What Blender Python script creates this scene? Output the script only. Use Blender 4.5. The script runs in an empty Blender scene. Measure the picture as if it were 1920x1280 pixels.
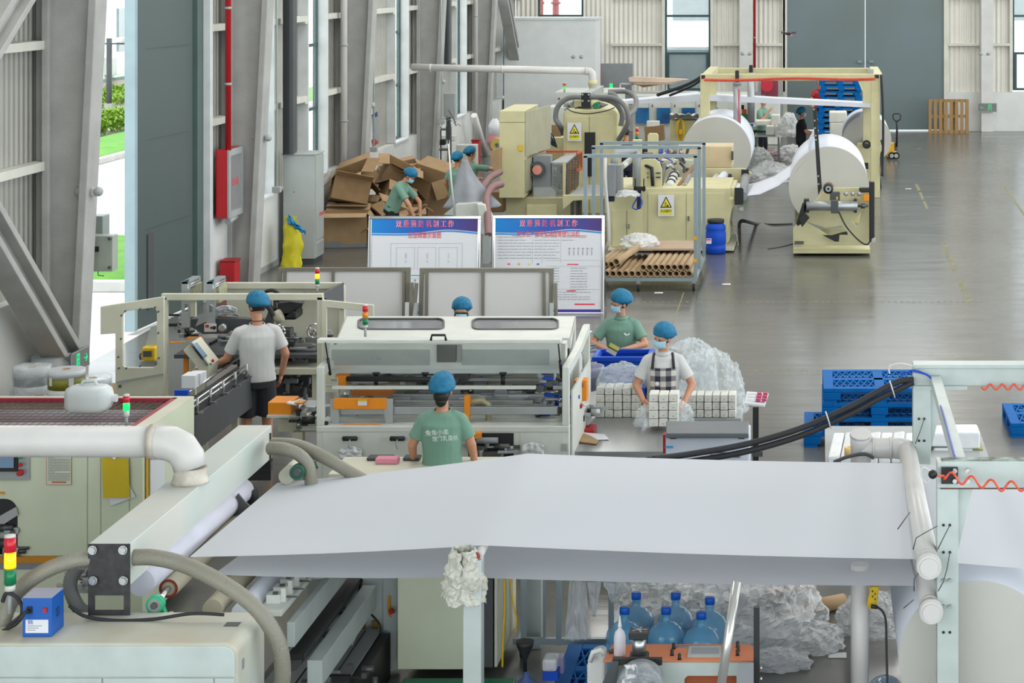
import bpy, bmesh, math, random
from mathutils import Vector, Matrix, noise
random.seed(7)
D = bpy.data; SC = bpy.context.scene; COL = SC.collection
# ------------------------------------------------------------------ camera, sky, lamps, exposure
F, H, VX, VY = 3800.0, 5.24, 1532.0, -61.0      # focal length in px, camera height, vanishing point of the hall axis
cd = D.cameras.new('camera'); cam = D.objects.new('camera', cd); COL.objects.link(cam)
cam.location = (0, 0, H); cam.rotation_euler = (math.pi/2, 0, 0)
cd.sensor_width = 36; cd.sensor_fit = 'HORIZONTAL'; cd.lens = F/1920*36
cd.shift_x = -(VX-960)/1920; cd.shift_y = -(640-VY)/1920
cd.clip_start = .5; cd.clip_end = 400
SC.camera = cam
w = D.worlds.new('world'); SC.world = w; w.use_nodes = True
bg = w.node_tree.nodes['Background']; bg.inputs[0].default_value = (.90, .96, 1, 1); bg.inputs[1].default_value = 3.5
SC.view_settings.view_transform = 'Standard'; SC.view_settings.look = 'None'
SC.view_settings.gamma = 1; SC.view_settings.use_curve_mapping = False
SC.view_settings.exposure = 0.0
def area(name, loc, sx, sy, power, rot=(0,0,0), col=(1,1,1)):
    l = D.lights.new(name, 'AREA'); l.shape = 'RECTANGLE'; l.size = sx; l.size_y = sy; l.energy = power; l.color = col
    o = D.objects.new(name, l); COL.objects.link(o); o.location = loc; o.rotation_euler = rot; return o
for lx in (-6.0, 3.0, 12.0):                       # the roof lights that run the length of the hall
    area('roof_light', (lx, 40, 11.8), 2.6, 50, 2080, col=(1, .985, .955))
# ------------------------------------------------------------------ helpers
def hx(c):
    r = [int(c[i:i+2], 16)/255 for i in (0, 2, 4)]
    return tuple(v/12.92 if v <= .04045 else ((v+.055)/1.055)**2.4 for v in r) + (1,)
MATS = {}
def mat(name, c, rough=.5, metal=0, var=.06, scale=3, bump=0, bscale=60, alpha=1, trans=0, emit=0, spec=.5, ior=1.45, c2=None, stretch=None, ecol=None):
    if name in MATS: return MATS[name]
    m = D.materials.new(name); m.use_nodes = True; MATS[name] = m
    nt = m.node_tree; b = nt.nodes['Principled BSDF']
    b.inputs['Roughness'].default_value = rough; b.inputs['Metallic'].default_value = metal
    b.inputs['Alpha'].default_value = alpha; b.inputs['Transmission Weight'].default_value = trans
    b.inputs['IOR'].default_value = ior; b.inputs['Specular IOR Level'].default_value = spec
    col = hx(c)
    tc = nt.nodes.new('ShaderNodeTexCoord'); mp = nt.nodes.new('ShaderNodeMapping')
    nt.links.new(tc.outputs['Object'], mp.inputs[0])
    if stretch: mp.inputs['Scale'].default_value = stretch
    n = nt.nodes.new('ShaderNodeTexNoise'); n.inputs['Scale'].default_value = scale; n.inputs['Detail'].default_value = 5
    nt.links.new(mp.outputs[0], n.inputs['Vector'])
    r = nt.nodes.new('ShaderNodeValToRGB'); nt.links.new(n.outputs['Fac'], r.inputs[0])
    r.color_ramp.elements[0].position = .3; r.color_ramp.elements[1].position = .7
    dk = hx(c2) if c2 else tuple(v*(1-var*2) for v in col[:3]) + (1,)
    r.color_ramp.elements[0].color = dk; r.color_ramp.elements[1].color = tuple(min(1, v*(1+var*.5)) for v in col[:3]) + (1,)
    nt.links.new(r.outputs[0], b.inputs['Base Color'])
    if bump:
        n2 = nt.nodes.new('ShaderNodeTexNoise'); n2.inputs['Scale'].default_value = bscale
        bp = nt.nodes.new('ShaderNodeBump'); bp.inputs['Strength'].default_value = bump; bp.inputs['Distance'].default_value = .01
        nt.links.new(mp.outputs[0], n2.inputs['Vector']); nt.links.new(n2.outputs['Fac'], bp.inputs['Height']); nt.links.new(bp.outputs[0], b.inputs['Normal'])
    if emit:
        b.inputs['Emission Color'].default_value = hx(ecol or c); b.inputs['Emission Strength'].default_value = emit
    return m
def P(px, py, s): return Vector(((px-VX)/s, F/s, H-(py-VY)/s))     # a point px,py of the photograph at scale s (px per metre)
def G(px, py): return P(px, py, (py-VY)/H)                          # the same on the floor
ROOT = {}
class MB:
    def __init__(self): self.b = bmesh.new()
    def face(self, vs, smooth=False):
        try:
            f = self.b.faces.new(vs); f.smooth = smooth; return f
        except ValueError: return None
    def box(self, x0, x1, y0, y1, z0, z1, M=None):
        v = [self.b.verts.new((M @ Vector(p)) if M else p) for p in ((x0,y0,z0),(x1,y0,z0),(x1,y1,z0),(x0,y1,z0),(x0,y0,z1),(x1,y0,z1),(x1,y1,z1),(x0,y1,z1))]
        for q in ((3,2,1,0),(4,5,6,7),(0,1,5,4),(1,2,6,5),(2,3,7,6),(3,0,4,7)): self.face([v[i] for i in q])
        return self
    def pbox(self, a, b, c, d, s, dep):              # front face covers the rectangle a,b..c,d at scale s, dep metres deep
        p, q = P(a, b, s), P(c, d, s); return self.box(min(p.x,q.x), max(p.x,q.x), p.y, p.y+dep, min(p.z,q.z), max(p.z,q.z))
    def bar(self, a, b, w, h=None, up=(0,0,1)):      # square bar between two points
        a, b = Vector(a), Vector(b); h = h or w; d = (b-a).normalized(); u = Vector(up)
        if abs(d.dot(u)) > .97: u = Vector((0,1,0))
        sx = d.cross(u).normalized()*w/2; sz = sx.cross(d).normalized()*h/2
        v = [self.b.verts.new(p+i*sx+j*sz) for p in (a, b) for i, j in ((-1,-1),(1,-1),(1,1),(-1,1))]
        for q in ((3,2,1,0),(4,5,6,7),(0,1,5,4),(1,2,6,5),(2,3,7,6),(3,0,4,7)): self.face([v[i] for i in q])
        return self
    def tube(self, pts, r, seg=12, cap=True, smooth=True):   # pts list, r number or list
        pts = [Vector(p) for p in pts]; n = len(pts); rs = r if isinstance(r, (list, tuple)) else [r]*n
        rings = []; u = None
        for i, p in enumerate(pts):
            d = (pts[min(i+1,n-1)]-pts[max(i-1,0)]); d = d.normalized() if d.length > 1e-9 else Vector((0,0,1))
            if u is None: u = Vector((0,0,1)) if abs(d.z) < .9 else Vector((0,1,0))
            u = (u-d*u.dot(d)).normalized(); v = d.cross(u)
            rings.append([self.b.verts.new(p+rs[i]*(math.cos(t)*u+math.sin(t)*v)) for t in [2*math.pi*k/seg for k in range(seg)]])
        for A, B in zip(rings, rings[1:]):
            for k in range(seg): self.face([A[k], A[(k+1)%seg], B[(k+1)%seg], B[k]], smooth)
        if cap: self.face(rings[0][::-1]); self.face(rings[-1])
        return self
    def pipe(self, p0, p1, r0, r1, seg=16):           # hollow tube (open ends)
        p0, p1 = Vector(p0), Vector(p1); d = (p1-p0).normalized(); u = Vector((0,0,1)) if abs(d.z) < .9 else Vector((0,1,0)); u = (u-d*u.dot(d)).normalized(); v = d.cross(u)
        R = [[self.b.verts.new(p+r*(math.cos(t)*u+math.sin(t)*v)) for t in [2*math.pi*k/seg for k in range(seg)]] for p, r in ((p0,r0),(p1,r0),(p1,r1),(p0,r1))]
        for i in range(4):
            A, B = R[i], R[(i+1)%4]
            for k in range(seg): self.face([A[k], A[(k+1)%seg], B[(k+1)%seg], B[k]], i in (0,2))
        return self
    def lathe(self, o, prof, seg=24, ax='Z', smooth=True):      # prof: (r, h)
        o = Vector(o); R = []
        for r, h in prof:
            ring = []
            for k in range(seg):
                t = 2*math.pi*k/seg; c, s_ = r*math.cos(t), r*math.sin(t)
                ring.append(self.b.verts.new(o + (Vector((c,s_,h)) if ax == 'Z' else Vector((c,h,s_)) if ax == 'Y' else Vector((h,c,s_)))))
            R.append(ring)
        for A, B in zip(R, R[1:]):
            for k in range(seg): self.face([A[k], A[(k+1)%seg], B[(k+1)%seg], B[k]], smooth)
        self.face(R[0][::-1]); self.face(R[-1]); return self
    def prism(self, pts, dv):                         # planar outline extruded by dv
        dv = Vector(dv); A = [self.b.verts.new(p) for p in pts]; B = [self.b.verts.new(Vector(p)+dv) for p in pts]; n = len(A)
        self.face(A[::-1]); self.face(B)
        for k in range(n): self.face([A[k], A[(k+1)%n], B[(k+1)%n], B[k]])
        return self
    def pprism(self, pp, s, dep): return self.prism([P(a, b, s) for a, b in pp], (0, dep, 0))
    def ring(self, pp, s, w, dep):                    # frame: rectangle outline in px, width w px
        a, b, c, d = pp
        self.pbox(a, b, c, b+w, s, dep); self.pbox(a, d-w, c, d, s, dep); self.pbox(a, b+w, a+w, d-w, s, dep); self.pbox(c-w, b+w, c, d-w, s, dep); return self
    def plate(self, outer, holes, o, ux, uz, th):     # plate with holes; outlines as 2D lists, placed at o with axes ux, uz, thickness vector th
        from mathutils.geometry import tessellate_polygon
        o, ux, uz, th = Vector(o), Vector(ux), Vector(uz), Vector(th)
        L = [outer]+holes; flat = [p for l in L for p in l]
        A = [self.b.verts.new(o+ux*p[0]+uz*p[1]) for p in flat]; B = [self.b.verts.new(o+ux*p[0]+uz*p[1]+th) for p in flat]
        for t in tessellate_polygon([[Vector((p[0],p[1],0)) for p in l] for l in L]):
            self.face([A[i] for i in t]); self.face([B[i] for i in reversed(t)])
        k = 0
        for l in L:
            n = len(l)
            for i in range(n): self.face([A[k+i], A[k+(i+1)%n], B[k+(i+1)%n], B[k+i]])
            k += n
        return self
    def ball(self, c, r, seg=14, sc=(1,1,1), M=None):
        c = Vector(c); m = seg//2+2; rows = []
        for i in range(1, m):
            a = math.pi*i/m; rows.append([Vector((sc[0]*r*math.sin(a)*math.cos(t), sc[1]*r*math.sin(a)*math.sin(t), sc[2]*r*math.cos(a))) for t in [2*math.pi*k/seg for k in range(seg)]])
        T = lambda v: c+(M @ v if M else v)
        rows = [[self.b.verts.new(T(v)) for v in rw] for rw in rows]
        t, bt = self.b.verts.new(T(Vector((0,0,sc[2]*r)))), self.b.verts.new(T(Vector((0,0,-sc[2]*r))))
        for A, B in zip(rows, rows[1:]):
            for k in range(seg): self.face([A[k], B[k], B[(k+1)%seg], A[(k+1)%seg]], True)
        for k in range(seg): self.face([t, rows[0][k], rows[0][(k+1)%seg]], True); self.face([bt, rows[-1][(k+1)%seg], rows[-1][k]], True)
        return self
    def loft(self, rings, cap=True, smooth=True):     # rings of equal length
        R = [[self.b.verts.new(p) for p in r] for r in rings]; n = len(R[0])
        for A, B in zip(R, R[1:]):
            for k in range(n): self.face([A[k], A[(k+1)%n], B[(k+1)%n], B[k]], smooth)
        if cap: self.face(R[0][::-1]); self.face(R[-1])
        return self
    def grid(self, fn, nu, nv, smooth=True):
        V = [[self.b.verts.new(fn(i/nu, j/nv)) for j in range(nv+1)] for i in range(nu+1)]
        for i in range(nu):
            for j in range(nv): self.face([V[i][j], V[i+1][j], V[i+1][j+1], V[i][j+1]], smooth)
        return self
    def cap(self, a, b, ra, rb, seg=10):               # tapered capsule
        a, b = Vector(a), Vector(b); self.ball(a, ra, seg); self.ball(b, rb, seg); d = b-a
        if d.length > 1e-6: self.tube([a, b], [ra, rb], seg)
        return self
    def mesh(self, name):
        bmesh.ops.recalc_face_normals(self.b, faces=self.b.faces)
        me = D.meshes.new(name); self.b.to_mesh(me); self.b.free(); return me
    def build(self, name, m, parent=None, bev=0, local=False, solid=0):
        me = self.mesh(name)
        if m: me.materials.append(m)
        o = D.objects.new(name, me); COL.objects.link(o)
        if parent is not None:
            rt = parent
            while rt.parent: rt = rt.parent
            o.parent = parent
            if not local and rt.name in ROOT: me.transform(ROOT[rt.name].inverted())
        elif not local:                               # a single-mesh thing gets its origin at its base
            vs = [v.co for v in me.vertices]
            c = Vector(((min(v.x for v in vs)+max(v.x for v in vs))/2, (min(v.y for v in vs)+max(v.y for v in vs))/2, min(v.z for v in vs)))
            me.transform(Matrix.Translation(-c)); o.location = c; ROOT[o.name] = Matrix.Translation(c)
        if solid:
            q = o.modifiers.new('solidify', 'SOLIDIFY'); q.thickness = solid; q.offset = 0
        if bev:
            q = o.modifiers.new('bevel', 'BEVEL'); q.width = bev; q.segments = 2; q.limit_method = 'ANGLE'; q.angle_limit = .7
        return o
def tag(o, label, cat, group=None, kind=None):
    o['label'] = label; o['category'] = cat
    if group: o['group'] = group
    if kind: o['kind'] = kind
    return o
def struct(mb, name, m, parent=None, bev=0):
    o = mb.build(name, m, parent, bev)
    if parent is None: o['kind'] = 'structure'
    return o
def thing(name, label, cat, loc=(0,0,0), rz=0, group=None):
    o = D.objects.new(name, None); COL.objects.link(o); o.empty_display_size = .1
    o.location = loc; o.rotation_euler = (0, 0, rz); ROOT[o.name] = Matrix.Translation(Vector(loc)) @ Matrix.Rotation(rz, 4, 'Z')
    return tag(o, label, cat, group)
def dup(root, loc, rz=None, label=None, group=None):
    kids = {}
    for o in D.objects:
        if o.parent: kids.setdefault(o.parent.name, []).append(o)
    def cp(o, par):
        c = o.copy(); COL.objects.link(c)
        if par: c.parent = par
        for k in kids.get(o.name, []): cp(k, c)
        return c
    r = cp(root, None); r.location = loc
    if rz is not None: r.rotation_euler = (0, 0, rz)
    if label: r['label'] = label
    if group: r['group'] = group
    ROOT[r.name] = Matrix.Translation(Vector(loc)) @ Matrix.Rotation(r.rotation_euler[2], 4, 'Z')
    return r
def text_mesh(body, size, width=None):                # lettering as a flat mesh centred on 0,0 in its own XY plane
    cu = D.curves.new('t', 'FONT'); cu.body = body; cu.size = size; cu.align_x = 'CENTER'; cu.align_y = 'CENTER'; cu.resolution_u = 2; cu.extrude = .0008
    o = D.objects.new('t', cu); COL.objects.link(o); bpy.context.view_layer.update()
    me = D.meshes.new_from_object(o.evaluated_get(bpy.context.evaluated_depsgraph_get())); D.objects.remove(o)
    if width and len(me.vertices):
        xs = [v.co.x for v in me.vertices]; k = width/(max(xs)-min(xs)); c = (max(xs)+min(xs))/2
        me.transform(Matrix.Scale(k, 4, (1,0,0)) @ Matrix.Translation((-c,0,0)))
    return me
def lettering(body, size, M, m, parent, width=None, name='lettering'):   # M: matrix placing the XY plane
    me = text_mesh(body, size, width); me.materials.clear(); me.materials.append(m)
    rt = parent
    while rt.parent: rt = rt.parent
    me.transform(M); me.transform(ROOT[rt.name].inverted())
    o = D.objects.new(name, me); COL.objects.link(o); o.parent = parent; return o
def facing(px, py, s, rx=math.pi/2): return Matrix.Translation(P(px, py, s)) @ Matrix.Rotation(rx, 4, 'X')   # lettering plane facing the camera
# materials
M_ = dict(
 white=mat('white_paint','C9CCC4',.45,scale=4), white2=mat('white_plaster','CACCC8',.8,scale=1.5,var=.05), mint=mat('mint_paint','B4BFBA',.4,scale=5,var=.06),
 beamp=mat('pale_grey_paint','B0B9B5',.4,scale=4), cream=mat('cream_paint','C6C095',.45,scale=3), cream2=mat('pale_cream_paint','CCCAB6',.45,scale=3),
 green_cream=mat('grey_cream_paint','CAD0B6',.45,scale=3,var=.04), steel=mat('brushed_steel','A9ABAA',.3,.9,scale=30,stretch=(1,1,8)), chrome=mat('chrome','D5D7D8',.15,1),
 alu=mat('anodised_aluminium','A7ABAD',.4,.7), dsteel=mat('dark_steel','5A5B5A',.45,.6), black=mat('black_paint','1E1F20',.5), rubber=mat('black_rubber','232425',.7),
 dgrey=mat('dark_grey_paint','46494B',.5), grey=mat('grey_paint','83878A',.5), lgrey=mat('light_grey_paint','9DA2A1',.5), concrete=mat('grey_coated_steel','A2A29E',.85,bump=.35,bscale=25,scale=2.5,var=.08),
 orange=mat('orange_paint','E3880F',.45), red=mat('red_paint','B01820',.4), redp=mat('red_frame_paint','9C2F3C',.5), blue=mat('blue_plastic','0A46B4',.45,spec=.3), pblue=mat('pallet_blue_plastic','005CA2',.6,var=.06,scale=6,spec=.12),
 paper=mat('tissue_paper','D0D4DC',.9,var=.015,scale=1.2,spec=.1), paper_side=mat('roll_end_tissue','B9B8B0',.95,var=.03,scale=2,spec=.05), kraft=mat('kraft_board','A18562',.85,var=.07,scale=6), kraft2=mat('brown_board','8A6F4E',.85,var=.07,scale=6), tubek=mat('kraft_tube','A88F6E',.8,var=.07,scale=8),
 tubein=mat('tube_inside','5A4436',.9), pvc=mat('white_pvc','C8C6C2',.35,var=.04,scale=3), hose=mat('grey_hose','8B887A',.45,bump=.4,bscale=90), skin=mat('skin','C08A6C',.5,var=.05,scale=9), hair=mat('black_hair','17120F',.5,bump=.4,bscale=120),
 capb=mat('blue_hair_net','0A7296',.6,bump=.5,bscale=90,c2='07587C',scale=25), shirtg=mat('sage_green_polo_cloth','739886',.85,bump=.15,bscale=200,scale=5), shirtw=mat('white_polo_cloth','C8C8C6',.85,scale=5), maskb=mat('pale_blue_mask','A3CBDC',.8),
 trouser=mat('dark_grey_cloth','35353A',.9,scale=6), khaki=mat('khaki_cloth','8A7552',.9), navy=mat('navy_cloth','23263F',.9), blackc=mat('black_cloth','1B1C20',.9),
 green=mat('green_paint','1E8F5E',.45), yellow=mat('yellow_plastic','D9B414',.45), film=mat('clear_film','E6EAEC',.18,alpha=.4,bump=1,bscale=40,spec=.9), film2=mat('wrapping_film','E4E6E6',.2,alpha=.6,bump=1,bscale=45,spec=.9),
 glass=mat('glass','E8F3F0',.03,alpha=.12,spec=.6), screen=mat('screen','5C7690',.2,emit=.25,ecol='7A93A8'), ledg=mat('lit_green_lens','10E060',.3,emit=1.6), ledo=mat('lit_amber_lens','FF9A10',.3,emit=2.2), lensr=mat('red_lens','C8192B',.3,spec=.6), lenso=mat('amber_lens','E08418',.3), lensg=mat('green_lens','0B7A4A',.3), exitg=mat('exit_sign_green','1FCF87',.4,emit=.7),
 cablek=mat('black_cable','26272A',.6), redtxt=mat('red_print','E03048',.6), dktxt=mat('grey_print','8C929A',.7), wtxt=mat('white_print','E6EBE6',.7), print_=mat('white_board_print','D2D3D6',.5,var=.01), bprint=mat('blue_print','0B5DB8',.5), wood=mat('pallet_wood','9A7B4E',.8,var=.1,scale=8,stretch=(1,1,6)), offw=mat('off_white_tissue_pack','D6D5CC',.6,bump=.2,bscale=40), bag=mat('white_bag','D9DBDD',.4,bump=.6,bscale=20), acrylic=mat('clear_acrylic','DDE4E4',.05,alpha=.25,spec=.6))

def translucent(m, f):                                 # thin tissue lets light through
    nt = m.node_tree; b = nt.nodes['Principled BSDF']; tr = nt.nodes.new('ShaderNodeBsdfTranslucent'); mx = nt.nodes.new('ShaderNodeMixShader'); out = nt.nodes['Material Output']
    tr.inputs[0].default_value = (.86, .87, .88, 1); mx.inputs[0].default_value = f
    nt.links.new(b.outputs[0], mx.inputs[1]); nt.links.new(tr.outputs[0], mx.inputs[2]); nt.links.new(mx.outputs[0], out.inputs[0])
# ------------------------------------------------------------------ the setting
YB, SB = F/58.4, 58.4
fl = MB().box(-9.66, 22, 6, YB+.3, -.2, 0)
mf = mat('polished_concrete','5F5F5B',.2,var=.07,scale=.35,c2='54534E',spec=.55)
nt = mf.node_tree; b_ = nt.nodes['Principled BSDF']
n3 = nt.nodes.new('ShaderNodeTexNoise'); n3.inputs['Scale'].default_value = 1.3; n3.inputs['Detail'].default_value = 6
mr = nt.nodes.new('ShaderNodeMapRange'); mr.inputs[3].default_value = .10; mr.inputs[4].default_value = .34
mp3 = nt.nodes.new('ShaderNodeMapping'); mp3.inputs['Scale'].default_value = (.5, 2.2, 1); tc3 = nt.nodes.new('ShaderNodeTexCoord')
nt.links.new(tc3.outputs['Object'], mp3.inputs[0]); nt.links.new(mp3.outputs[0], n3.inputs['Vector']); nt.links.new(n3.outputs['Fac'], mr.inputs[0]); nt.links.new(mr.outputs[0], b_.inputs['Roughness'])
n4 = nt.nodes.new('ShaderNodeTexNoise'); n4.inputs['Scale'].default_value = 3; bp4 = nt.nodes.new('ShaderNodeBump'); bp4.inputs['Strength'].default_value = .12; bp4.inputs['Distance'].default_value = .02
mp4 = nt.nodes.new('ShaderNodeMapping'); mp4.inputs['Scale'].default_value = (.3, 2.5, 1); nt.links.new(tc3.outputs['Object'], mp4.inputs[0]); nt.links.new(mp4.outputs[0], n4.inputs['Vector'])
nt.links.new(n4.outputs['Fac'], bp4.inputs['Height']); nt.links.new(bp4.outputs[0], b_.inputs['Normal'])
struct(fl, 'floor', mf)
struct(MB().box(-10.4, 20, -22, YB+.5, 12, 12.2), 'ceiling', mat('roof_sheet','9A9C9B',.7))
def corr(name, c, ax='X'):                                    # vertical profiled sheet
    m = mat(name, c, .5, scale=1)
    nt = m.node_tree; b = nt.nodes['Principled BSDF']; wv = nt.nodes.new('ShaderNodeTexWave'); wv.inputs['Scale'].default_value = 2.1
    wv.wave_profile = 'SIN'; wv.bands_direction = ax; mp = nt.nodes.new('ShaderNodeMapping'); mp.inputs['Scale'].default_value = (1,1,0); tc = nt.nodes.new('ShaderNodeTexCoord')
    nt.links.new(tc.outputs['Object'], mp.inputs[0]); nt.links.new(mp.outputs[0], wv.inputs['Vector'])
    bp = nt.nodes.new('ShaderNodeBump'); bp.inputs['Strength'].default_value = .7; bp.inputs['Distance'].default_value = .05
    nt.links.new(wv.outputs['Fac'], bp.inputs['Height']); nt.links.new(bp.outputs[0], b.inputs['Normal']); return m
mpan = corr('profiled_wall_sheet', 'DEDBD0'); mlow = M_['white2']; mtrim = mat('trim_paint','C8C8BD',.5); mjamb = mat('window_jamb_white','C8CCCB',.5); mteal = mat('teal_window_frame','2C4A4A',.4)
# wall behind the hall, at the far end
wb = MB(); segs = [(-9.66,-8.95),(-7.5,-4.88),(-3.42,-.98),(4.08,6.27),(7.75,22)]
for a, b in segs: wb.box(a, b, YB, YB+.12, 1.25, 12)
wb.box(-8.95,-7.5,YB,YB+.12,8.6,12).box(-4.88,-3.42,YB,YB+.12,8.6,12).box(6.27,7.75,YB,YB+.12,8.6,12)
wb.box(-.98,4.08,YB,YB+.12,9.0,12).box(-.98,4.08,YB,YB+.12,5.6,6.0)
wback = struct(wb, 'wall_back', mpan)
lw = MB(); [lw.box(a, b, YB-.12, YB+.12, 0, 1.25) for a, b in ((-9.66,-.98),(4.08,22))]
struct(lw, 'wall_back_plinth', mlow, wback)
g = MB()
for z in (2.72, 4.24, 5.75, 7.3):
    for a, b in ((-6.6,-4.98),(-3.32,-2.46),(-2.05,-1.1),(4.2,5.2),(5.62,6.17),(7.85,22)): g.box(a, b, YB-.16, YB, z, z+.09)
for x in (-4.98,-3.42,-1.12,6.17,7.75): g.box(x, x+.1, YB-.14, YB, 1.25, 12)
g.box(-1.1,-.96,YB-.14,YB,0,9).box(4.06,4.2,YB-.14,YB,0,9)
struct(g, 'trim_1', mtrim, bev=.01)
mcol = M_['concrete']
for i, (x, hw) in enumerate(((-2.26, .21), (5.42, .19), (13.1, .2))):
    c = MB().box(x-hw, x+hw, YB-.5, YB-.12, 0, 12)
    tag(struct(c, 'column', mat('back_column_paint','C6C6C2',.7,scale=2), bev=.01), 'grey column of the far wall %s' % ('left of the big grey door, beside the red pipe', 'with the low exit sign, right of the big grey door', 'out at the far right')[i], 'column')
def window_back(n, x0, x1, z1):
    fr = MB(); y = YB-.02
    for x in (x0, x1-.06): fr.box(x, x+.06, y, y+.1, 1.3, z1)
    for z in (1.3, 2.45, 3.65, 4.85, 6.1, z1-.06): fr.box(x0+.06, x1-.06, y, y+.1, z, z+.07)
    fr.box(x0+.06, x0+.14, y-.02, y, 1.37, 2.45).box(x1-.14, x1-.06, y-.02, y, 1.37, 2.45)
    w_ = struct(fr, 'window_%d' % n, mteal)
    MB().box(x0+.06, x1-.06, y+.04, y+.05, 1.37, z1-.06).build('pane', M_['glass'], w_)
window_back(1, -8.95, -7.5, 8.6); window_back(2, -4.88, -3.42, 8.6); window_back(3, 6.27, 7.75, 8.6)
hw_ = MB()
for a in (-.98, .7, 2.38): hw_.box(a, a+.07, YB, YB+.1, 6, 9)
hw_.box(4.01, 4.08, YB, YB+.1, 6, 9)
for z in (6.0, 7.4, 8.93): hw_.box(-.91, 4.01, YB, YB+.1, z, z+.07)
w_ = struct(hw_, 'window_4', mteal); MB().box(-.91, 4.01, YB+.04, YB+.05, 6.07, 8.93).build('pane', M_['glass'], w_)
mdoor = mat('grey_green_door_paint','66757A',.42,scale=.4,var=.05,c2='606C68')
dr = thing('door_1', '', '', (1.55, YB, 0)); del dr['label'], dr['category']; dr['kind'] = 'structure'
MB().box(-.98, 1.535, YB-.08, YB, .04, 5.6).build('door_leaf', mdoor, dr, .01); MB().box(1.555, 4.06, YB-.08, YB, .04, 5.6).build('door_leaf', mdoor, dr, .01)
h_ = MB()
for px in (1612, 1634): h_.pbox(px-4, 113, px+4, 118, 58.55, .04).pbox(px-3, 205, px-1, 232, 58.55, .04)
h_.build('handle', M_['grey'], dr)
# left wall: low wall, profiled sheet, windows, big sliding door
XL = -9.52; XW = -9.68
ll = MB(); ll.box(XW-.1, XL, 6, 26.3, 0, 1.27).box(XW-.1, XL, 31.75, YB, 0, 1.27); 
wl = thing('wall_left', '', '', (XW, 30, 0)); del wl['label'], wl['category']; wl['kind'] = 'structure'
ll.build('wall_plinth', mlow, wl)
WF = [22.3, 35.4, 39.3, 43.2, 47.1, 51.0, 54.9, 58.8, 62.7]
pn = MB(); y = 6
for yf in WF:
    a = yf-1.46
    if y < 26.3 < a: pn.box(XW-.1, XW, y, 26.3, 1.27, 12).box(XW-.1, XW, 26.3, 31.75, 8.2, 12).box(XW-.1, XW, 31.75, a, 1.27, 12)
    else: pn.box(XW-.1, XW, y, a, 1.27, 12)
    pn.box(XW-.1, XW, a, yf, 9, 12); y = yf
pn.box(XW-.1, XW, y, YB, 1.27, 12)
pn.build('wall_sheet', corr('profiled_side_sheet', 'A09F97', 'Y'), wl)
gl = MB(); js = MB()
ends = [6]+[v for yf in WF for v in (yf-1.46, yf)]+[YB]
for k in range(0, len(ends), 2):
    a, b = ends[k], ends[k+1]
    rng = [(a, 26.3), (31.85, b)] if a < 26.3 < b else [(a, b)]
    for c, d in rng:
        for z in (2.74, 4.23, 5.75): gl.box(XW, XL+.02, c+.06, d-.02, z, z+.11).box(XW, XL+.02, d-.2, d-.02, z-.04, z)
for yf in WF:
    for yy in (yf-1.5, yf): js.box(XW-.1, XL+.03, yy, yy+.06, 1.27, 9)
    js.box(XW-.1, XL+.03, yf-1.5, yf+.06, 1.24, 1.29)
js.box(XW-.1, XL+.03, 31.7, 31.85, 0, 8.2).box(XW-.1, XL+.03, 26.2, 26.35, 0, 8.2)
struct(gl, 'trim_2', mtrim, bev=.008); struct(js, 'trim_3', mjamb, bev=.006)
for i, yf in enumerate(WF):
    a = yf-1.46; fr = MB()
    for yy in (a+.06, yf-.06, yf-.75): fr.box(XW-.06, XW, yy, yy+.05, 1.29, 9)
    for z in (1.29, 2.5, 3.72, 4.95, 6.2): fr.box(XW-.06, XW, a+.06, yf-.01, z, z+.06)
    w_ = struct(fr, 'window_%d' % (i+5), mteal); MB().box(XW-.035, XW-.03, a+.08, yf-.04, 1.33, 9).build('pane', M_['glass'], w_)
# frame columns of the left wall
for i, yc in enumerate((25.1, 32.9, 40.7, 48.4, 56.2)):
    c = MB(); xi = lambda z: -9.10+.05*z
    zz = 12
    c.prism([(XW+.02, yc-.05, 0), (xi(0)-.1, yc-.05, 0), (xi(zz)-.1, yc-.05, zz), (XW+.02, yc-.05, zz)], (0, .1, 0))
    c.prism([(xi(0)-.1, yc-.2, 0), (xi(0), yc-.2, 0), (xi(zz), yc-.2, zz), (xi(zz)-.1, yc-.2, zz)], (0, .4, 0))
    c.box(XL-.02, XL+.07, yc-.18, yc+.18, 0, 12)
    o = struct(c, 'column', mcol, bev=.012)
    tag(o, ('rough grey coated column nearest the camera, left of the open door', 'rough grey column beside the red fire pipe and hose cabinet', 'rough grey column behind the pile of cartons', 'rough grey column with a round base behind the stooping worker', 'farthest rough grey column before the white partition')[i], 'column')
def brace(a, b, label, w=.3):
    c = MB(); d = (Vector(b)-Vector(a)).normalized(); n = Vector((0, -d.z, d.y))
    for k in (-1, 1): c.bar(Vector(a)+n*k*w/2, Vector(b)+n*k*w/2, .09, .3, up=(1,0,0))
    c.bar(a, b, w*.9, .05, up=(1,0,0)) 
    tag(struct(c, 'diagonal_brace', mcol, bev=.01), label, 'brace')
brace((-9.2, 25.0, .3), (-9.2, 20.0, 4.45), 'lower diagonal grey brace running down to the nearest column')
brace((-9.34, 19.0, 2.03), (-9.34, 25.0, 5.8), 'upper diagonal grey brace at the top left corner')
brace((-9.15, 62.5, 1.6), (-9.15, 57.0, 6.2), 'far diagonal grey brace beside the white partition')
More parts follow.
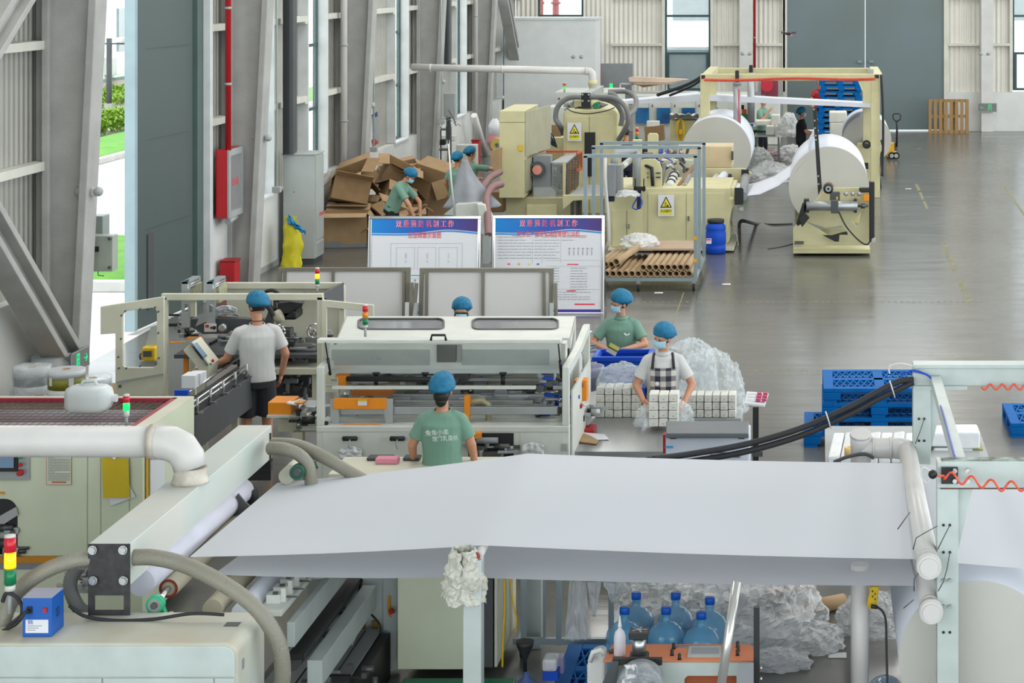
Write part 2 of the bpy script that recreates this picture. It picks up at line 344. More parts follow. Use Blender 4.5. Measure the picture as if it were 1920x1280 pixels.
# sliding door leaf, half open
dl = thing('door_2', '', '', (-9.8, 30.3, 0)); del dl['label'], dl['category']; dl['kind'] = 'structure'
mdl = mat('dark_grey_green_door','465452',.45,scale=.5,var=.04)
MB().prism([(-9.8, 29.1, .02), (-9.66, 31.35, .02), (-9.78, 31.36, .02), (-9.92, 29.1, .02)], (0,0,8)).build('door_leaf', mdl, dl)
MB().prism([(-9.795, 29.1, .01), (-9.79, 29.2, .01), (-9.94, 29.2, .01), (-9.94, 29.09, .01)], (0,0,8)).build('edge_strip', mat('pale_edge_strip','8FA3A8',.4), dl)
MB().box(-9.76,-9.6,31.4,31.72,0,8.2).build('door_jamb', mat('door_jamb_paint','4A5C59',.5), dl)
s_ = MB()
for z in (1.42, 2.72, 4.05): s_.prism([(-9.775, 29.5, z), (-9.66, 31.2, z), (-9.66, 31.2, z+.008), (-9.775, 29.5, z+.008)], (.004,0,0))
s_.prism([(-9.77, 29.55, .25), (-9.755, 29.75, .25), (-9.755, 29.75, 1.35), (-9.77, 29.55, 1.35)], (.02,0,0))
s_.build('leaf_seam', M_['dgrey'], dl)
# white partition room at the far left
wp = MB().box(-9.45, -6.7, 61.2, 62.7, 0, 3.66); o = struct(wp, 'wall_partition', mat('partition_plaster','CBCFCE',.8,var=.03))
MB().box(-9.48, -6.66, 61.17, 62.73, 3.66, 3.72).build('coping', mjamb, o)
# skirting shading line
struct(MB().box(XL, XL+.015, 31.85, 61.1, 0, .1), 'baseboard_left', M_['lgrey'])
# ------------------------------------------------------------------ outdoors beyond the open door
struct(MB().box(-60, -9.67, 0, 130, -.25, -.04), 'yard', mat('pale_yard_paving','C9C6C2',.9,var=.03))
gm = mat('lawn_grass','4C8636',.9,var=.25,scale=3,bump=.8,bscale=30,c2='6C9A3C')
def mound(u, v):
    x = -17.5+u*6.9; y = 33.15+v*5.6
    z = .02+.55*math.sin(math.pi*min(1, max(0, v*1.0)))**.7*(1-.5*u)+.03*noise.noise((x*2, y*2, 0))
    return Vector((x, y, z if 0 < v < 1 and 0 < u < 1 else -.05))
lawn = tag(MB().grid(mound, 40, 40).build('lawn', gm), 'bright green grass mound behind the near kerb outside the door', 'grass', kind='stuff')
lawn2 = tag(MB().grid(lambda u, v: Vector((-22.0+u*2.5, 44+v*44, (.05+.12*math.sin(u*3.1)) if 0 < u < 1 else -.05)), 20, 60).build('lawn', gm), 'far green lawn strip below the yellow-green hedge outside', 'grass', kind='stuff')
kb = mat('pale_kerb_stone','C4C4BF',.8)
tag(MB().box(-17.6, -10.5, 32.95, 33.15, -.04, .14).build('kerb', kb, bev=.02), 'pale stone kerb in front of the near grass mound outside', 'kerb')
tag(MB().box(-19.4, -19.2, 44, 88, -.04, .12).build('kerb', kb, bev=.02), 'pale kerb along the far lawn strip outside', 'kerb')
def bush(x0, x1, y0, y1, h, n, c, c2, name, label):
    b = MB(); rr = random.Random(int(h*100)+n)
    for k in range(n):
        u, v = rr.random(), rr.random(); x = x0+(x1-x0)*u; y = y0+(y1-y0)*v; z = h*(.2+.8*rr.random())*(.6+.4*math.sin(math.pi*u))
        a = rr.random()*6.3; t = rr.uniform(.1, 1.2); L = rr.uniform(.08, .16)
        d = Vector((math.cos(a)*math.cos(t), math.sin(a)*math.cos(t), math.sin(t)))*L; sd = d.cross(Vector((rr.random()-.5, rr.random()-.5, 1))).normalized()*L*.45
        p = Vector((x, y, z)); vs = [b.b.verts.new(q) for q in (p-d, p+sd, p+d, p-sd)]; b.face(vs)
    for k in range(30):
        x = rr.uniform(x0, x1); y = rr.uniform(y0, y1); b.tube([(x, y, -.05), (x+rr.uniform(-.1,.1), y, h*.8)], .012, 5)
    o = b.build(name, mat(name+'_leaves', c, .7, c2=c2, var=.2, scale=6)); return tag(o, label, 'shrub', kind=None)
bush(-22.9, -22.1, 55, 72, .75, 5000, '85A028', '62892C', 'hedge', 'yellow-green leafy hedge above the far lawn outside')
bush(-27.6, -26.4, 66, 84, .7, 4200, '5F9030', '457A26', 'hedge', 'green clipped hedge along the foot of the building outside')
bl = thing('building', 'overexposed white building across the yard with grey window strip', 'building', (-34, 84, 0))
MB().box(-40, -28, 60, 110, .75, 14).box(-40,-28.05,60,110,.7,.8).build('wall', mat('white_render','F2F3F5',.8,var=.01), bl)
MB().box(-39.9, -27.95, 60.1, 109.9, -.05, .78).build('plinth', mat('beige_plinth','BDB5AC',.8), bl)
MB().box(-39.8, -27.9, 60.2, 109.8, .78, .86).build('drip_edge', mat('green_edge','6B8F7F',.6), bl)
for y0, z0, z1 in ((81.0, 1.9, 3.6), (81.0, 4.6, 6.5)):
    f_ = MB().box(-28.0, -27.9, y0, y0+1.9, z0, z1).build('window', mat('grey_window','8C9698',.3), bl)
MB().box(-28, -27.5, 79.6, 80.7, 1.0, 1.7).build('air_conditioner', M_['white'], bl, .02)
lp = thing('camera_pole', 'dark grey pole with surveillance cameras on a crossbar outside the door', 'pole', (-23.4, 67, -.04))
MB().tube([(-23.4, 67, -.04), (-23.4, 67, 2.9)], .09, 12).build('pole', M_['dgrey'], lp)
MB().bar((-24.4, 67, 2.72), (-22.5, 67, 2.72), .05).build('crossbar', M_['dgrey'], lp)
for x in (-24.3, -23.8, -23.0, -22.6): MB().box(x-.12, x+.12, 66.7, 67.15, 2.77, 2.93).build('camera_housing', M_['white'], lp, .02)
MB().box(-23.52, -23.28, 66.86, 67.1, .5, .75).build('junction_box', M_['lgrey'], lp)
tw = thing('street_tree', 'thin bare young tree left of the camera pole outside', 'tree', (-24.9, 68, -.04))
t_ = MB(); rr = random.Random(3); t_.tube([(-24.9, 68, -.04), (-24.8, 68, 1.2)], [.04, .02], 6)
for k in range(40):
    z = rr.uniform(.4, 1.3); a = rr.random()*6.3; l = rr.uniform(.2, .5); t_.tube([(-24.85, 68, z), (-24.85+math.cos(a)*l, 68+math.sin(a)*l, z+.25)], [.01, .004], 4)
t_.build('trunk', M_['kraft2'], tw)
# far building seen through the end windows
fb = thing('building', 'pale building with grey upper windows seen through the far end windows', 'building', (0, 90, 0))
MB().box(-18.5, 24, 90, 99, -.05, 16).build('wall', mat('pale_far_render','E6E9EC',.8,var=.01), fb)
for x0 in (-6.4, -3.2, 8.6): MB().box(x0, x0+2.2, 89.9, 90, 2.9, 4.7).box(x0, x0+2.2, 89.9, 90, 5.6, 7.4).build('window', mat('grey_window','8C9698',.3), fb)
cn = thing('parked_truck', 'dark panel truck body seen low through the far window', 'vehicle', (-5.4, 75, -.05))
MB().box(-8.2, -2.6, 75, 77.5, .6, 2.2).build('body', mat('dark_truck_paint','34444A',.35), cn, .05)
for x in (-7.4,-6.2,-3.4): MB().lathe((x,74.95,.4),[(.42,0),(.42,.25)],20,'Y').build('wheel', M_['rubber'], cn)
struct(MB().box(-40, 40, YB+.31, 130, -.3, -.05), 'yard_far', mat('pale_yard_paving','C9C6C2',.9,var=.03))
# floor tape
tp = mat('worn_yellow_tape','85835F',.7,var=.3,scale=12)
def dashes(p0, p1, n, fill, w, lab, skip=()):
    m = MB(); p0, p1 = Vector(p0), Vector(p1); d = (p1-p0)/n; sd = d.cross(Vector((0,0,1))).normalized()*w/2
    for k in range(n):
        if k in skip: continue
        a = p0+d*k; b = a+d*fill; c = d.normalized()*w*.4
        m.prism([a-sd, a+sd+c, b+sd+c, b-sd], (0,0,.0015))
    return tag(m.build('floor_marking', tp), lab, 'floor marking')
dashes(G(1350, 694), G(1712, 697), 34, .5, .05, 'worn yellow dashed line on the floor in front of the blue pallet stack')
dashes(G(1170, 566), G(1860, 566), 60, .45, .05, 'faint dashed line crossing the floor behind the workers')
dashes(G(1768, 455), G(1818, 566), 30, .5, .11, 'worn yellow hatched strip running down the open aisle', skip=range(16, 20))
dashes(G(1718, 345), G(1740, 395), 3, .8, .07, 'short worn green-yellow tape bits near the far roll stand')
dashes(G(1885, 350), G(1925, 410), 1, 1, .05, 'thin pale straight line on the floor at the right edge')
dashes(G(1282, 548), G(1250, 640), 1, 1, .02, 'thin pale joint line on the floor beside the tube trolley')
sc_ = mat('paper_scrap','D9DAD6',.9)
for px, py, l in ((1235, 549, 'white scrap of paper on the floor in front of the tube trolley'), (1703, 354, 'tiny white scrap on the floor of the aisle'), (1100, 622, 'tiny scrap on the floor behind the lidded machine'), (1362, 533, 'scrap of film on the floor right of the tube trolley'), (1570, 1229, 'white crumb on the floor left of the white column')):
    p = G(px, py); tag(MB().grid(lambda u, v: p+Vector(((u-.5)*.14, (v-.5)*.12, .004+.02*abs(noise.noise((u*5, v*5, px))))), 5, 5).build('paper_scrap', sc_, solid=.002), l, 'scrap')
# ------------------------------------------------------------------ fittings on and beside the walls
def xs(px, X): return (px-VX)/X                       # scale of a point known to lie at hall position X
def upright(name, label, cat, px, X, r, z0, z1, m, clips=()):
    s = xs(px, X); y = F/s; t = thing(name, label, cat, (X, y, z0))
    MB().tube([(X, y, z0), (X, y, z1)], r, 14).build('pipe', m, t)
    for z in clips: MB().tube([(X, y, z-.02), (X, y, z+.02)], r*1.25, 14).build('pipe_clip', M_['lgrey'], t)
    return t
upright('fire_pipe', 'red vertical fire pipe above the hose cabinet by the open door', 'pipe', 428, -9.3, .045, 2.35, 11.9, M_['red'], (4.6, 3.4))
upright('downpipe', 'white vertical downpipe on the column behind the carton pile', 'pipe', 645, -9.38, .065, 0, 11.9, M_['pvc'], (3.7, 2.2))
upright('downpipe', 'white vertical downpipe near the far white partition', 'pipe', 892, -9.38, .06, 1.2, 11.9, M_['pvc'], (3.9,))
upright('fire_pipe', 'red vertical fire pipe on the far wall beside its column', 'pipe', 1413, -2.0, .04, 1.9, 11.9, M_['red'], (3.0,)).location.y = YB-.25
sl = thing('leaning_pipe', 'white plastic pipe leaning against the wall below the downpipe', 'pipe', P(908, 290, 66))
MB().tube([P(889, 216, 70), P(911, 291, 68.5)], .085, 16).build('pipe', M_['pvc'], sl)
def duct(px0, px1, X, z0, label, s_=None):
    s = xs(px0, X); y = F/s
    t = thing('cable_duct', label, 'duct', (X, y, z0)); wd = (px1-px0)/s
    MB().box(X, X+wd*.6, y, y+.3, z0, 11.9).build('duct', M_['black'], t, .01); MB().box(X+wd*.6, X+wd, y+.02, y+.28, z0, 11.9).build('cover', M_['dgrey'], t)
duct(530, 549, -9.4, 1.95, 'tall black cable duct rising from the grey switch cabinet'); duct(832, 843, -9.35, 2.75, 'black cable duct above the grey wall box far down the wall')
def string(px, py, X, label):
    s = xs(px, X); p = P(px, py, s); t = thing('pull_switch_cord', label, 'cord', p)
    MB().tube([p, (p.x, p.y, 11.9)], .015, 6).build('cord', mat('pale_green_cord','B9CFC8',.5), t); MB().box(p.x-.07, p.x+.07, p.y-.05, p.y+.05, p.z-.07, p.z+.03).build('handle', M_['lgrey'], t, .01)
string(519, 353, -9.0, 'pale hanging cord ending beside the switch cabinet'); string(701, 278, -9.0, 'pale hanging cord in front of the wall notice'); string(828, 227, -8.9, 'pale hanging cord beside the grey wall box')
# hose cabinet
hc = thing('hose_cabinet', 'red fire hose cabinet with a glazed front high on the wall by the door', 'fire cabinet', (-9.5, 31.9, 1.2))
y0, y1, x0, x1, z0, z1 = 31.95, 32.75, -9.48, -9.3, 1.28, 2.36
MB().box(x0, x1, y0, y1, z0, z1).build('body', M_['red'], hc, .01)
MB().plate([(y0,z0),(y1,z0),(y1,z1),(y0,z1)], [[(y0+.09,z0+.1),(y1-.09,z0+.1),(y1-.09,z1-.1),(y0+.09,z1-.1)]], (x1+.003,0,0), (0,1,0), (0,0,1), (.03,0,0)).build('door_frame', M_['lgrey'], hc)
MB().box(x1+.005, x1+.012, y0+.09, y1-.09, z0+.1, z1-.1).build('glass_pane', mat('cabinet_glass','8E8C8C',.08,spec=.8), hc)
lettering('消火栓', .13, Matrix.Translation((x1+.014, (y0+y1)/2, (z0+z1)/2)) @ Matrix.Rotation(math.pi/2, 4, 'Z') @ Matrix.Rotation(math.pi/2, 4, 'X'), M_['redtxt'], hc)
MB().tube([(x1-.02, y0+.1, z0-.06), (x1-.02, y0+.5, z0-.03)], .05, 12).build('nozzle', M_['lgrey'], hc)
# extinguisher boxes
def exbox(px0, py0, px1, py1, s, dep, label, sup=True):
    t = thing('extinguisher_box', label, 'fire box', P((px0+px1)/2, py1, s)+Vector((0, dep/2, 0)))
    MB().pbox(px0, py0+4*s/110, px1, py1, s, dep).build('body', M_['red'], t, .012); MB().pbox(px0-1, py0, px1+1, py0+4*s/110, s, dep+.02).build('lid', mat('dark_red_lid','8E141B',.4), t, .01)
    MB().pbox((px0+px1)/2-4, (py0+py1)/2-5, (px0+px1)/2+4, (py0+py1)/2-2, s+.05, .01).build('handle', M_['dgrey'], t)
    return t
exbox(412, 488, 440, 559.5, 118.5, .3, 'red extinguisher box on the floor below the hose cabinet'); exbox(884, 262, 898, 307.5, 70.5, .25, 'small red extinguisher box far down beside the leaning pipe')
# box stands on the floor at its real foot; exit signs
def exitsign(o, ux, uz, th, w, h, label, arrow, stake=None):
    t = thing('exit_sign', label, 'sign', Vector(o)); o, ux, uz, th = Vector(o), Vector(ux), Vector(uz), Vector(th)
    def pl(m, a, b, c, d, off, tk=.004):
        m.prism([o+ux*a+uz*b+th*off, o+ux*c+uz*b+th*off, o+ux*c+uz*d+th*off, o+ux*a+uz*d+th*off], th*tk); return m
    pl(MB(), -w/2, -h/2, w/2, h/2, 0, .02).build('panel', mat('sign_grey','6F716F',.5), t)
    m = MB(); e = w*.5-.01
    for a, b, c, d in ((-w/2, h/2-.012, w/2, h/2), (-w/2, -h/2, w/2, -h/2+.012), (-w/2, -h/2, -w/2+.012, h/2), (w/2-.012, -h/2, w/2, h/2)): pl(m, a, b, c, d, .02)
    m.build('rim', M_['lgrey'], t)
    g = MB(); k = -1 if arrow > 0 else 1; bx = k*w*.13
    pl(g, bx-.045, -h*.36, bx-.035, h*.36, .021); pl(g, bx+.045, -h*.36, bx+.055, h*.36, .021); pl(g, bx-.045, h*.33, bx+.055, h*.36, .021)
    Q = lambda a, b: o+ux*a+uz*b+th*.024
    for a, b in (((bx,.2),(bx-.01,-.02)),((bx-.01,-.02),(bx+.03,-.2)),((bx-.01,-.02),(bx-.03,-.28)),((bx,.13),(bx+.035,.05)),((bx,.13),(bx-.03,.03))): g.bar(Q(a[0], a[1]*h), Q(b[0], b[1]*h), .014, .006)
    g.ball(Q(bx+.003, h*.27), .014, 8)
    ax = -k*w*.27; g.bar(Q(ax-.05, 0), Q(ax+.05, 0), .018, .006); g.bar(Q(ax-k*.055, 0), Q(ax-k*.01, .045), .016, .006); g.bar(Q(ax-k*.055, 0), Q(ax-k*.01, -.045), .016, .006)
    g.build('running_figure', M_['exitg'], t); return t
exitsign((5.42, YB-.54, .78), (1,0,0), (0,0,1), (0,-1,0), .6, .28, 'low green exit sign on the far column right of the big grey door', -1)
exitsign((-9.0, 24.7, .46), (0,1,0), (0,0,1), (1,0,0), .62, .25, 'green exit sign on the nearest column beside the open door', 1)
exitsign(P(472, 500, 115), (.0,1,0), (0,0,1), (1,0,0), .42, .26, 'exit sign on the column right of the red extinguisher box', -1)
exitsign(P(833, 314, 79), (.7,.7,0), (0,0,1), (.7,-.7,0), .36, .2, 'pale exit sign low on the column behind the cartons', -1)
# emergency twin lamps
def twin(px, py, s, label, X=None):
    p = P(px, py, s); t = thing('emergency_lamp', label, 'lamp', p)
    MB().box(p.x-.1, p.x+.1, p.y-.02, p.y+.06, p.z-.05, p.z+.05).build('housing', M_['white'], t, .01)
    for dx in (-.12, .12): MB().ball((p.x+dx, p.y-.03, p.z+.01), .06, 12).build('lamp_head', M_['lgrey'], t)
twin(168, 360, 151.5, 'twin emergency lamp on the nearest column'); twin(1083, 107, 62.05, 'twin emergency lamp on the white partition'); twin(1399, 101, 59.35, 'twin emergency lamp on the far column beside the red pipe'); twin(1846, 101, 59.35, 'twin emergency lamp on the column right of the big door')
twin(688, 198, 92.8, 'twin emergency lamp on the column behind the carton pile'); twin(490, 259, 115.4, 'twin emergency lamp on the column behind the switch cabinet'); twin(822, 154, 78.3, 'twin emergency lamp high on the fourth column')
# door control boxes on the nearest column
cb = thing('control_box', 'grey-green door control box with open door on the nearest column', 'control box', P(178, 510, 148))
MB().pbox(160, 405, 193, 445, 147, .25).build('upper_box', mat('box_grey_green','8A9590',.45), cb, .01)
MB().pbox(164, 442, 211, 509, 149, .2).build('body', mat('box_pale_grey_green','9AA296',.45), cb, .008)
MB().pbox(165, 462, 185, 472, 149.3, .01).build('nameplate', M_['black'], cb)
for py in (447, 501): MB().lathe(P(206, py, 149.2), [(.02,-.03),(.02,.02)], 10, 'Y').build('lock', M_['dsteel'], cb)
MB().tube([P(184, 509, 149), P(184, 516, 149), P(195, 517, 149)], .008, 6).build('crank', M_['green'], cb)
MB().tube([P(173, 406, 147.5), P(175, -20, 147.5)], .016, 8).build('conduit', mat('maroon_conduit','6E3338',.5), cb)
# grey wall box further down, wall notice
wb_ = thing('wall_box', 'pale grey wall box with loose wires below the black duct', 'electric box', P(843, 219, 78))
MB().pbox(832, 175, 853, 219, 78, .25).build('body', M_['lgrey'], wb_, .01); MB().pbox(836, 219, 844, 262, 78, .1).build('duct', M_['dgrey'], wb_)
m = MB()
for k in range(5):
    p = P(830+k*7, 224+k*2, 78.6); m.tube([P(840, 205, 78.6), P(852+k, 215+k*5, 79), p, P(828+k*9, 236, 78.8)], .012, 5)
m.build('loose_wire', M_['lgrey'], wb_)
nt_ = thing('wall_notice', 'tall printed notice board leaning by the window behind the cartons', 'notice', P(702, 273, 88))
a, b, c, d = P(697, 215, 88), P(708, 209, 87), P(710, 268, 87), P(696, 277, 88)
MB().prism([a, b, c, d], (.0,.02,0)).build('panel', mat('grey_notice_print','8B8E91',.5), nt_)
MB().prism([a+Vector((0,-.01,0)), b+Vector((0,-.01,0)), P(708.3,218,87)+Vector((0,-.01,0)), P(697,223,88)+Vector((0,-.01,0))], (0,.005,0)).build('header', mat('dark_blue_header','24365A',.5), nt_)
MB().prism([P(697,262,88)+Vector((0,-.01,0)), P(709,257,87)+Vector((0,-.01,0)), c+Vector((0,-.01,0)), d+Vector((0,-.01,0))], (0,.005,0)).build('footer', mat('brick_red_print','9A3B38',.5), nt_)
# drone in flight near the far door
dn = thing('drone', 'small black quadcopter hovering before the big grey door', 'drone', P(1479, 64, 80))
p = P(1479, 63, 80); MB().ball(p, .09, 12, (1, 1.2, .45)).build('body', M_['black'], dn)
for dx, dy in ((-.16,-.12),(.16,-.12),(-.13,.14),(.13,.14)):
    q = p+Vector((dx, dy, .03)); MB().bar(p, q, .016).build('arm', M_['black'], dn); MB().lathe(q, [(.016,-.03),(.016,.02)], 8).bar(q+Vector((-.09,0,.025)), q+Vector((.09,.01,.025)), .012, .003).build('rotor', M_['dsteel'], dn)
MB().ball(p+Vector((.06,-.1,-.03)), .018, 8).build('lamp', mat('red_lamp','FF3050',.4,emit=2), dn)
# switch cabinet
sc = thing('switch_cabinet', 'tall pale grey switch cabinet against the left wall', 'cabinet', P(560, 491, 105))
mcab = mat('switch_cabinet_paint','A3A8A5',.45,scale=2)
A, B = P(530, 330, 106.5), P(587, 320, 106.5); x0, x1 = -9.42, -8.86; s0 = xs(570, x1); yA = 35.75; yB = yA+.62
MB().box(x0, x1, yA, yB, .1, 1.93).box(x0-.02,x1+.02,yA-.02,yB+.02,1.93,1.96).build('body', mcab, sc, .01)
MB().box(x0+.02, x1-.02, yA+.02, yB-.02, 0, .1).build('plinth', M_['dgrey'], sc)
MB().box(x1, x1+.015, yA+.02, yB-.02, .42, 1.9).build('door', mcab, sc, .005); MB().box(x1, x1+.015, yA+.02, yB-.02, .12, .39).build('lower_panel', mcab, sc, .005)
m = MB()
for k in range(6): m.box(x1+.015, x1+.019, yA+.08, yB-.08, .16+k*.035, .17+k*.035)
m.build('vent_slats', M_['grey'], sc)
lettering('有电危险', .075, Matrix.Translation((x1+.02, (yA+yB)/2+.1, .85)) @ Matrix.Rotation(math.pi/2, 4, 'Z') @ Matrix.Rotation(math.pi/2, 4, 'X'), M_['redtxt'], sc)
MB().lathe(P(519+32, 300+60, 107.5), [(.012,0),(.012,.01)], 8, 'Y').build('lamp', M_['red'], sc)
# yellow woven bag beside it
def sack(name, label, cat, c, rx, ry, h, m, seed, wob=.12, top=.35, nz=26, nseg=30, fold=1.0, group=None):
    c = Vector(c)
    def fn(u, v):
        t = 2*math.pi*v; prof = (1.0-(1-top)*max(0, (u-.55)/.45)**1.3) if u > .0 else .85
        w_ = 1+wob*noise.noise((math.cos(t)*1.6+seed, math.sin(t)*1.6, u*4*fold))+wob*.5*noise.noise((math.cos(t)*5, math.sin(t)*5+seed, u*9))
        return c+Vector((rx*prof*w_*math.cos(t), ry*prof*w_*math.sin(t), h*u+.02*noise.noise((t, u*5, seed))))
    b = MB(); R = [[fn(i/nz, j/nseg) for j in range(nseg)] for i in range(nz+1)]
    b.loft([[c+Vector((0,0,.005))+(p-c)*Vector((.9,.9,0)).length*0+Vector(((p-c).x*.9,(p-c).y*.9,0)) for p in R[0]]]+R); o = b.build(name, m); return tag(o, label, cat, group)
yb = thing('woven_bag', 'slumped yellow woven bag leaning on the switch cabinet', 'bag', G(541, 494))
g_ = Vector((-9.15, 35.2, 0)); my = mat('yellow_woven_bag','C9BD22',.6,bump=.5,bscale=25,var=.12)
def bagfn(u, v):
    t = 2*math.pi*v; r = .17*(1.05-.25*u)+.035*noise.noise((math.cos(t)*2, math.sin(t)*2, u*5))
    if u > .9: r *= 1-.5*(u-.9)/.1
    return g_+Vector((r*math.cos(t)+.04*math.sin(u*3), r*math.sin(t), .005+.82*u))
MB().loft([[bagfn(i/30, j/26) for j in range(26)] for i in range(31)]).build('bag', my, yb)
MB().grid(lambda u, v: g_+Vector((-.05+.2*u+.03*math.sin(v*6), .02*math.sin(u*9)-.1, .75+.18*v+.05*noise.noise((u*4, v*4, 2)))), 10, 10).build('bag_mouth', my, yb, solid=.006)
MB().grid(lambda u, v: g_+Vector((.0+.3*u, -.14+.06*noise.noise((u*6, v*5, 9)), .82-.2*u+.14*v*(1-u*.6)+.04*noise.noise((u*5, v*5, 4)))), 14, 10).build('blue_wrapper', mat('blue_film_wrapper','1E7FB0',.4,bump=.6,bscale=30), yb, solid=.02)
# ------------------------------------------------------------------ cartons in a heap
def carton(c, w, d, h, R, label, m='kraft', flaps=(1,1,1,1), ang=(2.2,2.2,2.2,2.2), group='open cartons thrown in a heap', open_top=True, mark=None):
    # c = base centre, R = rotation matrix 3x3
    t = thing('carton', label, 'carton', c, 0, group); c = Vector(c); Q = lambda x, y, z: c+R @ Vector((x, y, z)); k = .008
    b = MB()
    outer = [Q(-w/2,-d/2,0), Q(w/2,-d/2,0), Q(w/2,d/2,0), Q(-w/2,d/2,0)]; up = R @ Vector((0,0,h))
    for a, e, n in (((-w/2,-d/2),(w/2,-d/2),(0,k)), ((w/2,-d/2),(w/2,d/2),(-k,0)), ((w/2,d/2),(-w/2,d/2),(0,-k)), ((-w/2,d/2),(-w/2,-d/2),(k,0))):
        b.prism([Q(a[0],a[1],0), Q(e[0],e[1],0), Q(e[0],e[1],h), Q(a[0],a[1],h)], R @ Vector((n[0],n[1],0)))
    b.prism(outer, R @ Vector((0,0,k))); b.build('box', M_[m], t)
    fl = d*.48
    for i, (a, e, o) in enumerate((((-w/2,-d/2),(w/2,-d/2),(0,-1)), ((w/2,-d/2),(w/2,d/2),(1,0)), ((w/2,d/2),(-w/2,d/2),(0,1)), ((-w/2,d/2),(-w/2,-d/2),(-1,0)))):
        if not flaps[i]: continue
        an = ang[i]-math.pi/2; dx = Vector((o[0]*math.cos(an), o[1]*math.cos(an), -math.sin(an)))*fl
        p, q = Vector((a[0],a[1],h)), Vector((e[0],e[1],h)); b = MB(); n = Vector((o[0]*math.sin(an), o[1]*math.sin(an), math.cos(an)))*k
        b.prism([c+R @ p, c+R @ q, c+R @ (q+dx), c+R @ (p+dx)], R @ n).build('flap', M_[m if i % 2 else 'kraft'], t)
    if mark:
        b = MB(); b.prism([Q(-w/2*.98,-d/2-.002,.01), Q(w/2*.98,-d/2-.002,.01), Q(w/2*.98,-d/2-.002,.09), Q(w*.1,-d/2-.002,.06), Q(-w*.2,-d/2-.002,.12), Q(-w/2*.98,-d/2-.002,.1)], R @ Vector((0,.001,0))).build('printed_wave', mat(mark+'_carton_print', mark, .8), t)
    return t
E = lambda x=0, y=0, z=0: (Matrix.Rotation(z,3,'Z') @ Matrix.Rotation(y,3,'Y') @ Matrix.Rotation(x,3,'X'))
C_ = lambda *a: Vector(a)
carton(C_(-8.86,38.15,0), .82, .55, .64, E(z=.12), 'upright open carton at the front of the heap with a grey wave printed low', 'kraft', ang=(1.75,2.5,1.2,2.2), mark='7C8284')
carton(C_(-8.9,38.95,.0), .75, .6, .7, E(z=-.08), 'brown carton at the left back of the heap behind the front one', 'kraft2', ang=(1.5,2.3,1.2,2.5))
carton(C_(-8.98,38.75,.74), .7, .5, .45, E(-.25,.22,.3), 'brown carton tipped on top of the front one', 'kraft2', ang=(1.4,2.2,1.5,2.6))
carton(C_(-8.92,39.5,.95), .72, .5, .42, E(.5,-.35,-.25), 'topmost open carton on the left half of the heap', 'kraft2', ang=(1.9,2.0,1.6,2.7))
carton(C_(-8.2,38.75,.16), .6, .5, .5, E(.35,.35,.8), 'carton crushed sideways in the middle of the heap', 'kraft2', ang=(1.6,2.6,1.3,2.3))
carton(C_(-8.35,39.6,.45), .6, .55, .55, E(-.25,.4,.5), 'dark carton tilted behind the middle of the heap', 'kraft2', ang=(2.6,2.1,1.4,2.2))
carton(C_(-7.95,39.4,0), .62, .45, .6, E(0,0,.3), 'green-printed carton low beside the stooping worker', 'kraft', mark='1F7A45')
carton(C_(-8.0,40.6,.12), .95, .75, 1.05, E(.1,.22,-.45), 'largest pale carton standing open behind the stooping worker', 'kraft', ang=(1.1,2.6,1.3,1.9))
carton(C_(-8.4,41.2,.62), .75, .6, .6, E(.25,-.2,.3), 'carton on top of the heap against the low wall', 'kraft', ang=(1.3,2.3,1.7,2.5))
carton(C_(-8.45,40.2,1.0), .55, .45, .4, E(.4,.5,.4), 'carton with raised flaps at the back top of the heap', 'kraft', ang=(1.0,1.6,2.2,2.0))
carton(C_(-8.25,38.1,0), .4, .3, .36, E(0,0,.2), 'small dark carton on the floor right of the front one', 'kraft2', ang=(1.6,2.4,1.3,2.2))
carton(C_(-7.35,40.3,0), .5, .4, .16, E(0,0,-.5), 'flattened pale carton on the floor at the right end of the heap', 'kraft', ang=(2.7,2.5,2.6,2.8))
fp = MB().grid(lambda u, v: P(775+u*22, 398-u*16+v*6, 100)+Vector((0, v*.3, .0)), 6, 4).build('cardboard_piece', M_['kraft'], solid=.01); tag(fp, 'loose cardboard flap on the floor right of the stooping worker', 'cardboard')
# trolley, white door panel and red sacks near the partition
st = thing('tool_trolley', 'dark three-shelf trolley with bins by the fourth column', 'trolley', P(830, 343, 75))
for z in (1.25, .75, .3): MB().box(P(820,0,76).x, P(840,0,76).x, F/76, F/76+.4, z-.03+.0, z).build('shelf', M_['dsteel'], st)
for px in (820, 839):
    for dy in (.01, .37): MB().box(P(px,0,76).x, P(px,0,76).x+.03, F/76+dy, F/76+dy+.03, .0, 1.28).build('leg', M_['dsteel'], st)
tag(MB().pbox(822, 262, 834, 272, 76.2, .25).build('black_bin', M_['black'], bev=.01), 'black bin on the top shelf of the dark trolley', 'bin'); 
tag(MB().pbox(823, 254, 853, 265, 74, .25).build('control_case', M_['white'], bev=.02), 'pale slanted control case with green button above the trolley', 'control box')
wdp = thing('cabinet', 'low white cabinet door beside the red box by the partition', 'cabinet', P(874, 325, 72)); MB().pbox(855, 272, 892, 318, 73, .4).build('body', M_['white'], wdp, .01); MB().pbox(886, 292, 888, 300, 73.2, .03).build('handle', M_['lgrey'], wdp)
for k, (px, py, l) in enumerate(((928, 250, 'white and red film sack hanging behind the cream cabinet'), (926, 275, 'lower red banded sack behind the cream cabinet'))):
    p = P(px, py, 74); tag(MB().grid(lambda u, v: p+Vector((.17*(1+.2*noise.noise((v*4,u*3,k)))*math.cos(v*6.283)*math.sin(.3+u*2.6), .17*math.sin(v*6.283)*math.sin(.3+u*2.6), .38-.5*u)), 14, 18).build('sack', M_['bag'] if k == 0 else mat('red_white_sack','C77E84',.5,bump=.5,bscale=15)), l, 'sack')
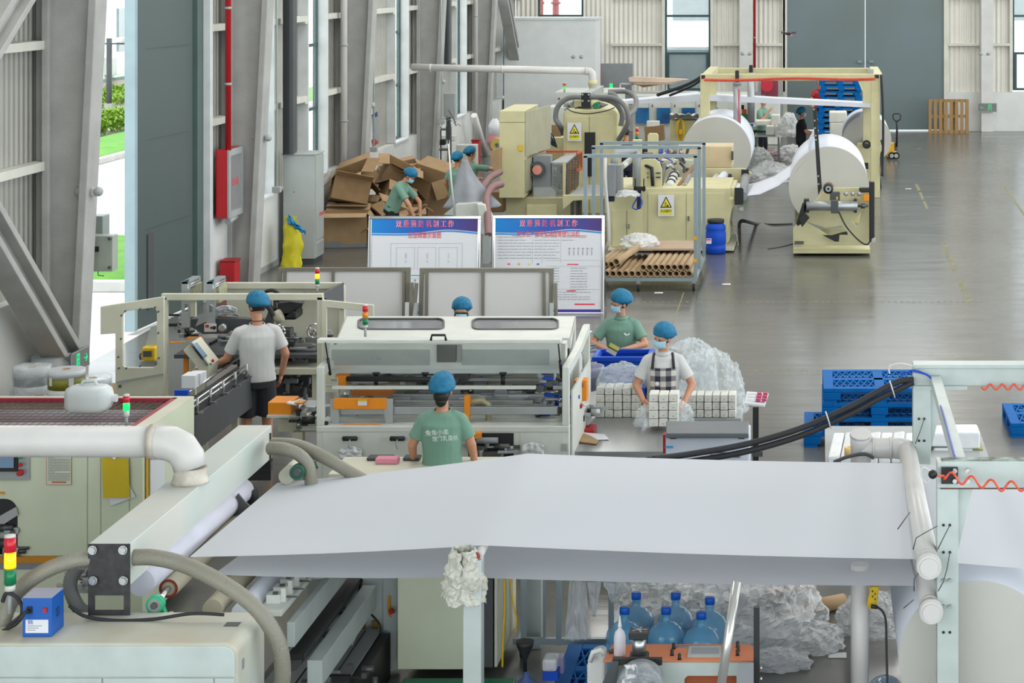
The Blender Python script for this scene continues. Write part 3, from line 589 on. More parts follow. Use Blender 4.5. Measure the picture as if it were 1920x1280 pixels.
def reel(px, py, s, r, wd, label, m, core=.06):
    t = thing('label_reel', label, 'reel', P(px, py, s)); c = P(px, py, s)
    MB().pipe(c, c+Vector((0,wd,0)), r, core, 28).build('film', m, t); MB().pipe(c-Vector((0,.01,0)), c+Vector((0,wd+.01,0)), core, core*.6, 16).build('core', M_['grey'], t); return t
reel(932, 272, 78, .16, .25, 'yellow film reel with grey core left of the cream cabinet', mat('yellow_film_reel','C9B45B',.5))
# ------------------------------------------------------------------ far production line
cr = M_['cream']
def warn_sign(px0, py0, px1, py1, s, parent, big=True):
    w = px1-px0; cx = (px0+px1)/2; e = .004
    MB().pbox(px0, py0, px1, py1, s, .006).build('warning_label', M_['print_'], parent)
    yl = mat('warning_yellow','E0D23A',.5); sf = s*1.0003
    h = (py1-py0); tw_ = w*.33; ty = py0+h*.10; by = py0+h*.58
    O = Vector((0,-.004,0))
    MB().prism([P(cx, ty-w*.04, s)+O, P(cx-tw_*1.1, by+w*.03, s)+O, P(cx+tw_*1.1, by+w*.03, s)+O], (0,-.002,0)).build('triangle_border', M_['black'], parent)
    MB().prism([P(cx, ty+w*.08, s)+O*2, P(cx-tw_*.82, by-w*.03, s)+O*2, P(cx+tw_*.82, by-w*.03, s)+O*2], (0,-.002,0)).build('triangle', yl, parent)
    g = MB(); a = lambda x, y: P(cx+x*w, by-y*h, s)+O*3
    g.ball(a(-.02, .2), w*.04/s, 8).bar(a(-.02,.17), a(.02,.09), w*.07/s, .004).bar(a(-.03,.14), a(-.1,.1), w*.04/s, .004).ball(a(.1,.07), w*.06/s, 8, (1,.2,1)).bar(a(-.12,.05), a(.12,.05), w*.03/s, .004)
    g.build('hazard_symbol', M_['black'], parent)
    MB().prism([P(px0+w*.12, py0+h*.66, s)+O, P(px1-w*.12, py0+h*.66, s)+O, P(px1-w*.12, py0+h*.92, s)+O, P(px0+w*.12, py0+h*.92, s)+O], (0,-.002,0)).build('yellow_strip', yl, parent)
    lettering('当心机械伤手', .06, facing(cx, py0+h*.77, s) @ Matrix.Translation((0,0,.008)), M_['black'], parent, w*.66/s)
def stack_light(px, py0, py1, s, label, r=.028, lit=None, tall=None, order=('lensr','lenso','lensg')):
    t = thing('signal_tower', label, 'signal light', P(px, py1, s)); a = P(px, py0, s); b = P(px, py1, s); L = a.z-b.z; n = len(order); hh = L*(.62 if n == 3 else .5)/n
    MB().tube([b, b+Vector((0,0,L*.3))], r*.45, 10).build('post', M_['lgrey'], t)
    MB().tube([b+Vector((0,0,L*.3)), b+Vector((0,0,L-hh*n-.004))], r*.9, 14).build('base', M_['white'] if lit != 'k' else M_['black'], t)
    for i, c in enumerate(order):
        z1 = a.z-i*hh; m = {('lenso', 'o'): 'ledo', ('lensg', 'g'): 'ledg'}.get((c, lit), c)
        MB().tube([(a.x, a.y, z1-hh+.004), (a.x, a.y, z1-.004)], r, 16).build('lens', M_[m], t)
    MB().lathe((a.x, a.y, a.z-.004), [(r, 0), (r*.9, .012), (r*.3, .016)], 14).build('cap', M_['white'], t)
    return t
def hose(name, pts, r, m, label, cat='hose', n=10, ribs=False, parent=None):
    pts = [Vector(p) for p in pts]; out = []
    for i in range(len(pts)-1):
        p0, p1, p2, p3 = pts[max(i-1,0)], pts[i], pts[i+1], pts[min(i+2,len(pts)-1)]
        for k in range(n):
            t = k/n; out.append(.5*((2*p1)+(-p0+p2)*t+(2*p0-5*p1+4*p2-p3)*t*t+(-p0+3*p1-3*p2+p3)*t*t*t))
    out.append(pts[-1])
    if ribs:
        L = sum((b-a).length for a, b in zip(out, out[1:])); N = int(L/(r*.28)); res = []; rs = []; acc = 0; j = 0; seglen = [(b-a).length for a, b in zip(out, out[1:])]; cum = [0]
        for q in seglen: cum.append(cum[-1]+q)
        for k in range(N*2):
            d = L*k/(N*2-1)
            while j < len(seglen)-1 and cum[j+1] < d: j += 1
            f = (d-cum[j])/max(1e-9, seglen[j]); res.append(out[j].lerp(out[j+1], min(1, f))); rs.append(r*1.02 if k % 2 else r*.89)
        o = MB().tube(res, rs, 20).build(name, m, parent)
    else: o = MB().tube(out, r, 10).build(name, m, parent)
    if parent is None: tag(o, label, cat)
    return o
# grey duct board and hydrant on the far wall
tag(MB().pbox(1126, 119, 1186, 196, 59.3, .1).build('wall_panel', M_['grey'], bev=.01), 'flat grey board standing on the far wall left of the window', 'panel')
hy = thing('fire_pipe', 'short red standpipe with grey pipe beside the white partition', 'pipe', P(1123, 245, 59.3)); MB().tube([P(1124, 122, 59.3), P(1124, 180, 59.3)], .05, 10).build('pipe', M_['red'], hy); MB().tube([P(1118, 118, 59.3), P(1118, 244, 59.3)], .04, 10).build('grey_pipe', M_['lgrey'], hy)
for px, w_ in ((1016, .05), (1043, .08)):
    t = thing('fire_pipe', 'red outdoor pipe seen through the upper left end window, %s one' % ('thinner' if w_ < .06 else 'thicker'), 'pipe', P(px, 45, 57.5)); MB().tube([(P(px,0,57.5).x, YB+.9, -.05), (P(px,0,57.5).x, YB+.9, 5.6)], w_*1.3, 12).build('pipe', M_['red'], t); MB().tube([(P(px,0,57.5).x, YB+.9, 4.05), (P(px,0,57.5).x, YB+.9, 4.12)], w_*2, 12).build('flange', M_['red'], t)
rp = thing('fire_hose_cabinet', 'red glazed hose reel cabinet standing by the far wall', 'fire cabinet', P(1436, 245, 59.2))
MB().pbox(1427, 148, 1459, 184, 59.2, .3).build('body', mat('dim_red_cabinet','8C3A48',.5), rp); MB().pbox(1421, 148, 1427, 245, 59.2, .3).pbox(1459, 148, 1466, 245, 59.2, .3).build('post', M_['lgrey'], rp)
c = P(1438, 160, 59.5); MB().lathe(c, [(.2,0),(.2,.05),(.05,.06)], 24, 'Y').build('hose_reel', mat('hose_reel_red','C4283E',.5), rp)
# white enclosed machines in the distance
we = thing('enclosed_machine', 'long white enclosed machine with blue tinted windows in the far left', 'machine', P(1250, 262, 62))
MB().pbox(1186, 178, 1405, 268, 62, 1.6).build('body', M_['white'], we, .03)
bt = mat('blue_tinted_window','0E6FA8',.15,spec=.8,c2='123A6A',scale=2)
for a, b in ((1192,1217),(1231,1257),(1278,1303),(1330,1346)):
    MB().pbox(a-1.5, 200, b+1.5, 233, 62.06, .01).build('door', M_['cream2'], we); MB().pbox(a, 202, b, 231, 62.12, .012).build('tinted_window', bt, we, .02)
for a in (1222, 1264, 1310): MB().pbox(a-6, 184, a-5.3, 262, 62.1, .012).build('door_gap', M_['grey'], we); MB().pbox(a, 196, a+2, 201, 62.1, .04).build('latch', M_['dsteel'], we)
we2 = thing('enclosed_machine', 'low white machine housing behind the cream machine with hoses', 'machine', P(1090, 262, 66))
MB().pbox(1040, 172, 1160, 284.6, 66, 2).build('body', M_['white'], we2, .03); MB().pbox(1026, 200, 1062, 294, 68, 1).build('side_housing', M_['white'], we2, .03)
MB().tube([P(1048, 185, 66.1)+Vector((0,-.02,0)), P(1048, 185, 66.1)+Vector((0,.05,0))], .03, 10).build('lock', M_['dsteel'], we2)
we3 = thing('enclosed_machine', 'far white machine wall behind the green-shirted packer', 'machine', P(1440, 245, 63))
MB().pbox(1405, 190, 1462, 271.5, 63.5, 1.2).build('body', M_['white'], we3, .02)
rk = thing('raised_rack', 'white tube rack on the far machine carrying flat cardboard', 'rack', P(1210, 178, 61))
m = MB(); A = lambda x, y, s_=61: P(x, y, s_)
for a, b in ((A(1163,157),A(1250,157)),(A(1163,157),A(1163,180)),(A(1186,157),A(1186,180)),(A(1250,157),A(1250,180)),(A(1186,172),A(1310,172)),(A(1163,157,59.5),A(1250,157,59.5))): m.bar(a, b, .05)
m.build('frame', M_['white'], rk)
for k, (pp, l) in enumerate(((((1178,146),(1190,144),(1290,149),(1252,155),(1180,153)), 'topmost flat pale cardboard sheet on the far white rack'), (((1184,153),(1285,151),(1255,158),(1200,159),(1186,156)), 'middle flat cardboard sheet on the far white rack'), (((1190,157),(1248,157),(1206,164)), 'lowest sagging cardboard sheet on the far white rack'))):
    tag(MB().pprism(pp, 61.3-k*.1, .35).build('cardboard_sheet', mat('pale_card','CDB7A3',.8) if k != 2 else M_['kraft2'], bev=.004), l, 'cardboard', 'flat cardboard on the far rack')
gl_ = MB().pbox(1143, 157, 1148, 165, 60.6, .08).build('signal_lamp', M_['ledg']); tag(gl_, 'small lit green lamp in front of the grey board far back', 'lamp')
stack_light(1058.5, 156, 172, 66, 'far signal tower with lit green left of the hoses on the cream machine', .05, 'g')
# tissue webs crossing the far hall
tag(MB().loft([[P(1160, 191, 74), P(1160, 194, 72), P(1160, 196, 74)], [P(1240, 185, 74), P(1240, 190, 72), P(1240, 192, 74)], [P(1312, 176, 74), P(1312, 188, 72), P(1312, 190, 74)]], smooth=False).build('tissue_web', M_['paper']), 'narrow-looking far tissue web running left from the cream gantry', 'paper web')
wf = MB(); wf.prism([P(1160, 191, 74), P(1312, 176, 74), P(1308, 172, 68), P(1165, 186, 68)], (0,0,-.004)); tag(wf.build('tissue_web', M_['paper']), 'upper far tissue web left of the cream gantry', 'paper web')
tag(MB().prism([P(1326, 178, 77), P(1326, 189, 77), P(1640, 202, 77), P(1640, 195, 77)], (0,.02,0)).prism([P(1326, 178, 77), P(1640, 195, 77), P(1638, 191, 73), P(1330, 175, 73)], (0,0,.004)).build('tissue_web', M_['paper']), 'far tissue web stretched across the cream gantry to the right', 'paper web')
# cream gantry with hoists
gy = thing('gantry_frame', 'tall cream steel gantry with red coiled air hose at the top', 'gantry', P(1480, 371, 82.4))
sB, sF = 76.5, 82.4
for s, x0, x1, yt in ((sF, 1313, 1650, 139), (sB, 1327, 1634, 128)):
    X0, X1 = P(x0, 0, s).x, P(x1, 0, s).x; Y = F/s; zt = P(0, yt, s).z
    MB().box(X0, X0+.21, Y, Y+.22, 0, zt-.14).build('leg', cr, gy, .01); MB().box(X1-.21, X1, Y, Y+.22, 0, zt-.14).build('leg', cr, gy, .01)
    MB().box(X0, X1, Y, Y+.22, zt-.15, zt).build('crossbeam', cr, gy, .01)
    MB().prism([(X1-.21, Y, zt-.15), (X1-.21, Y, zt-.6), (X1-.4, Y, zt-.15)], (0,.02,0)).build('gusset', cr, gy)
for x in (1316, 1638): a, b = P(x, 139, sF), P(VX+(x-VX)*sB/sF, 128, sB); z = P(0,139,sF).z-.07; MB().box(a.x, a.x+.2, F/sF+.22, F/sB, z-.07, z+.07).build('side_beam', cr, gy)
MB().pbox(1315, 141, 1322, 148, sF+.3, .02).pbox(1640, 140, 1648, 147, sF+.3, .02).build('bolt_plate', M_['black'], gy)
MB().pbox(1628, 130, 1638, 138, sF, .1).build('lamp_housing', M_['lgrey'], gy)
m = MB(); pts = []
for k in range(900):
    t = k/899; x = 1320+t*322; y = 149.5+1.5*math.sin(t*9)-2*t; a = k*1.25; pts.append(P(x, y, sF+.6)+Vector((0, .035*math.cos(a), .035*math.sin(a))))
m.tube(pts, .007, 5); m.build('coiled_air_hose', mat('orange_red_hose','E2543C',.4), gy)
hose('cable', [P(1652, 140, 82.5), P(1655, 190, 82.5), P(1656, 260, 82.5), P(1654, 330, 82.5)], .03, M_['cablek'], 'dark green-black cable hanging down the right gantry leg', 'cable')
hose('cable', [P(1233, 178, 74), P(1290, 158, 75), P(1325, 137, 76.5), P(1334, 130, 76.5), P(1337, 150, 76.4), P(1332, 190, 76.2), P(1328, 235, 76.1)], .045, M_['cablek'], 'thick black cable looping over the left end of the cream gantry', 'cable')
hose('cable', [P(1256, 179, 74), P(1300, 160, 75), P(1325, 141, 76)], .03, M_['cablek'], 'thinner black cable rising to the cream gantry', 'cable')
def hoist(px, py0, py1, py2, pyh, s, r, label):
    t = thing('air_hoist', label, 'hoist', P(px, pyh, s))
    MB().pbox(px-3.6, py0, px+3.6, py1, s, .12).build('trolley', M_['black'], t, .02); MB().tube([P(px, py1-2, s), P(px, py2, s)], r, 18).build('cylinder', M_['alu'], t); MB().tube([P(px, py1-4, s), P(px, py1, s)], r*1.2, 18).tube([P(px, py2, s), P(px, py2+2, s)], r*1.2, 18).build('end_cap', M_['lgrey'], t)
    MB().tube([P(px+1, py2, s), P(px+1, pyh-24, s)], .012, 8).build('rod', M_['steel'], t)
    MB().tube([P(px+1, pyh-26, s), P(px+1, pyh-14, s), P(px+5, pyh-7, s), P(px+2, pyh, s), P(px-4, pyh-1, s), P(px-6, pyh-6, s)], [.03,.03,.04,.045,.035,.012], 10).build('hook', M_['black'], t)
hoist(1382, 132, 158, 244, 297, 82.8, .085, 'nearer air hoist with a black hook hanging before the big roll'); hoist(1408, 122, 140, 230, 280, 76.8, .09, 'farther air hoist hanging behind the big roll edge')
MB().box(P(1385,0,82.8).x+.0, P(1387,0,82.8).x, F/82.8-.09, F/82.8-.083, P(0,240,82.8).z, P(0,166,82.8).z).build('red_stripe', M_['redtxt'], D.objects['air_hoist'])
# big rolls
def roll(px, py, s, r, L, label, core=.09, chuck=True, name='tissue_roll'):
    c = P(px, py, s); t = thing(name, label, 'paper roll', (c.x, c.y+L/2, c.z-r))
    b = MB(); b.pipe(c, c+Vector((0,L,0)), r, core, 96); o = b.build('tissue', M_['paper_side'], t)
    o.data.materials.append(M_['paper'])
    for f in o.data.polygons:
        if abs(f.normal.y) < .5: f.material_index = 1
    if core > .02: MB().pipe(c-Vector((0,.02,0)), c+Vector((0,L+.02,0)), core, core*.82, 32).build('core', M_['tubek'], t)
    if chuck: MB().lathe(c+Vector((0,-.12,0)), [(.03,-.1),(.03,0),(core*.8,.01),(core*.8,.14)], 20, 'Y').build('chuck', M_['dsteel'], t)
    return t
roll(1343, 285, 84, .78, 2.7, 'large white tissue roll standing behind the pinkish box under the hoist', .1)
roll(1554, 350, 101, .745, 2.9, 'biggest tissue roll on the nearer cream unwind stand')
roll(1626, 262, 75.5, .60, 2.6, 'tissue roll on the farther cream stand by the gantry leg')
# unwind stand near
def stand(label, pts, s, dep, L, holes=()):
    t = thing('unwind_stand', label, 'machine', P(pts[0][0], pts[0][1], s)); b = MB()
    for k, y in enumerate((0, L)):
        o = Vector((0, y, 0)); MB().plate([(P(a,b_,s).x, P(a,b_,s).z) for a, b_ in pts], [[(P(a,b_,s).x, P(a,b_,s).z) for a, b_ in h] for h in holes], (0, F/s+y, 0), (1,0,0), (0,0,1), (0,dep,0)).build('side_plate', cr, t, .006)
    return t
us = stand('cream unwind stand with a horizontal air cylinder holding the biggest roll', [(1487,463),(1487,428),(1505,410),(1512,395),(1541,363),(1556,352),(1628,352),(1628,372),(1632,380),(1632,460),(1507,460),(1507,463)], 103.5, .09, 3.15, [[(1513,416),(1535,430),(1568,452),(1580,440),(1589,436),(1578,423),(1548,427)], [(1596,414),(1606,424),(1611,420),(1616,398)]])
S = 104.2
MB().tube([P(1512, 386, S), P(1608, 386, S)], .085, 20).build('air_cylinder', M_['alu'], us); MB().pbox(1507, 374, 1517, 399, S, .2).pbox(1601, 374, 1607, 399, S, .2).build('cylinder_head', M_['black'], us, .01)
MB().pbox(1556, 360, 1575, 376, S+.6, .12).pbox(1558, 376, 1572, 400, S+1.4, .14).build('valve_block', M_['dgrey'], us, .01); MB().pbox(1568, 369, 1571, 374, S+.9, .02).build('button', M_['yellow'], us)
MB().tube([P(1607, 386, S), P(1628, 386, S)], .022, 10).tube([P(1614, 386, S), P(1622, 386, S)], .045, 10).build('piston_rod', M_['dsteel'], us)
MB().prism([P(1505,380,S), P(1513,384,S), P(1506,418,S), P(1495,424,S), P(1493,418,S)], (0,.08,0)).build('left_arm', M_['black'], us, .01)
MB().prism([P(1498,412,S+.3), P(1510,400,S+.3), P(1518,408,S+.3), P(1504,426,S+.3)], (0,.08,0)).build('bracket', M_['black'], us, .01)
MB().pbox(1630, 341, 1640, 453, S, .12).pbox(1611, 352, 1631, 361, S, .1).build('right_arm', M_['black'], us, .015)
MB().prism([P(1524,201,103.7), P(1531,201,103.7), P(1541,352,103.7), P(1534,366,103.7)], (0,.06,0)).build('swing_arm', M_['black'], us, .006)
m = MB()
for k, y in enumerate((205, 226, 240, 254, 262, 330, 345)): p = P(1526+y*.0+(y-201)*.064, y, 103.9); m.lathe(p+Vector((0,-.0,0)), [(.016,-.012),(.016,.01)], 10, 'Y')
m.build('bolt', M_['lgrey'], us)
c = P(1553, 353, 104.6); MB().lathe(c, [(.025,-.1),(.09,-.08),(.09,.04),(.06,.05),(.06,.16),(.03,.2)], 20, 'Y').build('brake_motor', M_['black'], us); MB().pipe(c+Vector((0,-.11,0)), c+Vector((0,-.07,0)), .05, .025, 16).build('motor_cap', M_['lgrey'], us)
for x in (1586, 1599, 1611):
    p = P(x, 363, 104.3); MB().lathe(p, [(.02,-.05),(.04,-.03),(.02,.02)], 10, 'Y').bar(p+Vector((-.06,0,.01)), p+Vector((.06,0,.01)), .015).bar(p+Vector((0,0,-.09)), p+Vector((0,0,.04)), .015).build('air_valve', M_['steel'], us)
MB().pbox(1618, 364, 1630, 377, S, .08).build('switch_box', mat('amber_switch_box','D98A12',.4), us, .01)
MB().prism([P(1543,441,104), P(1566,453,104), P(1573,453,104), P(1574,440,104), P(1590,440,104), P(1588,434,104), P(1577,436,104), P(1560,441,104)], (0,.05,0)).build('cradle', M_['black'], us, .008)
hose('air_line', [P(1572, 395, 104.6), P(1587, 425, 104.6), P(1612, 452, 104.6), P(1626, 458, 104.6), P(1632, 450, 104.6)], .014, M_['cablek'], '', parent=us)
MB().pbox(1490, 452, 1507, 458, 103.7, .02).build('nameplate', M_['dsteel'], us); MB().lathe(P(1638, 450, 104.5), [(.04,-.04),(.04,.06)], 14, 'Y').build('pivot', M_['steel'], us)
MB().box(P(1487,0,103.5).x, P(1632,0,103.5).x, F/103.5+.09, F/103.5+3.15, .05, .12).build('floor_tie', cr, us)
us2 = stand('cream unwind stand behind, under the gantry right leg', [(1596,370),(1596,310),(1608,268),(1640,268),(1652,275),(1652,371),(1640,371),(1640,340),(1630,335),(1612,340),(1606,370)], 78.5, .09, 2.75)
MB().tube([P(1625, 272, 79), P(1625, 270, 75)], .05, 14).build('spindle', M_['dsteel'], us2); MB().pipe(P(1625,271,79.4), P(1625,271,79.4)+Vector((0,.12,0)), .1, .05, 18).build('bearing', M_['black'], us2); MB().pbox(1620, 305, 1628, 317, 78.7, .02).build('cover', M_['black'], us2)
hose('air_line', [P(1652, 262, 79), P(1656, 280, 79), P(1652, 290, 79), P(1650, 330, 79), P(1654, 368, 79)], .02, M_['cablek'], '', parent=us2)
# tissue web sagging from the roll to the cutter
def webfn(u, v):
    px = 1533-143*u; py = 222+150*(1-(1-u)**1.9)**.9 if u > 0 else 222
    s0, s1 = 101, 93.5
    top = [(1533,222),(1522,250),(1505,282),(1482,309),(1452,330),(1418,342),(1385,350)]; bot = [(1530,238),(1524,262),(1512,297),(1490,324),(1460,348),(1425,364),(1390,368)]
    k = u*6; i = min(5, int(k)); f = k-i; a = (top[i][0]*(1-f)+top[i+1][0]*f, top[i][1]*(1-f)+top[i+1][1]*f); b = (bot[i][0]*(1-f)+bot[i+1][0]*f, bot[i][1]*(1-f)+bot[i+1][1]*f)
    A, B = P(a[0], a[1], s1), P(b[0], b[1], s0); return B.lerp(A, v)
tag(MB().grid(webfn, 36, 4).build('tissue_web', M_['paper'], solid=.004), 'white tissue web sagging down from the biggest roll into the cutter', 'paper web')
# pallets and paper packs far back
def pallet(t_or_label, loc, w, d, h, rz, m, label, group, nested=True):
    t = thing('plastic_pallet', label, 'pallet', loc, rz, group)
    th = h*.28; b = MB(); nx, ny = 10, 8; ex, ey = .09*w, .1*d
    # deck: rim, cross ribs and diagonal lattice
    for a in (-w/2, w/2-ex): b.box(a, a+ex, -d/2, d/2, h-th, h)
    for a in (-d/2, -ey/2, d/2-ey): b.box(-w/2+ex, w/2-ex, a, a+ey, h-th, h)
    b.box(-ex/2, ex/2, -d/2+ey, d/2-ey, h-th, h)
    for y0, y1 in ((-d/2+ey, -ey/2), (ey/2, d/2-ey)):
        for x0, x1 in ((-w/2+ex, -ex/2), (ex/2, w/2-ex)):
            n = 6; dx = (x1-x0)/n; hh = (y1-y0)
            for k in range(n):
                b.bar((x0+dx*k, y0, h-th*.3), (x0+dx*(k+1), y1, h-th*.3), .016, th*.5); b.bar((x0+dx*(k+1), y0, h-th*.3), (x0+dx*k, y1, h-th*.3), .016, th*.5)
            for f in (.33, .66): b.bar((x0, y0+hh*f, h-th*.32), (x1, y0+hh*f, h-th*.32), .014, th*.4)
    b.build('deck', m, t, .006, True)
    for a in (-w/2, -.07*w, w/2-.16*w):
        for c in (-d/2, -.07*d, d/2-.15*d): MB().box(a, a+.15*w, c, c+.15*d, .03, h-th).build('block', m, t, .008, True)
    for a in (-w/2, -.06*w, w/2-.12*w): MB().box(a, a+.12*w, -d/2, d/2, 0, .03).build('skid', m, t, 0, True)
    return t
g_far = 'blue plastic pallets stacked against the far door'; pc = P(1572, 0, 62)
p0 = pallet('', (pc.x, pc.y+.5, 0), 1.25, 1.0, .165, 0, M_['pblue'], 'bottom blue pallet of the tall stack by the far door', g_far)
NF = 11
for k in range(1, NF):
    dup(p0, (pc.x+(.03 if k % 2 else -.02)+(.06 if k > 6 else 0), pc.y+.5+(.03 if k % 3 else 0), .166*k), 0.01*(k % 3), ['','second','third','fourth','fifth','sixth','seventh','eighth','ninth','tenth','top'][k]+(' blue pallet from the floor in the tall stack by the far door' if k < NF-1 else ' blue pallet of the tall stack by the far door'))
wp_ = thing('wooden_pallet', 'wooden pallet standing on edge against the far wall', 'pallet', P(1777, 247, 58.6))
x0, x1, z0, z1 = P(1740,0,59).x, P(1815,0,59).x, .0, P(0,185,59).z; Y = F/59.3
for k in range(8): a = x0+(x1-x0-.1)*k/7; MB().box(a, a+.1, Y, Y+.025, z0, z1).build('slat', M_['wood'], wp_)
for z in (z0, (z0+z1)/2-.05, z1-.09): MB().box(x0, x1, Y+.025, Y+.12, z, z+.09).build('stringer', M_['wood'], wp_)
for k in range(4): a = x0+(x1-x0-.1)*k/3; MB().box(a, a+.1, Y+.12, Y+.14, z0, z1).build('back_slat', M_['wood'], wp_)
pt = thing('pallet_truck', 'yellow hand pallet truck with a black handle by the gantry leg', 'pallet truck', G(1676, 299)); S = 68.8
my2 = mat('pallet_truck_yellow','D9A116',.4)
MB().pbox(1662, 268, 1677, 294, S, .3).build('body', my2, pt, .02); MB().box(P(1664,0,S).x, P(1670,0,S).x, F/S+.3, F/S+1.4, .05, .11).box(P(1677,0,S).x, P(1684,0,S).x, F/S+.3, F/S+1.4, .05, .11).build('forks', my2, pt)
MB().tube([P(1681, 275, S), P(1682, 240, S), P(1681, 228, S)], .03, 10).build('handle_shaft', M_['black'], pt); MB().tube([P(1681, 228, S), P(1675, 223, S), P(1674, 216, S), P(1677, 213, S), P(1686, 213, S), P(1689, 217, S), P(1688, 224, S), P(1681, 228, S)], .018, 8).build('handle_loop', M_['black'], pt)
MB().pbox(1677, 268, 1684, 282, S, .15).build('pump', M_['dsteel'], pt, .02)
for x in (1672, 1680): MB().lathe(P(x, 291.5, S)+Vector((0,-.08,0)), [(.1,0),(.1,.06)], 18, 'Y').build('wheel', M_['rubber'], pt); 
for x in (1672, 1680): MB().lathe(P(x, 291.5, S)+Vector((0,-.09,0)), [(.055,0),(.055,.06)], 14, 'Y').build('hub', M_['lgrey'], pt)
def pack(a, b, c, d, s, dep, label, group=None, m='offw', name='tissue_pack', cat='pack'):
    return tag(MB().pbox(a, b, c, d, s, dep).build(name, M_[m], bev=.03), label, cat, group)
gp = 'wrapped tissue packs piled behind the farther roll'
pack(1555, 210, 1588, 230, 70, .6, 'single wrapped tissue pack on top of the pile behind the farther roll', gp)
pack(1556, 230, 1598, 256, 70, 1.0, 'wrapped tissue pack under the top one behind the farther roll', gp); pack(1599, 226, 1640, 256, 70, 1.0, 'wrapped tissue pack at the right of the pile behind the farther roll', gp)
pack(1557, 256, 1597, 305.8, 70, 1.0, 'large bottom tissue bale left, behind the biggest roll', gp); pack(1598, 256, 1640, 305.8, 70, 1.0, 'large bottom tissue bale right, behind the farther roll', gp)
# packing bench far
pb = thing('packing_bench', 'grey steel packing bench loaded with tissue far behind the roll', 'table', P(1450, 290, 72)); S = 71.5
MB().pbox(1415, 254, 1502, 257, S, .9).build('bench_top', M_['steel'], pb, .005)
zb = P(0,257,S).z
for x in (1418, 1458, 1498): MB().box(P(x,0,S).x, P(x+2.5,0,S).x, F/S+.02, F/S+.06, 0, zb).box(P(x,0,S).x, P(x+2.5,0,S).x, F/S+.8, F/S+.84, 0, zb).build('leg', M_['grey'], pb)
gq = 'tissue packs on the far packing bench'
pack(1436, 236, 1452, 254, S, .4, 'square white pack left on the far packing bench', gq); pack(1453, 236, 1470, 254, S, .4, 'square white pack right on the far packing bench', gq); pack(1446, 215, 1462, 236, S-.3, .3, 'tall white pack on top of the two square ones on the far bench', gq); pack(1416, 226, 1445, 236, S-.5, .5, 'long white pack lying behind on the far bench', gq)
pack(1470, 250, 1497, 254, S, .5, 'flat film-wrapped pack at the right of the far bench', gq)
gb = thing('green_bin', 'bright green slatted bin with grey lid beside the far packing bench', 'bin', P(1420, 292, 67.5)); mg = mat('lime_green_plastic','54A22C',.4)
MB().pbox(1408, 243, 1435, 292.5, 67.5, .5).build('body', mat('dark_green_mesh','2F6A22',.5), gb); MB().pbox(1408, 243, 1412, 292, 67.8, .02).pbox(1420, 243, 1423, 292, 67.8, .02).pbox(1431, 243, 1436, 292, 67.8, .02).build('slats', mg, gb); MB().pbox(1407, 237, 1436, 244, 67.9, .52).build('lid', M_['grey'], gb, .01)
bb = MB().pbox(1401, 225, 1412, 237, 74.5, .3).build('blue_crate', M_['blue'], bev=.01); tag(bb, 'small blue crate corner behind the second hoist', 'crate')
op = thing('glue_unit', 'small orange box with black top on the far bench', 'device', P(1396, 219, 73)); MB().pbox(1391, 205, 1400, 214, 73, .15).build('body', mat('bright_orange','E0662A',.5), op, .01); MB().pbox(1390, 197, 1395, 205, 73, .1).build('knob', M_['black'], op); MB().pbox(1388, 214, 1402, 320, 72.8, .2).build('stand', M_['green'], op)
# crumpled film heaps
def heap(name, label, cat, c, rx, ry, h, m, seed, nu=46, nv=22, amp=.35, fr=2.2, kind=None, group=None):
    c = Vector(c)
    def fn(u, v):
        t = 2*math.pi*u; k = math.cos(v*math.pi/2); q = Vector((math.cos(t)*k, math.sin(t)*k, math.sin(v*math.pi/2)))
        n = .7*noise.noise(q*fr+Vector((seed, seed*2, 0)))+.6*(.5-abs(noise.noise(q*fr*1.9+Vector((0, seed, 3)))))+.28*(.5-abs(noise.noise(q*fr*4.2+Vector((seed,0,1)))))
        r = 1+amp*(n-.15); return c+Vector((q.x*rx*r, q.y*ry*r, max(.004, q.z*h*(1+.55*amp*(n-.15)))))
    
    return tag(MB().grid(lambda u, v: (lambda q_: q_+Vector((noise.noise(q_*31), noise.noise(q_*37+Vector((5,0,0))), noise.noise(q_*29)*(v > .02)))*.035*min(1, rx*2.2))(fn(u % 1.0, v)), nu, nv, False).build(name, m), label, cat, group, kind)
heap('film_heap', 'crumpled clear film heap on the floor beside the far roll', 'plastic film', G(1447, 338), .62, .6, .45, M_['film2'], 3)
heap('film_heap', 'smaller crumpled film heap behind the hook of the nearer hoist', 'plastic film', G(1422, 318), .4, .5, .55, M_['film2'], 8)
heap('film_heap', 'white film bag bulging beside the black-shirted worker', 'plastic film', P(1478, 258, 72)+Vector((0,.3,0)), .3, .3, .6, M_['film2'], 12)
heap('film_heap', 'wrapped bundle under the far bench edge', 'plastic film', G(1485, 300), .5, .4, .4, M_['film2'], 15)
heap('scrap_heap', 'reddish heap of printed wrapper scrap under the far bench', 'scrap', G(1452, 300), .5, .3, .3, mat('printed_scrap','7C5C5E',.6,c2='B9B0AE',scale=20,bump=.6), 18)
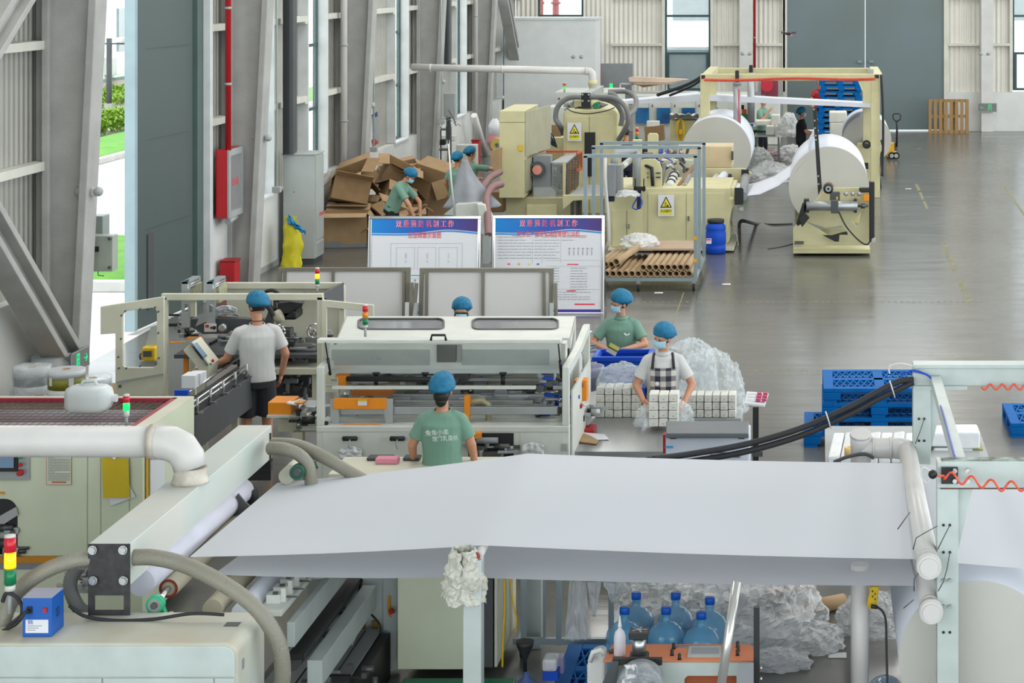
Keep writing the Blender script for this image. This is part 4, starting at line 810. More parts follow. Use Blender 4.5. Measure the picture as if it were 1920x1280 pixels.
# cream box with yellow cable, cardboard, small stack light, pink box before the roll
cbx = thing('control_cabinet', 'cream cabinet draped with white cloths and a yellow cable', 'cabinet', P(1283, 330, 76)); MB().pbox(1256, 226, 1308, 315, 76, .6).build('body', M_['cream'], cbx, .01)
tag(MB().grid(lambda u, v: P(1256+u*54, 214+8*v+5*math.sin(v*3)*noise.noise((u*5,v*5,1)), 76.6-3*v+v*.0)+Vector((0, 0, .06*noise.noise((u*7,v*7,4)))), 26, 14).build('white_cloths', M_['bag'], solid=.01), 'heap of white cloths on the cream cabinet before the big roll', 'cloth')
yc_ = thing('cable_bundle', 'looped yellow cable hanging on the cream cabinet', 'cable', P(1275, 262, 77)); m = MB()
for k in range(6): m.tube([P(1266+k*3.4+2*math.sin(a), 225+20*(1-math.cos(a))*(.75+.08*k), 77+.1*k) if 0 else P(1276+(9-k*.8)*math.sin(a), 224+19*(1-math.cos(a))*(.8+.07*k), 76.15+.04*k) for a in [i*math.pi/12 for i in range(25)]], .013, 6)
m.build('cable', M_['yellow'], yc_); MB().pbox(1273, 243, 1279, 252, 76.5, .06).build('pendant', mat('amber_pendant','D9A50F',.4), yc_, .01)
tag(MB().pprism([(1208,238),(1244,234),(1246,262),(1210,269)], 63, .25).build('carton_box', M_['kraft2'], bev=.01), 'brown carton standing behind the cream cutter', 'carton')
tag(MB().pbox(1212, 227, 1236, 238, 63, .25).build('paper_pack', M_['offw'], bev=.02), 'white paper pack on top of the brown carton far back', 'pack')
stack_light(1194.5, 240, 274, 86, 'red amber green signal tower above the grey trolley rails', .034)
pk = thing('machine_cover', 'peach cream box cover in front of the large hoisted roll', 'machine', P(1325, 315, 93)); MB().pbox(1270, 274, 1373, 315, 93, .8).build('cover', mat('peach_paint','CDBB95',.45), pk, .015); MB().pbox(1371, 284, 1375, 300, 93.2, .1).build('hinge', M_['dgrey'], pk)
# ------------------------------------------------------------------ cream cutter, tall cabinet and hose machine in the middle distance
ct = thing('log_cutter', 'cream paper cutter with a warning sign behind the trolley of tubes', 'machine', P(1260, 470, 101)); S = 101.5
YC = F/S
MB().pprism([(1141,468),(1141,352),(1368,352),(1368,372),(1375,372),(1358,468)], S, 1.9).build('base', cr, ct, .02)
for a, b, c, d in ((1148,394,1174,462),(1215,362,1286,454),(1287,362,1358,454),(1176,394,1204,462)): MB().pbox(a, b, c, d, S+.06, .03).build('door', cr, ct, .006)
for px, py in ((1179,425),(1291,410)): MB().pbox(px-1.5, py-5, px+1.5, py+4, S+.2, .05).build('handle', M_['chrome'], ct)
warn_sign(1234, 365, 1264, 405, S+.3, ct)
MB().pbox(1140, 466, 1376, 470, S+.4, 2.0).build('plinth', M_['cream2'], ct)
MB().pprism([(1191,352),(1191,315),(1197,302),(1208,298),(1228,298),(1237,306),(1241,318),(1241,352)], S-.5, .08).build('bearing_plate', cr, ct, .006)
MB().pprism([(1186,352),(1186,262),(1203,262),(1203,352)], S-1.2, .12).build('column', cr, ct, .01)
MB().pprism([(1214,290),(1214,254),(1217,250),(1231,250),(1234,254),(1234,290)], S-5, .1).build('rear_plate', cr, ct, .01)
m = MB()
for k, (x, y) in enumerate(((1212,325),(1218,325),(1212,333),(1218,333),(1229,325),(1229,333))): m.box(P(x,0,S).x, P(x+(8 if k > 3 else 2),0,S).x, F/(S-.5)-.03, F/(S-.5), P(0,y+2,S).z, P(0,y,S).z)
m.build('slots', M_['black'], ct)
MB().pbox(1188, 350, 1210, 358, S+.5, .06).pbox(1196, 358, 1202, 390, S+.4, .05).pbox(1190, 335, 1192, 360, S+.5,.04).pbox(1206, 335, 1208, 360, S+.5,.04).build('slide_bracket', M_['black'], ct, .004)
MB().pbox(1194, 362, 1200, 392, S+1, .08).build('cylinder', M_['navy'], ct)
hose('air_line', [P(1200, 368, 103), P(1204, 380, 104), P(1195, 392, 104), P(1186, 388, 103), P(1194, 372, 103)], .012, M_['blue'], '', parent=ct)
MB().tube([P(1205,308,S-.7), P(1222,315,S-.3), P(1224,349,S-.2)], .035, 10).build('black_duct', M_['black'], ct)
MB().lathe(P(1215,300,S-1), [(.03,0),(.03,.1),(.09,.11),(.09,.14)], 16).build('handwheel', M_['dsteel'], ct)
# cutting rolls behind the plate
for a, b, r, mm, nm in ((P(1254,352,S-1), P(1266,326,S-6), .085, 'white', 'roller'), (P(1238,348,S-1), P(1245,310,S-6), .05, 'dsteel', 'shaft'), (P(1272,350,S-1), P(1300,312,S-7), .04, 'kraft2', 'rail'), (P(1283,350,S-1), P(1296,318,S-7), .05, 'grey', 'rail')): MB().tube([a, b], r, 18).build(nm, M_[mm], ct)
for f in (.25, .5, .8): p = P(1254,352,S-1).lerp(P(1266,326,S-6), f); q = P(1254,352,S-1).lerp(P(1266,326,S-6), f+.05); MB().tube([p, q], .1, 18).build('collar', M_['black'], ct)
MB().pbox(1279, 345, 1287, 351, S-1, .15).build('stop_block', M_['yellow'], ct)
MB().pbox(1285, 245, 1310, 352, S-6, .1).build('dark_guard', M_['dgrey'], ct, .01) if 0 else None
MB().pbox(1240, 300, 1310, 352, S-8, .3).build('rear_housing', M_['cream2'], ct, .01)
rg = random.Random(5); m = MB(); mb2 = MB(); mb3 = MB()
for k in range(46):
    x, y, s = rg.uniform(1206, 1288), rg.uniform(282, 318), rg.uniform(92, 97); p = P(x, y, s); L = rg.uniform(.06, .3); MB().bar(p, p+Vector((rg.uniform(-L,L), rg.uniform(-L,L)*.5, rg.uniform(-L,L)*.7)), rg.uniform(.02, .06)).build('link', M_['dsteel' if k % 3 else 'chrome'], ct)
for k in range(9):
    x, y = rg.uniform(1190, 1290), rg.uniform(275, 320); mb2.tube([P(x,y,96), P(x+rg.uniform(-9,9), y-8, 96.5), P(x+rg.uniform(-14,14), y+8, 97), P(x+rg.uniform(-14,14), y+14, 97)], .012, 6)
mb2.build('air_lines', M_['blue'], ct)
MB().tube([P(1226,312,94), P(1255,286,90)], .08, 16).build('core_tube', mat('pinkish_tube','B7A191',.6), ct)
MB().pbox(1203, 272, 1216, 312, 95, .2).build('black_column', M_['black'], ct)
ru = thing('infeed_roller', 'cream roller frame with tissue passing over a grey roller right of the cutter', 'machine', P(1360, 440, 98)); S2 = 98
MB().pprism([(1323,316),(1395,316),(1409,324),(1409,330),(1395,352),(1323,352)], S2-4, .1).build('rear_plate', cr, ru, .006)
MB().pbox(1345, 326, 1372, 352, S2-3.9, .02).build('opening', M_['dgrey'], ru, .01)
for a, b, r, mm, nm in ((P(1330,352,S2+1), P(1344,331,S2-4), .07, 'pvc', 'roller'), (P(1338,352,S2+1), P(1358,328,S2-4), .085, 'paper', 'white_roller'), (P(1393,368,S2+3), P(1398,330,S2-4), .085, 'grey', 'grey_roller')): MB().tube([a, b], r, 20).build(nm, M_[mm], ru)
MB().pprism([(1377,352),(1391,352),(1394,355),(1394,382),(1391,384),(1377,384)], S2+4, .04).build('front_plate', M_['black'], ru, .004); MB().pbox(1390, 318, 1404, 340, S2-3.5, .04).build('rear_black_plate', M_['black'], ru)
MB().pprism([(1323,352),(1377,352),(1377,384),(1368,400),(1368,450),(1350,472),(1323,472)], S2+2.5, 1.4).build('base', cr, ru, .01)
MB().tube([P(1383,392,S2+2), P(1394,392,S2+2)], .05, 14).build('shaft_end', M_['pvc'], ru)
tag(MB().grid(lambda u, v: P(1345+u*50, 345-3*math.sin(u*3.1)+u*16*v+v*4, 97+v*3.5), 12, 4).build('tissue_web', M_['paper'], solid=.004), 'white tissue web lying over the rollers right of the cutter', 'paper web')
hose('hose', [G(1386,422), P(1392,414,99.5), G(1420,420), G(1450,422), G(1486,421)], .035, M_['cablek'], 'thick black hose along the floor from the cutter to the unwind stand')
hose('cable', [G(1440,467), G(1465,463), G(1487,457)], .012, M_['dgrey'], 'thin cable on the floor left of the unwind stand', 'cable')
# blue drum and steel can
dr_ = thing('drum', 'round-shouldered blue plastic drum beside the tube trolley', 'drum', G(1342, 477)); q = G(1342, 475)
MB().lathe(q, [(.15,0),(.18,.02),(.185,.14),(.175,.16),(.19,.19),(.19,.38),(.175,.42),(.185,.45),(.18,.5),(.14,.56),(.13,.57)], 32).build('body', M_['blue'], dr_)
MB().lathe(q, [(.15,.565),(.155,.58),(.155,.62),(.14,.63)], 28).build('lid', M_['black'], dr_); MB().pbox(1324, 447, 1334, 457, 104.2, .01).build('label', M_['print_'], dr_); MB().pbox(1324.5, 448, 1333, 450.5, 104.3, .006).build('label_print', M_['redtxt'], dr_)
gc = thing('pressure_can', 'steel glue pressure can on a thin tripod right of the blue drum', 'tank', G(1366, 462)); q = P(1358, 446, 99)
MB().lathe(q, [(.11,-.1),(.13,0),(.13,.38),(.12,.42),(.14,.43),(.14,.46),(.05,.5)], 24).build('can', M_['chrome'], gc); MB().bar(q+Vector((-.05,0,.52)), q+Vector((.04,0,.52)), .04).build('green_valve', M_['green'], gc)
m = MB()
for dx, dy in ((-.1,-.08),(.16,-.1),(.02,.12)): m.tube([q+Vector((dx*.5,dy*.5,-.08)), (q.x+dx, q.y+dy, 0)], .012, 6)
m.build('tripod', M_['steel'], gc); hose('air_line', [q+Vector((.05,0,.5)), q+Vector((.2,-.1,.2)), q+Vector((.28,-.2,-.25)), q+Vector((.1,-.3,-.33)), q+Vector((.35,-.1,-.33))], .008, M_['pvc'], '', parent=gc)
# touch panel arm
tpn = thing('operator_panel', 'grey operator box on a pale swing arm at the cutter', 'control panel', P(1150, 352, 103))
MB().pbox(1139, 309, 1153, 368, 103.5, .22).build('door', M_['grey'], tpn, .006); MB().pbox(1139, 309, 1166, 368, 103, .3).build('body', mat('operator_box_grey','8B8E8C',.4), tpn, .01)
MB().pbox(1139, 368, 1151, 378, 103.4, .15).build('connector', M_['navy'], tpn); MB().tube([P(1152, 309, 102), P(1152, 296, 102), P(1155, 286, 102), P(1190, 280, 101), P(1194, 290, 101), P(1194, 350, 101)], .07, 14).build('arm', M_['lgrey'], tpn)
MB().tube([P(1166, 312, 102), P(1182, 300, 100)], .06, 14).build('stub', M_['white'], tpn)
MB().tube([P(1135, 290, 104), P(1134, 330, 104), P(1140, 400, 104), P(1142, 450, 104), P(1136, 468, 104)], .03, 10).build('white_conduit', M_['pvc'], tpn)
heap('film_scrap', 'crumpled clear film on the ledge under the operator box', 'plastic film', P(1176, 366, 103.2)-Vector((0,0,.02)), .22, .14, .12, M_['film2'], 22, 26, 12)
# tall cream cabinet with open door
ca = thing('tall_cabinet', 'tall cream machine cabinet with its grey side door ajar', 'cabinet', P(960, 420, 98)); S3 = 98.5
X0, X1 = P(936,0,S3).x, P(983,0,S3).x; Y = F/S3; zt, zb = P(0,208,S3).z, P(0,371,S3).z
MB().box(X0, X1, Y, Y+1.9, zb, zt).build('body', cr, ca, .008)
MB().box(X0, X1+.012, Y-.006, Y+1.9, P(0,229,S3).z-.004, P(0,229,S3).z+.002).build('panel_gap', M_['dgrey'], ca)
dm = mat('cabinet_side_grey','9A987F',.5)
MB().prism([(X1+.02, Y+.05, zb+.1), (X1+.16, Y+1.9, zb+.1), (X1+.13, Y+1.9, zb+.1), (X1-.0, Y+.05, zb+.1)], (0,0,.62)).build('lower_side_door', dm, ca, .006)
MB().prism([(X1+.02, Y+.05, zb+.78), (X1+.26, Y+1.85, zb+.78), (X1+.22, Y+1.85, zb+.78), (X1-.0, Y+.05, zb+.78)], (0,0,.86)).build('upper_side_door', dm, ca, .006)
MB().pbox(972, 272, 980, 283, S3+.05, .006).build('warning_sticker', M_['yellow'], ca)
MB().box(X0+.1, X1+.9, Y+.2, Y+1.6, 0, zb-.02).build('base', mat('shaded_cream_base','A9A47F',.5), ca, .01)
MB().box(X1+.02, X1+.6, Y+.17, Y+.2, .1, zb-.15).build('base_door', cr, ca, .006)
gd = thing('saw_unit', 'round pink blade unit with a slotted clear guard beside the tall cabinet', 'machine', P(1045, 400, 97)); S4 = 97
MB().pprism([(998,372),(1000,292),(1032,292),(1034,372)], S4, .3).build('back_plate', M_['grey'], gd); c = P(1008, 318, S4+.2); MB().lathe(c+Vector((0,-.08,0)), [(.09,0),(.09,.05)], 24, 'Y').build('pink_disc', mat('salmon_disc','D38A78',.5), gd)
MB().pipe(c+Vector((0,-.05,0)), c, .16, .12, 28).build('blade_guard', M_['dgrey'], gd)
MB().pprism([(1000,352),(1032,352),(1042,362),(1042,372),(1000,372)], S4+.5, .5).build('tray', M_['lgrey'], gd)
MB().pprism([(1034,306),(1062,306),(1062,360),(1057,372),(1034,372)], S4+.3, .02).build('front_window', M_['glass'], gd)
A, B, C_, D_ = P(1062,306,S4+.3), P(1086,286,S4-5), P(1083,348,S4-5), P(1060,376,S4+.3)
MB().prism([A, B, C_, D_], (.02,0,0)).build('slotted_guard', mat('slotted_grey_guard','5C5850',.5,c2='2A2825',scale=14), gd)
MB().prism([P(1032,306,S4), P(1062,306,S4+.3), P(1086,286,S4-5), P(1062,290,S4-5)], (0,0,.015)).build('top_plate', M_['lgrey'], gd)
MB().bar(P(1058,303,S4+.4), P(1058,372,S4+.4), .05).bar(P(1060,376,S4+.4), P(1086,352,S4-5), .05).build('cream_frame', cr, gd)
m = MB()
for k in range(12):
    for j in range(3): f = (j+1)/4.2; p = A.lerp(B, f).lerp(D_.lerp(C_, f), (k+1)/13)+Vector((.022,-.01,0)); m.box(p.x-.004, p.x+.012, p.y-.02, p.y+.02, p.z-.01, p.z+.01)
m.build('amber_studs', M_['orange'], gd)
m = MB(); rg = random.Random(9)
for k in range(24): x, y = rg.uniform(1036, 1058), rg.uniform(320, 362); p = P(x, y, S4-2); m.bar(p, p+Vector((rg.uniform(-.12,.12), .1, rg.uniform(-.12,.12))), .035)
m.build('mechanism', M_['dsteel'], gd); MB().pbox(1034, 308, 1060, 366, S4-4.5, .05).build('rear_guard', M_['dgrey'], gd)
og = thing('guard_rail', 'orange-red wire guard frame behind the saw unit', 'guard', P(1060, 330, 93)); m = MB(); o_ = mat('orange_red_frame','B8512F',.5)
for a, b in ((P(1005,284,93),P(1090,284,93)),(P(1090,284,93),P(1090,316,93)),(P(1090,284,93),P(1082,276+12,96)),(P(1082,320,96),P(1090,316,93))): m.bar(a, b, .04)
m.build('frame', o_, og); m = MB()
for k in range(22): x = 1008+k*3.8; m.bar(P(x,284,93), P(x,310,93), .008)
m.build('wires', o_, og)
tb = thing('outfeed_table', 'grey sloping outfeed table between the cabinet and the trolley', 'table', P(1110, 400, 100))
MB().prism([P(1065,366,100), P(1098,346,94), P(1140,346,94), P(1140,366,100)], (0,0,-.05)).build('plate', M_['grey'], tb, .004); MB().pprism([(1055,366),(1140,366),(1140,372),(1075,376),(1056,392)], 100.2, .1).build('bracket', cr, tb)
for x in (1073, 1083, 1088, 1130): MB().bar(P(x,372,99), (P(x,0,99).x, F/99, 0), .06).build('leg', M_['dsteel'] if x != 1130 else M_['lgrey'], tb)
# hose machine
hm = thing('folder_machine', 'cream folder machine with grey suction hoses arching over its top', 'machine', P(1105, 430, 88)); S5 = 88
MB().pprism([(1056,430),(1056,212),(1062,205),(1152,205),(1158,212),(1158,430)], S5, 2.6).build('body', cr, hm, .03)
for a, b in ((1062,1104),(1106,1150)): MB().pbox(a, 218, b, 400, S5+.05, .03).build('door', cr, hm, .004)
MB().pbox(1096, 248, 1116, 330, S5+.12, .02).build('opening', M_['black'], hm); warn_sign(1064, 230, 1090, 264, S5+.3, hm)
MB().pbox(1090, 174, 1107, 203, S5, .04).build('beam_end_plate', M_['black'], hm); 
for x, y in ((1092.5,177),(1104,177),(1092.5,189),(1104,189)): MB().lathe(P(x,y,S5+.1), [(.022,-.03),(.022,0)], 8, 'Y').build('bolt', M_['lgrey'], hm)
a, b = P(1090,174,S5), P(1107,187,S5); MB().box(a.x, b.x, a.y+.04, a.y+2.7, b.z, a.z).build('beam', M_['lgrey'], hm, .01)
MB().prism([P(1107,188,S5-.5), P(1130,166,S5-7), P(1130,186,S5-7), P(1107,200,S5-.5)], (-.35,0,0)).build('duct', cr, hm)
MB().lathe(P(1118,198,S5-.3), [(.05,-.05),(.07,-.04),(.07,.08),(.05,.1)], 16, 'Y').build('bearing', M_['green'], hm)
MB().tube([P(1120,196,S5-.4), P(1150,202,S5-5)], .06, 12).build('roller', M_['dsteel'], hm)
mh = M_['hose']; gh = mat('grey_rubber_hose','6F7170',.5,bump=.3,bscale=80)
for pts, l in (([(1090,182,88),(1065,184,88),(1046,200,88),(1042,222,88),(1050,236,88),(1056,250,87)], 'left'), ([(1090,184,86),(1078,190,86),(1074,200,86),(1078,206,86)], 'short'), ([(1107,182,88),(1150,184,88.4),(1172,200,88.6),(1178,225,88.6),(1170,245,88.4),(1160,262,88)], 'right'), ([(1112,180,87),(1150,192,88.2),(1166,212,88.3),(1164,236,88.3)], 'inner right'), ([(1140,172,82),(1175,172,82),(1192,185,83),(1190,205,84),(1180,215,85),(1166,222,86)], 'far right'), ([(1140,175,83),(1152,178,83),(1158,190,83)], 'small far')):
    hose('suction_hose', [P(*q) for q in pts], .055 if l != 'short' else .04, gh, '', parent=hm)
hose('cable', [P(1065,205,88.5), P(1080,211,88.8), P(1105,213,88.8), P(1135,208,88.8), P(1152,202,88.5)], .012, M_['cablek'], '', parent=hm)
m = MB(); rg = random.Random(11)
for k in range(26): x, y = rg.uniform(1060, 1085), rg.uniform(192, 204); p = P(x, y, S5-1); m.bar(p, p+Vector((rg.uniform(-.1,.1), .1, rg.uniform(-.06,.06))), .03)
m.build('fittings', M_['lgrey'], hm)
# upper far duct pipe
fpipe = thing('overhead_pipe', 'white plastic pipe running from the left wall over to the hose machine', 'pipe', P(1110, 166, 84))
MB().tube([P(772,126,84.2), P(1100,133,84.2)], .08, 20).build('pipe', M_['pvc'], fpipe); MB().tube([P(1098,133,84.2), P(1106,134,84.2), P(1110,138,84.2), P(1111,146,84.2), P(1111,168,84.2)], [.08,.088,.092,.085,.08], 20).build('elbow', M_['pvc'], fpipe)
for x in (805, 940, 1098): MB().tube([P(x,126.5+(x-772)*.021,84.2), P(x+4,126.6+(x-772)*.021,84.2)], .09, 20).build('socket', M_['pvc'], fpipe)
MB().tube([P(1111,150,84.2), P(1111,160,84.2)], .1, 20).build('cream_sleeve', cr, fpipe)
# small devices left of the hose machine
sm = thing('side_unit', 'cream bottle-cap unit with blue air lines between the cabinet and the hose machine', 'machine', P(1030, 300, 84))
MB().pbox(1012, 258, 1056, 300, 84, .6).build('body', cr, sm, .01); MB().pbox(1034, 234, 1052, 256, 86, .2).build('brown_box', M_['kraft'], sm, .01); MB().tube([P(1020,250,86), P(1020,236,86)], .1, 16).build('reel', mat('cream_reel','CDBE8F',.6), sm)
for k in range(5): hose('air_line', [P(1012+k*2,228+k*5,87), P(1010+k*3,245,87.5), P(1020+k*4,258-k,88), P(1036+k*2,272+k,87)], .016, M_['blue'] if k % 2 else M_['dsteel'], '', parent=sm)
bx = thing('carton', 'kraft carton with green print held at the left edge of the tall cabinet', 'carton', P(928, 320, 99)); MB().pprism([(917,286),(936,278),(936,322),(926,322)], 99.3, .3).build('box', M_['kraft'], bx)
tag(MB().pbox(918, 360, 944, 398, 95, .4).build('carton', M_['kraft2'], bev=.01), 'brown carton on the floor under the tall cabinet', 'carton'); 
# grey draped unit, pink hoses, white stand left of cabinet
du = thing('draped_machine', 'grey cloth draped to a peak over a small white machine', 'machine', P(880, 460, 104))
def drape(u, v):
    t = 2*math.pi*u; r = (.05+.42*v**1.35)*(1+.28*math.sin(t*5+v*2)*v*.6); c = P(872, 297, 103)
    return c+Vector((r*math.cos(t)+.12*v**2+.03*noise.noise((t,v*4,2)), r*math.sin(t)*.8, -.02-.82*v+.04*math.sin(t*3)*v))
MB().grid(drape, 60, 18).build('grey_cloth', mat('grey_drape_cloth','8E9196',.8,bump=.2,bscale=30), du, solid=.006)
S6 = 104.5
MB().pprism([(854,383),(894,380),(900,384),(910,412),(910,430),(854,430)], S6, .5).build('body', M_['white'], du, .01); MB().pprism([(832,402),(854,384),(854,404)], S6, .4).build('side_tray', M_['beamp'], du)
MB().pprism([(894,382),(908,384),(919,408),(919,437),(903,440)], S6+.6, .35).build('chute', M_['white'], du, .01); MB().pbox(905, 440, 916, 505, 106, .3).build('leg', M_['lgrey'], du)
MB().tube([P(853,403,105), P(846,340,105), P(841,270,104)], .016, 8).build('upright_tube', M_['white'], du)
hose('suction_hose', [P(902,375,103), P(906,352,102), P(918,334,101), P(938,322,100)], .06, mat('pink_grey_hose','8E6E6C',.5,bump=.3,bscale=90), 'upper pinkish ribbed hose curving into the tall cabinet', ribs=True)
hose('suction_hose', [P(916,440,106), P(914,400,105), P(912,372,104), P(922,352,103), P(940,345,102)], .065, MATS['pink_grey_hose'], 'lower pinkish ribbed hose running down beside the draped machine', ribs=True)
# ------------------------------------------------------------------ trolley of tubes
tt = thing('tube_trolley', 'galvanised steel trolley with three arches carrying kraft tubes', 'trolley', G(1210, 540)); mt = mat('galvanised_steel','8C9A9E',.45,.5)
SA, SB_, SC_ = 115.8, 112.2, 107.8; arch = []
XL_, XR = P(1098,0,SA).x, P(1303,0,SA).x
for s, x0, x1, yt in ((SA, 1098, 1304, 292), (SB_, 1113, 1311, 276), (SC_, 1128, 1320, 268)):
    Y = F/s; zt = P(0, yt, s).z; a, b = P(x0,0,s).x, P(x1,0,s).x; m = MB()
    m.bar((a,Y,.16), (a,Y,zt), .055).bar((b,Y,.16), (b,Y,zt), .055).bar((a-.03,Y,zt), (b+.03,Y,zt), .055).bar((a,Y,.19), (b,Y,.19), .05); m.build('arch', mt, tt)
Y0, Y1 = F/SA, F/SC_
MB().bar((XL_,Y0,.19),(XL_,Y1,.19),.055).bar((XR,Y0,.19),(P(1320,0,SC_).x,Y1,.19),.055).build('side_rail', mt, tt)
for x, y in ((XL_+.02,Y0),(P(1197,0,SA).x,Y0),(XR-.02,Y0+.04),(P(1313,0,SC_).x,Y1)): 
    MB().lathe((x-.02,y,.065), [(.065,0),(.065,.04)], 18, 'X').build('castor', M_['rubber'], tt); MB().box(x-.03,x+.03,y-.03,y+.03,.11,.165).build('castor_fork', M_['steel'], tt)
for z in (P(0,446,SA).z, P(0,488,SA).z): MB().box(XR-.03, XR+.03, Y0-.032, Y0-.028, z-.03, z+.03).build('reflector', mat('amber_reflector','D9A010',.4), tt)
tag(MB().box(P(1135,0,SC_).x, P(1320,0,SC_).x, F/SC_+.05, F/SC_+.09, .02, .95).build('back_board', mat('plywood_pinkish','A58D76',.8)), 'upright plywood sheet behind the kraft tubes', 'board') if 0 else None
tag(MB().box(P(1180,0,112).x, P(1305,0,110).x, Y0+1.35, Y1-.05, .47, .5).build('plywood_sheet', mat('plywood_pinkish','A9927C',.8)), 'flat plywood sheet lying over the rear of the kraft tubes', 'board')
gt = 'kraft paper tubes lying on the steel trolley'; first = None; r = .052; n_t = 0
def ktube(x, y, z, L, dx, label):
    global first, n_t
    t = thing('kraft_tube', label, 'tube', (x, y, z-r), 0, gt)
    MB().pipe((x,y,z), (x+dx,y+L,z), r, r*.8, 20).build('wall', M_['tubek'], t); return t
LB = lambda k, row: ('kraft tube of the %s row on the steel trolley, number %d from the right post' % (row, k+1))
ordn = ['rightmost','second from right','third from right','fourth from right','fifth from right','sixth from right','seventh from right','eighth from right','ninth from right','tenth from right','eleventh from right','twelfth from right','thirteenth from right','fourteenth from right','fifteenth from right','leftmost visible']
for k in range(16): ktube(P(1291-k*11.9,0,SA).x, Y0+.05, .272, 1.9, .06, 'kraft tube in the bottom row on the trolley, '+ordn[k])
for k in range(8): ktube(P(1287-k*11.7,0,SA).x, Y0+.05, .375, 1.95, .06, 'kraft tube in the upper row on the trolley, '+ordn[k].replace('leftmost visible','last'))
for k in range(5): ktube(P(1165-k*11.9,0,SA).x if k else P(1140,0,SA).x, Y0+.35+.02*k, .372, 1.6, .06+.02*k, 'kraft tube pushed back on the left of the trolley, '+ordn[k]) if k in (1,2,3,4) else None
t_ = thing('kraft_tube', 'single kraft tube lying skewed on top at the left of the trolley', 'tube', (P(1155,0,SA).x, Y0+.1, .42), 0, gt); MB().pipe((P(1155,0,SA).x, Y0-.02, .475), (P(1203,0,109).x, Y0+1.25, .53), .058, .046, 20).build('wall', M_['tubek'], t_)
heap('film_scrap', 'grey film scrap on the plywood over the kraft tubes', 'plastic film', (P(1198,0,110).x, Y0+1.8, .5), .32, .3, .2, M_['film2'], 31, 30, 14)
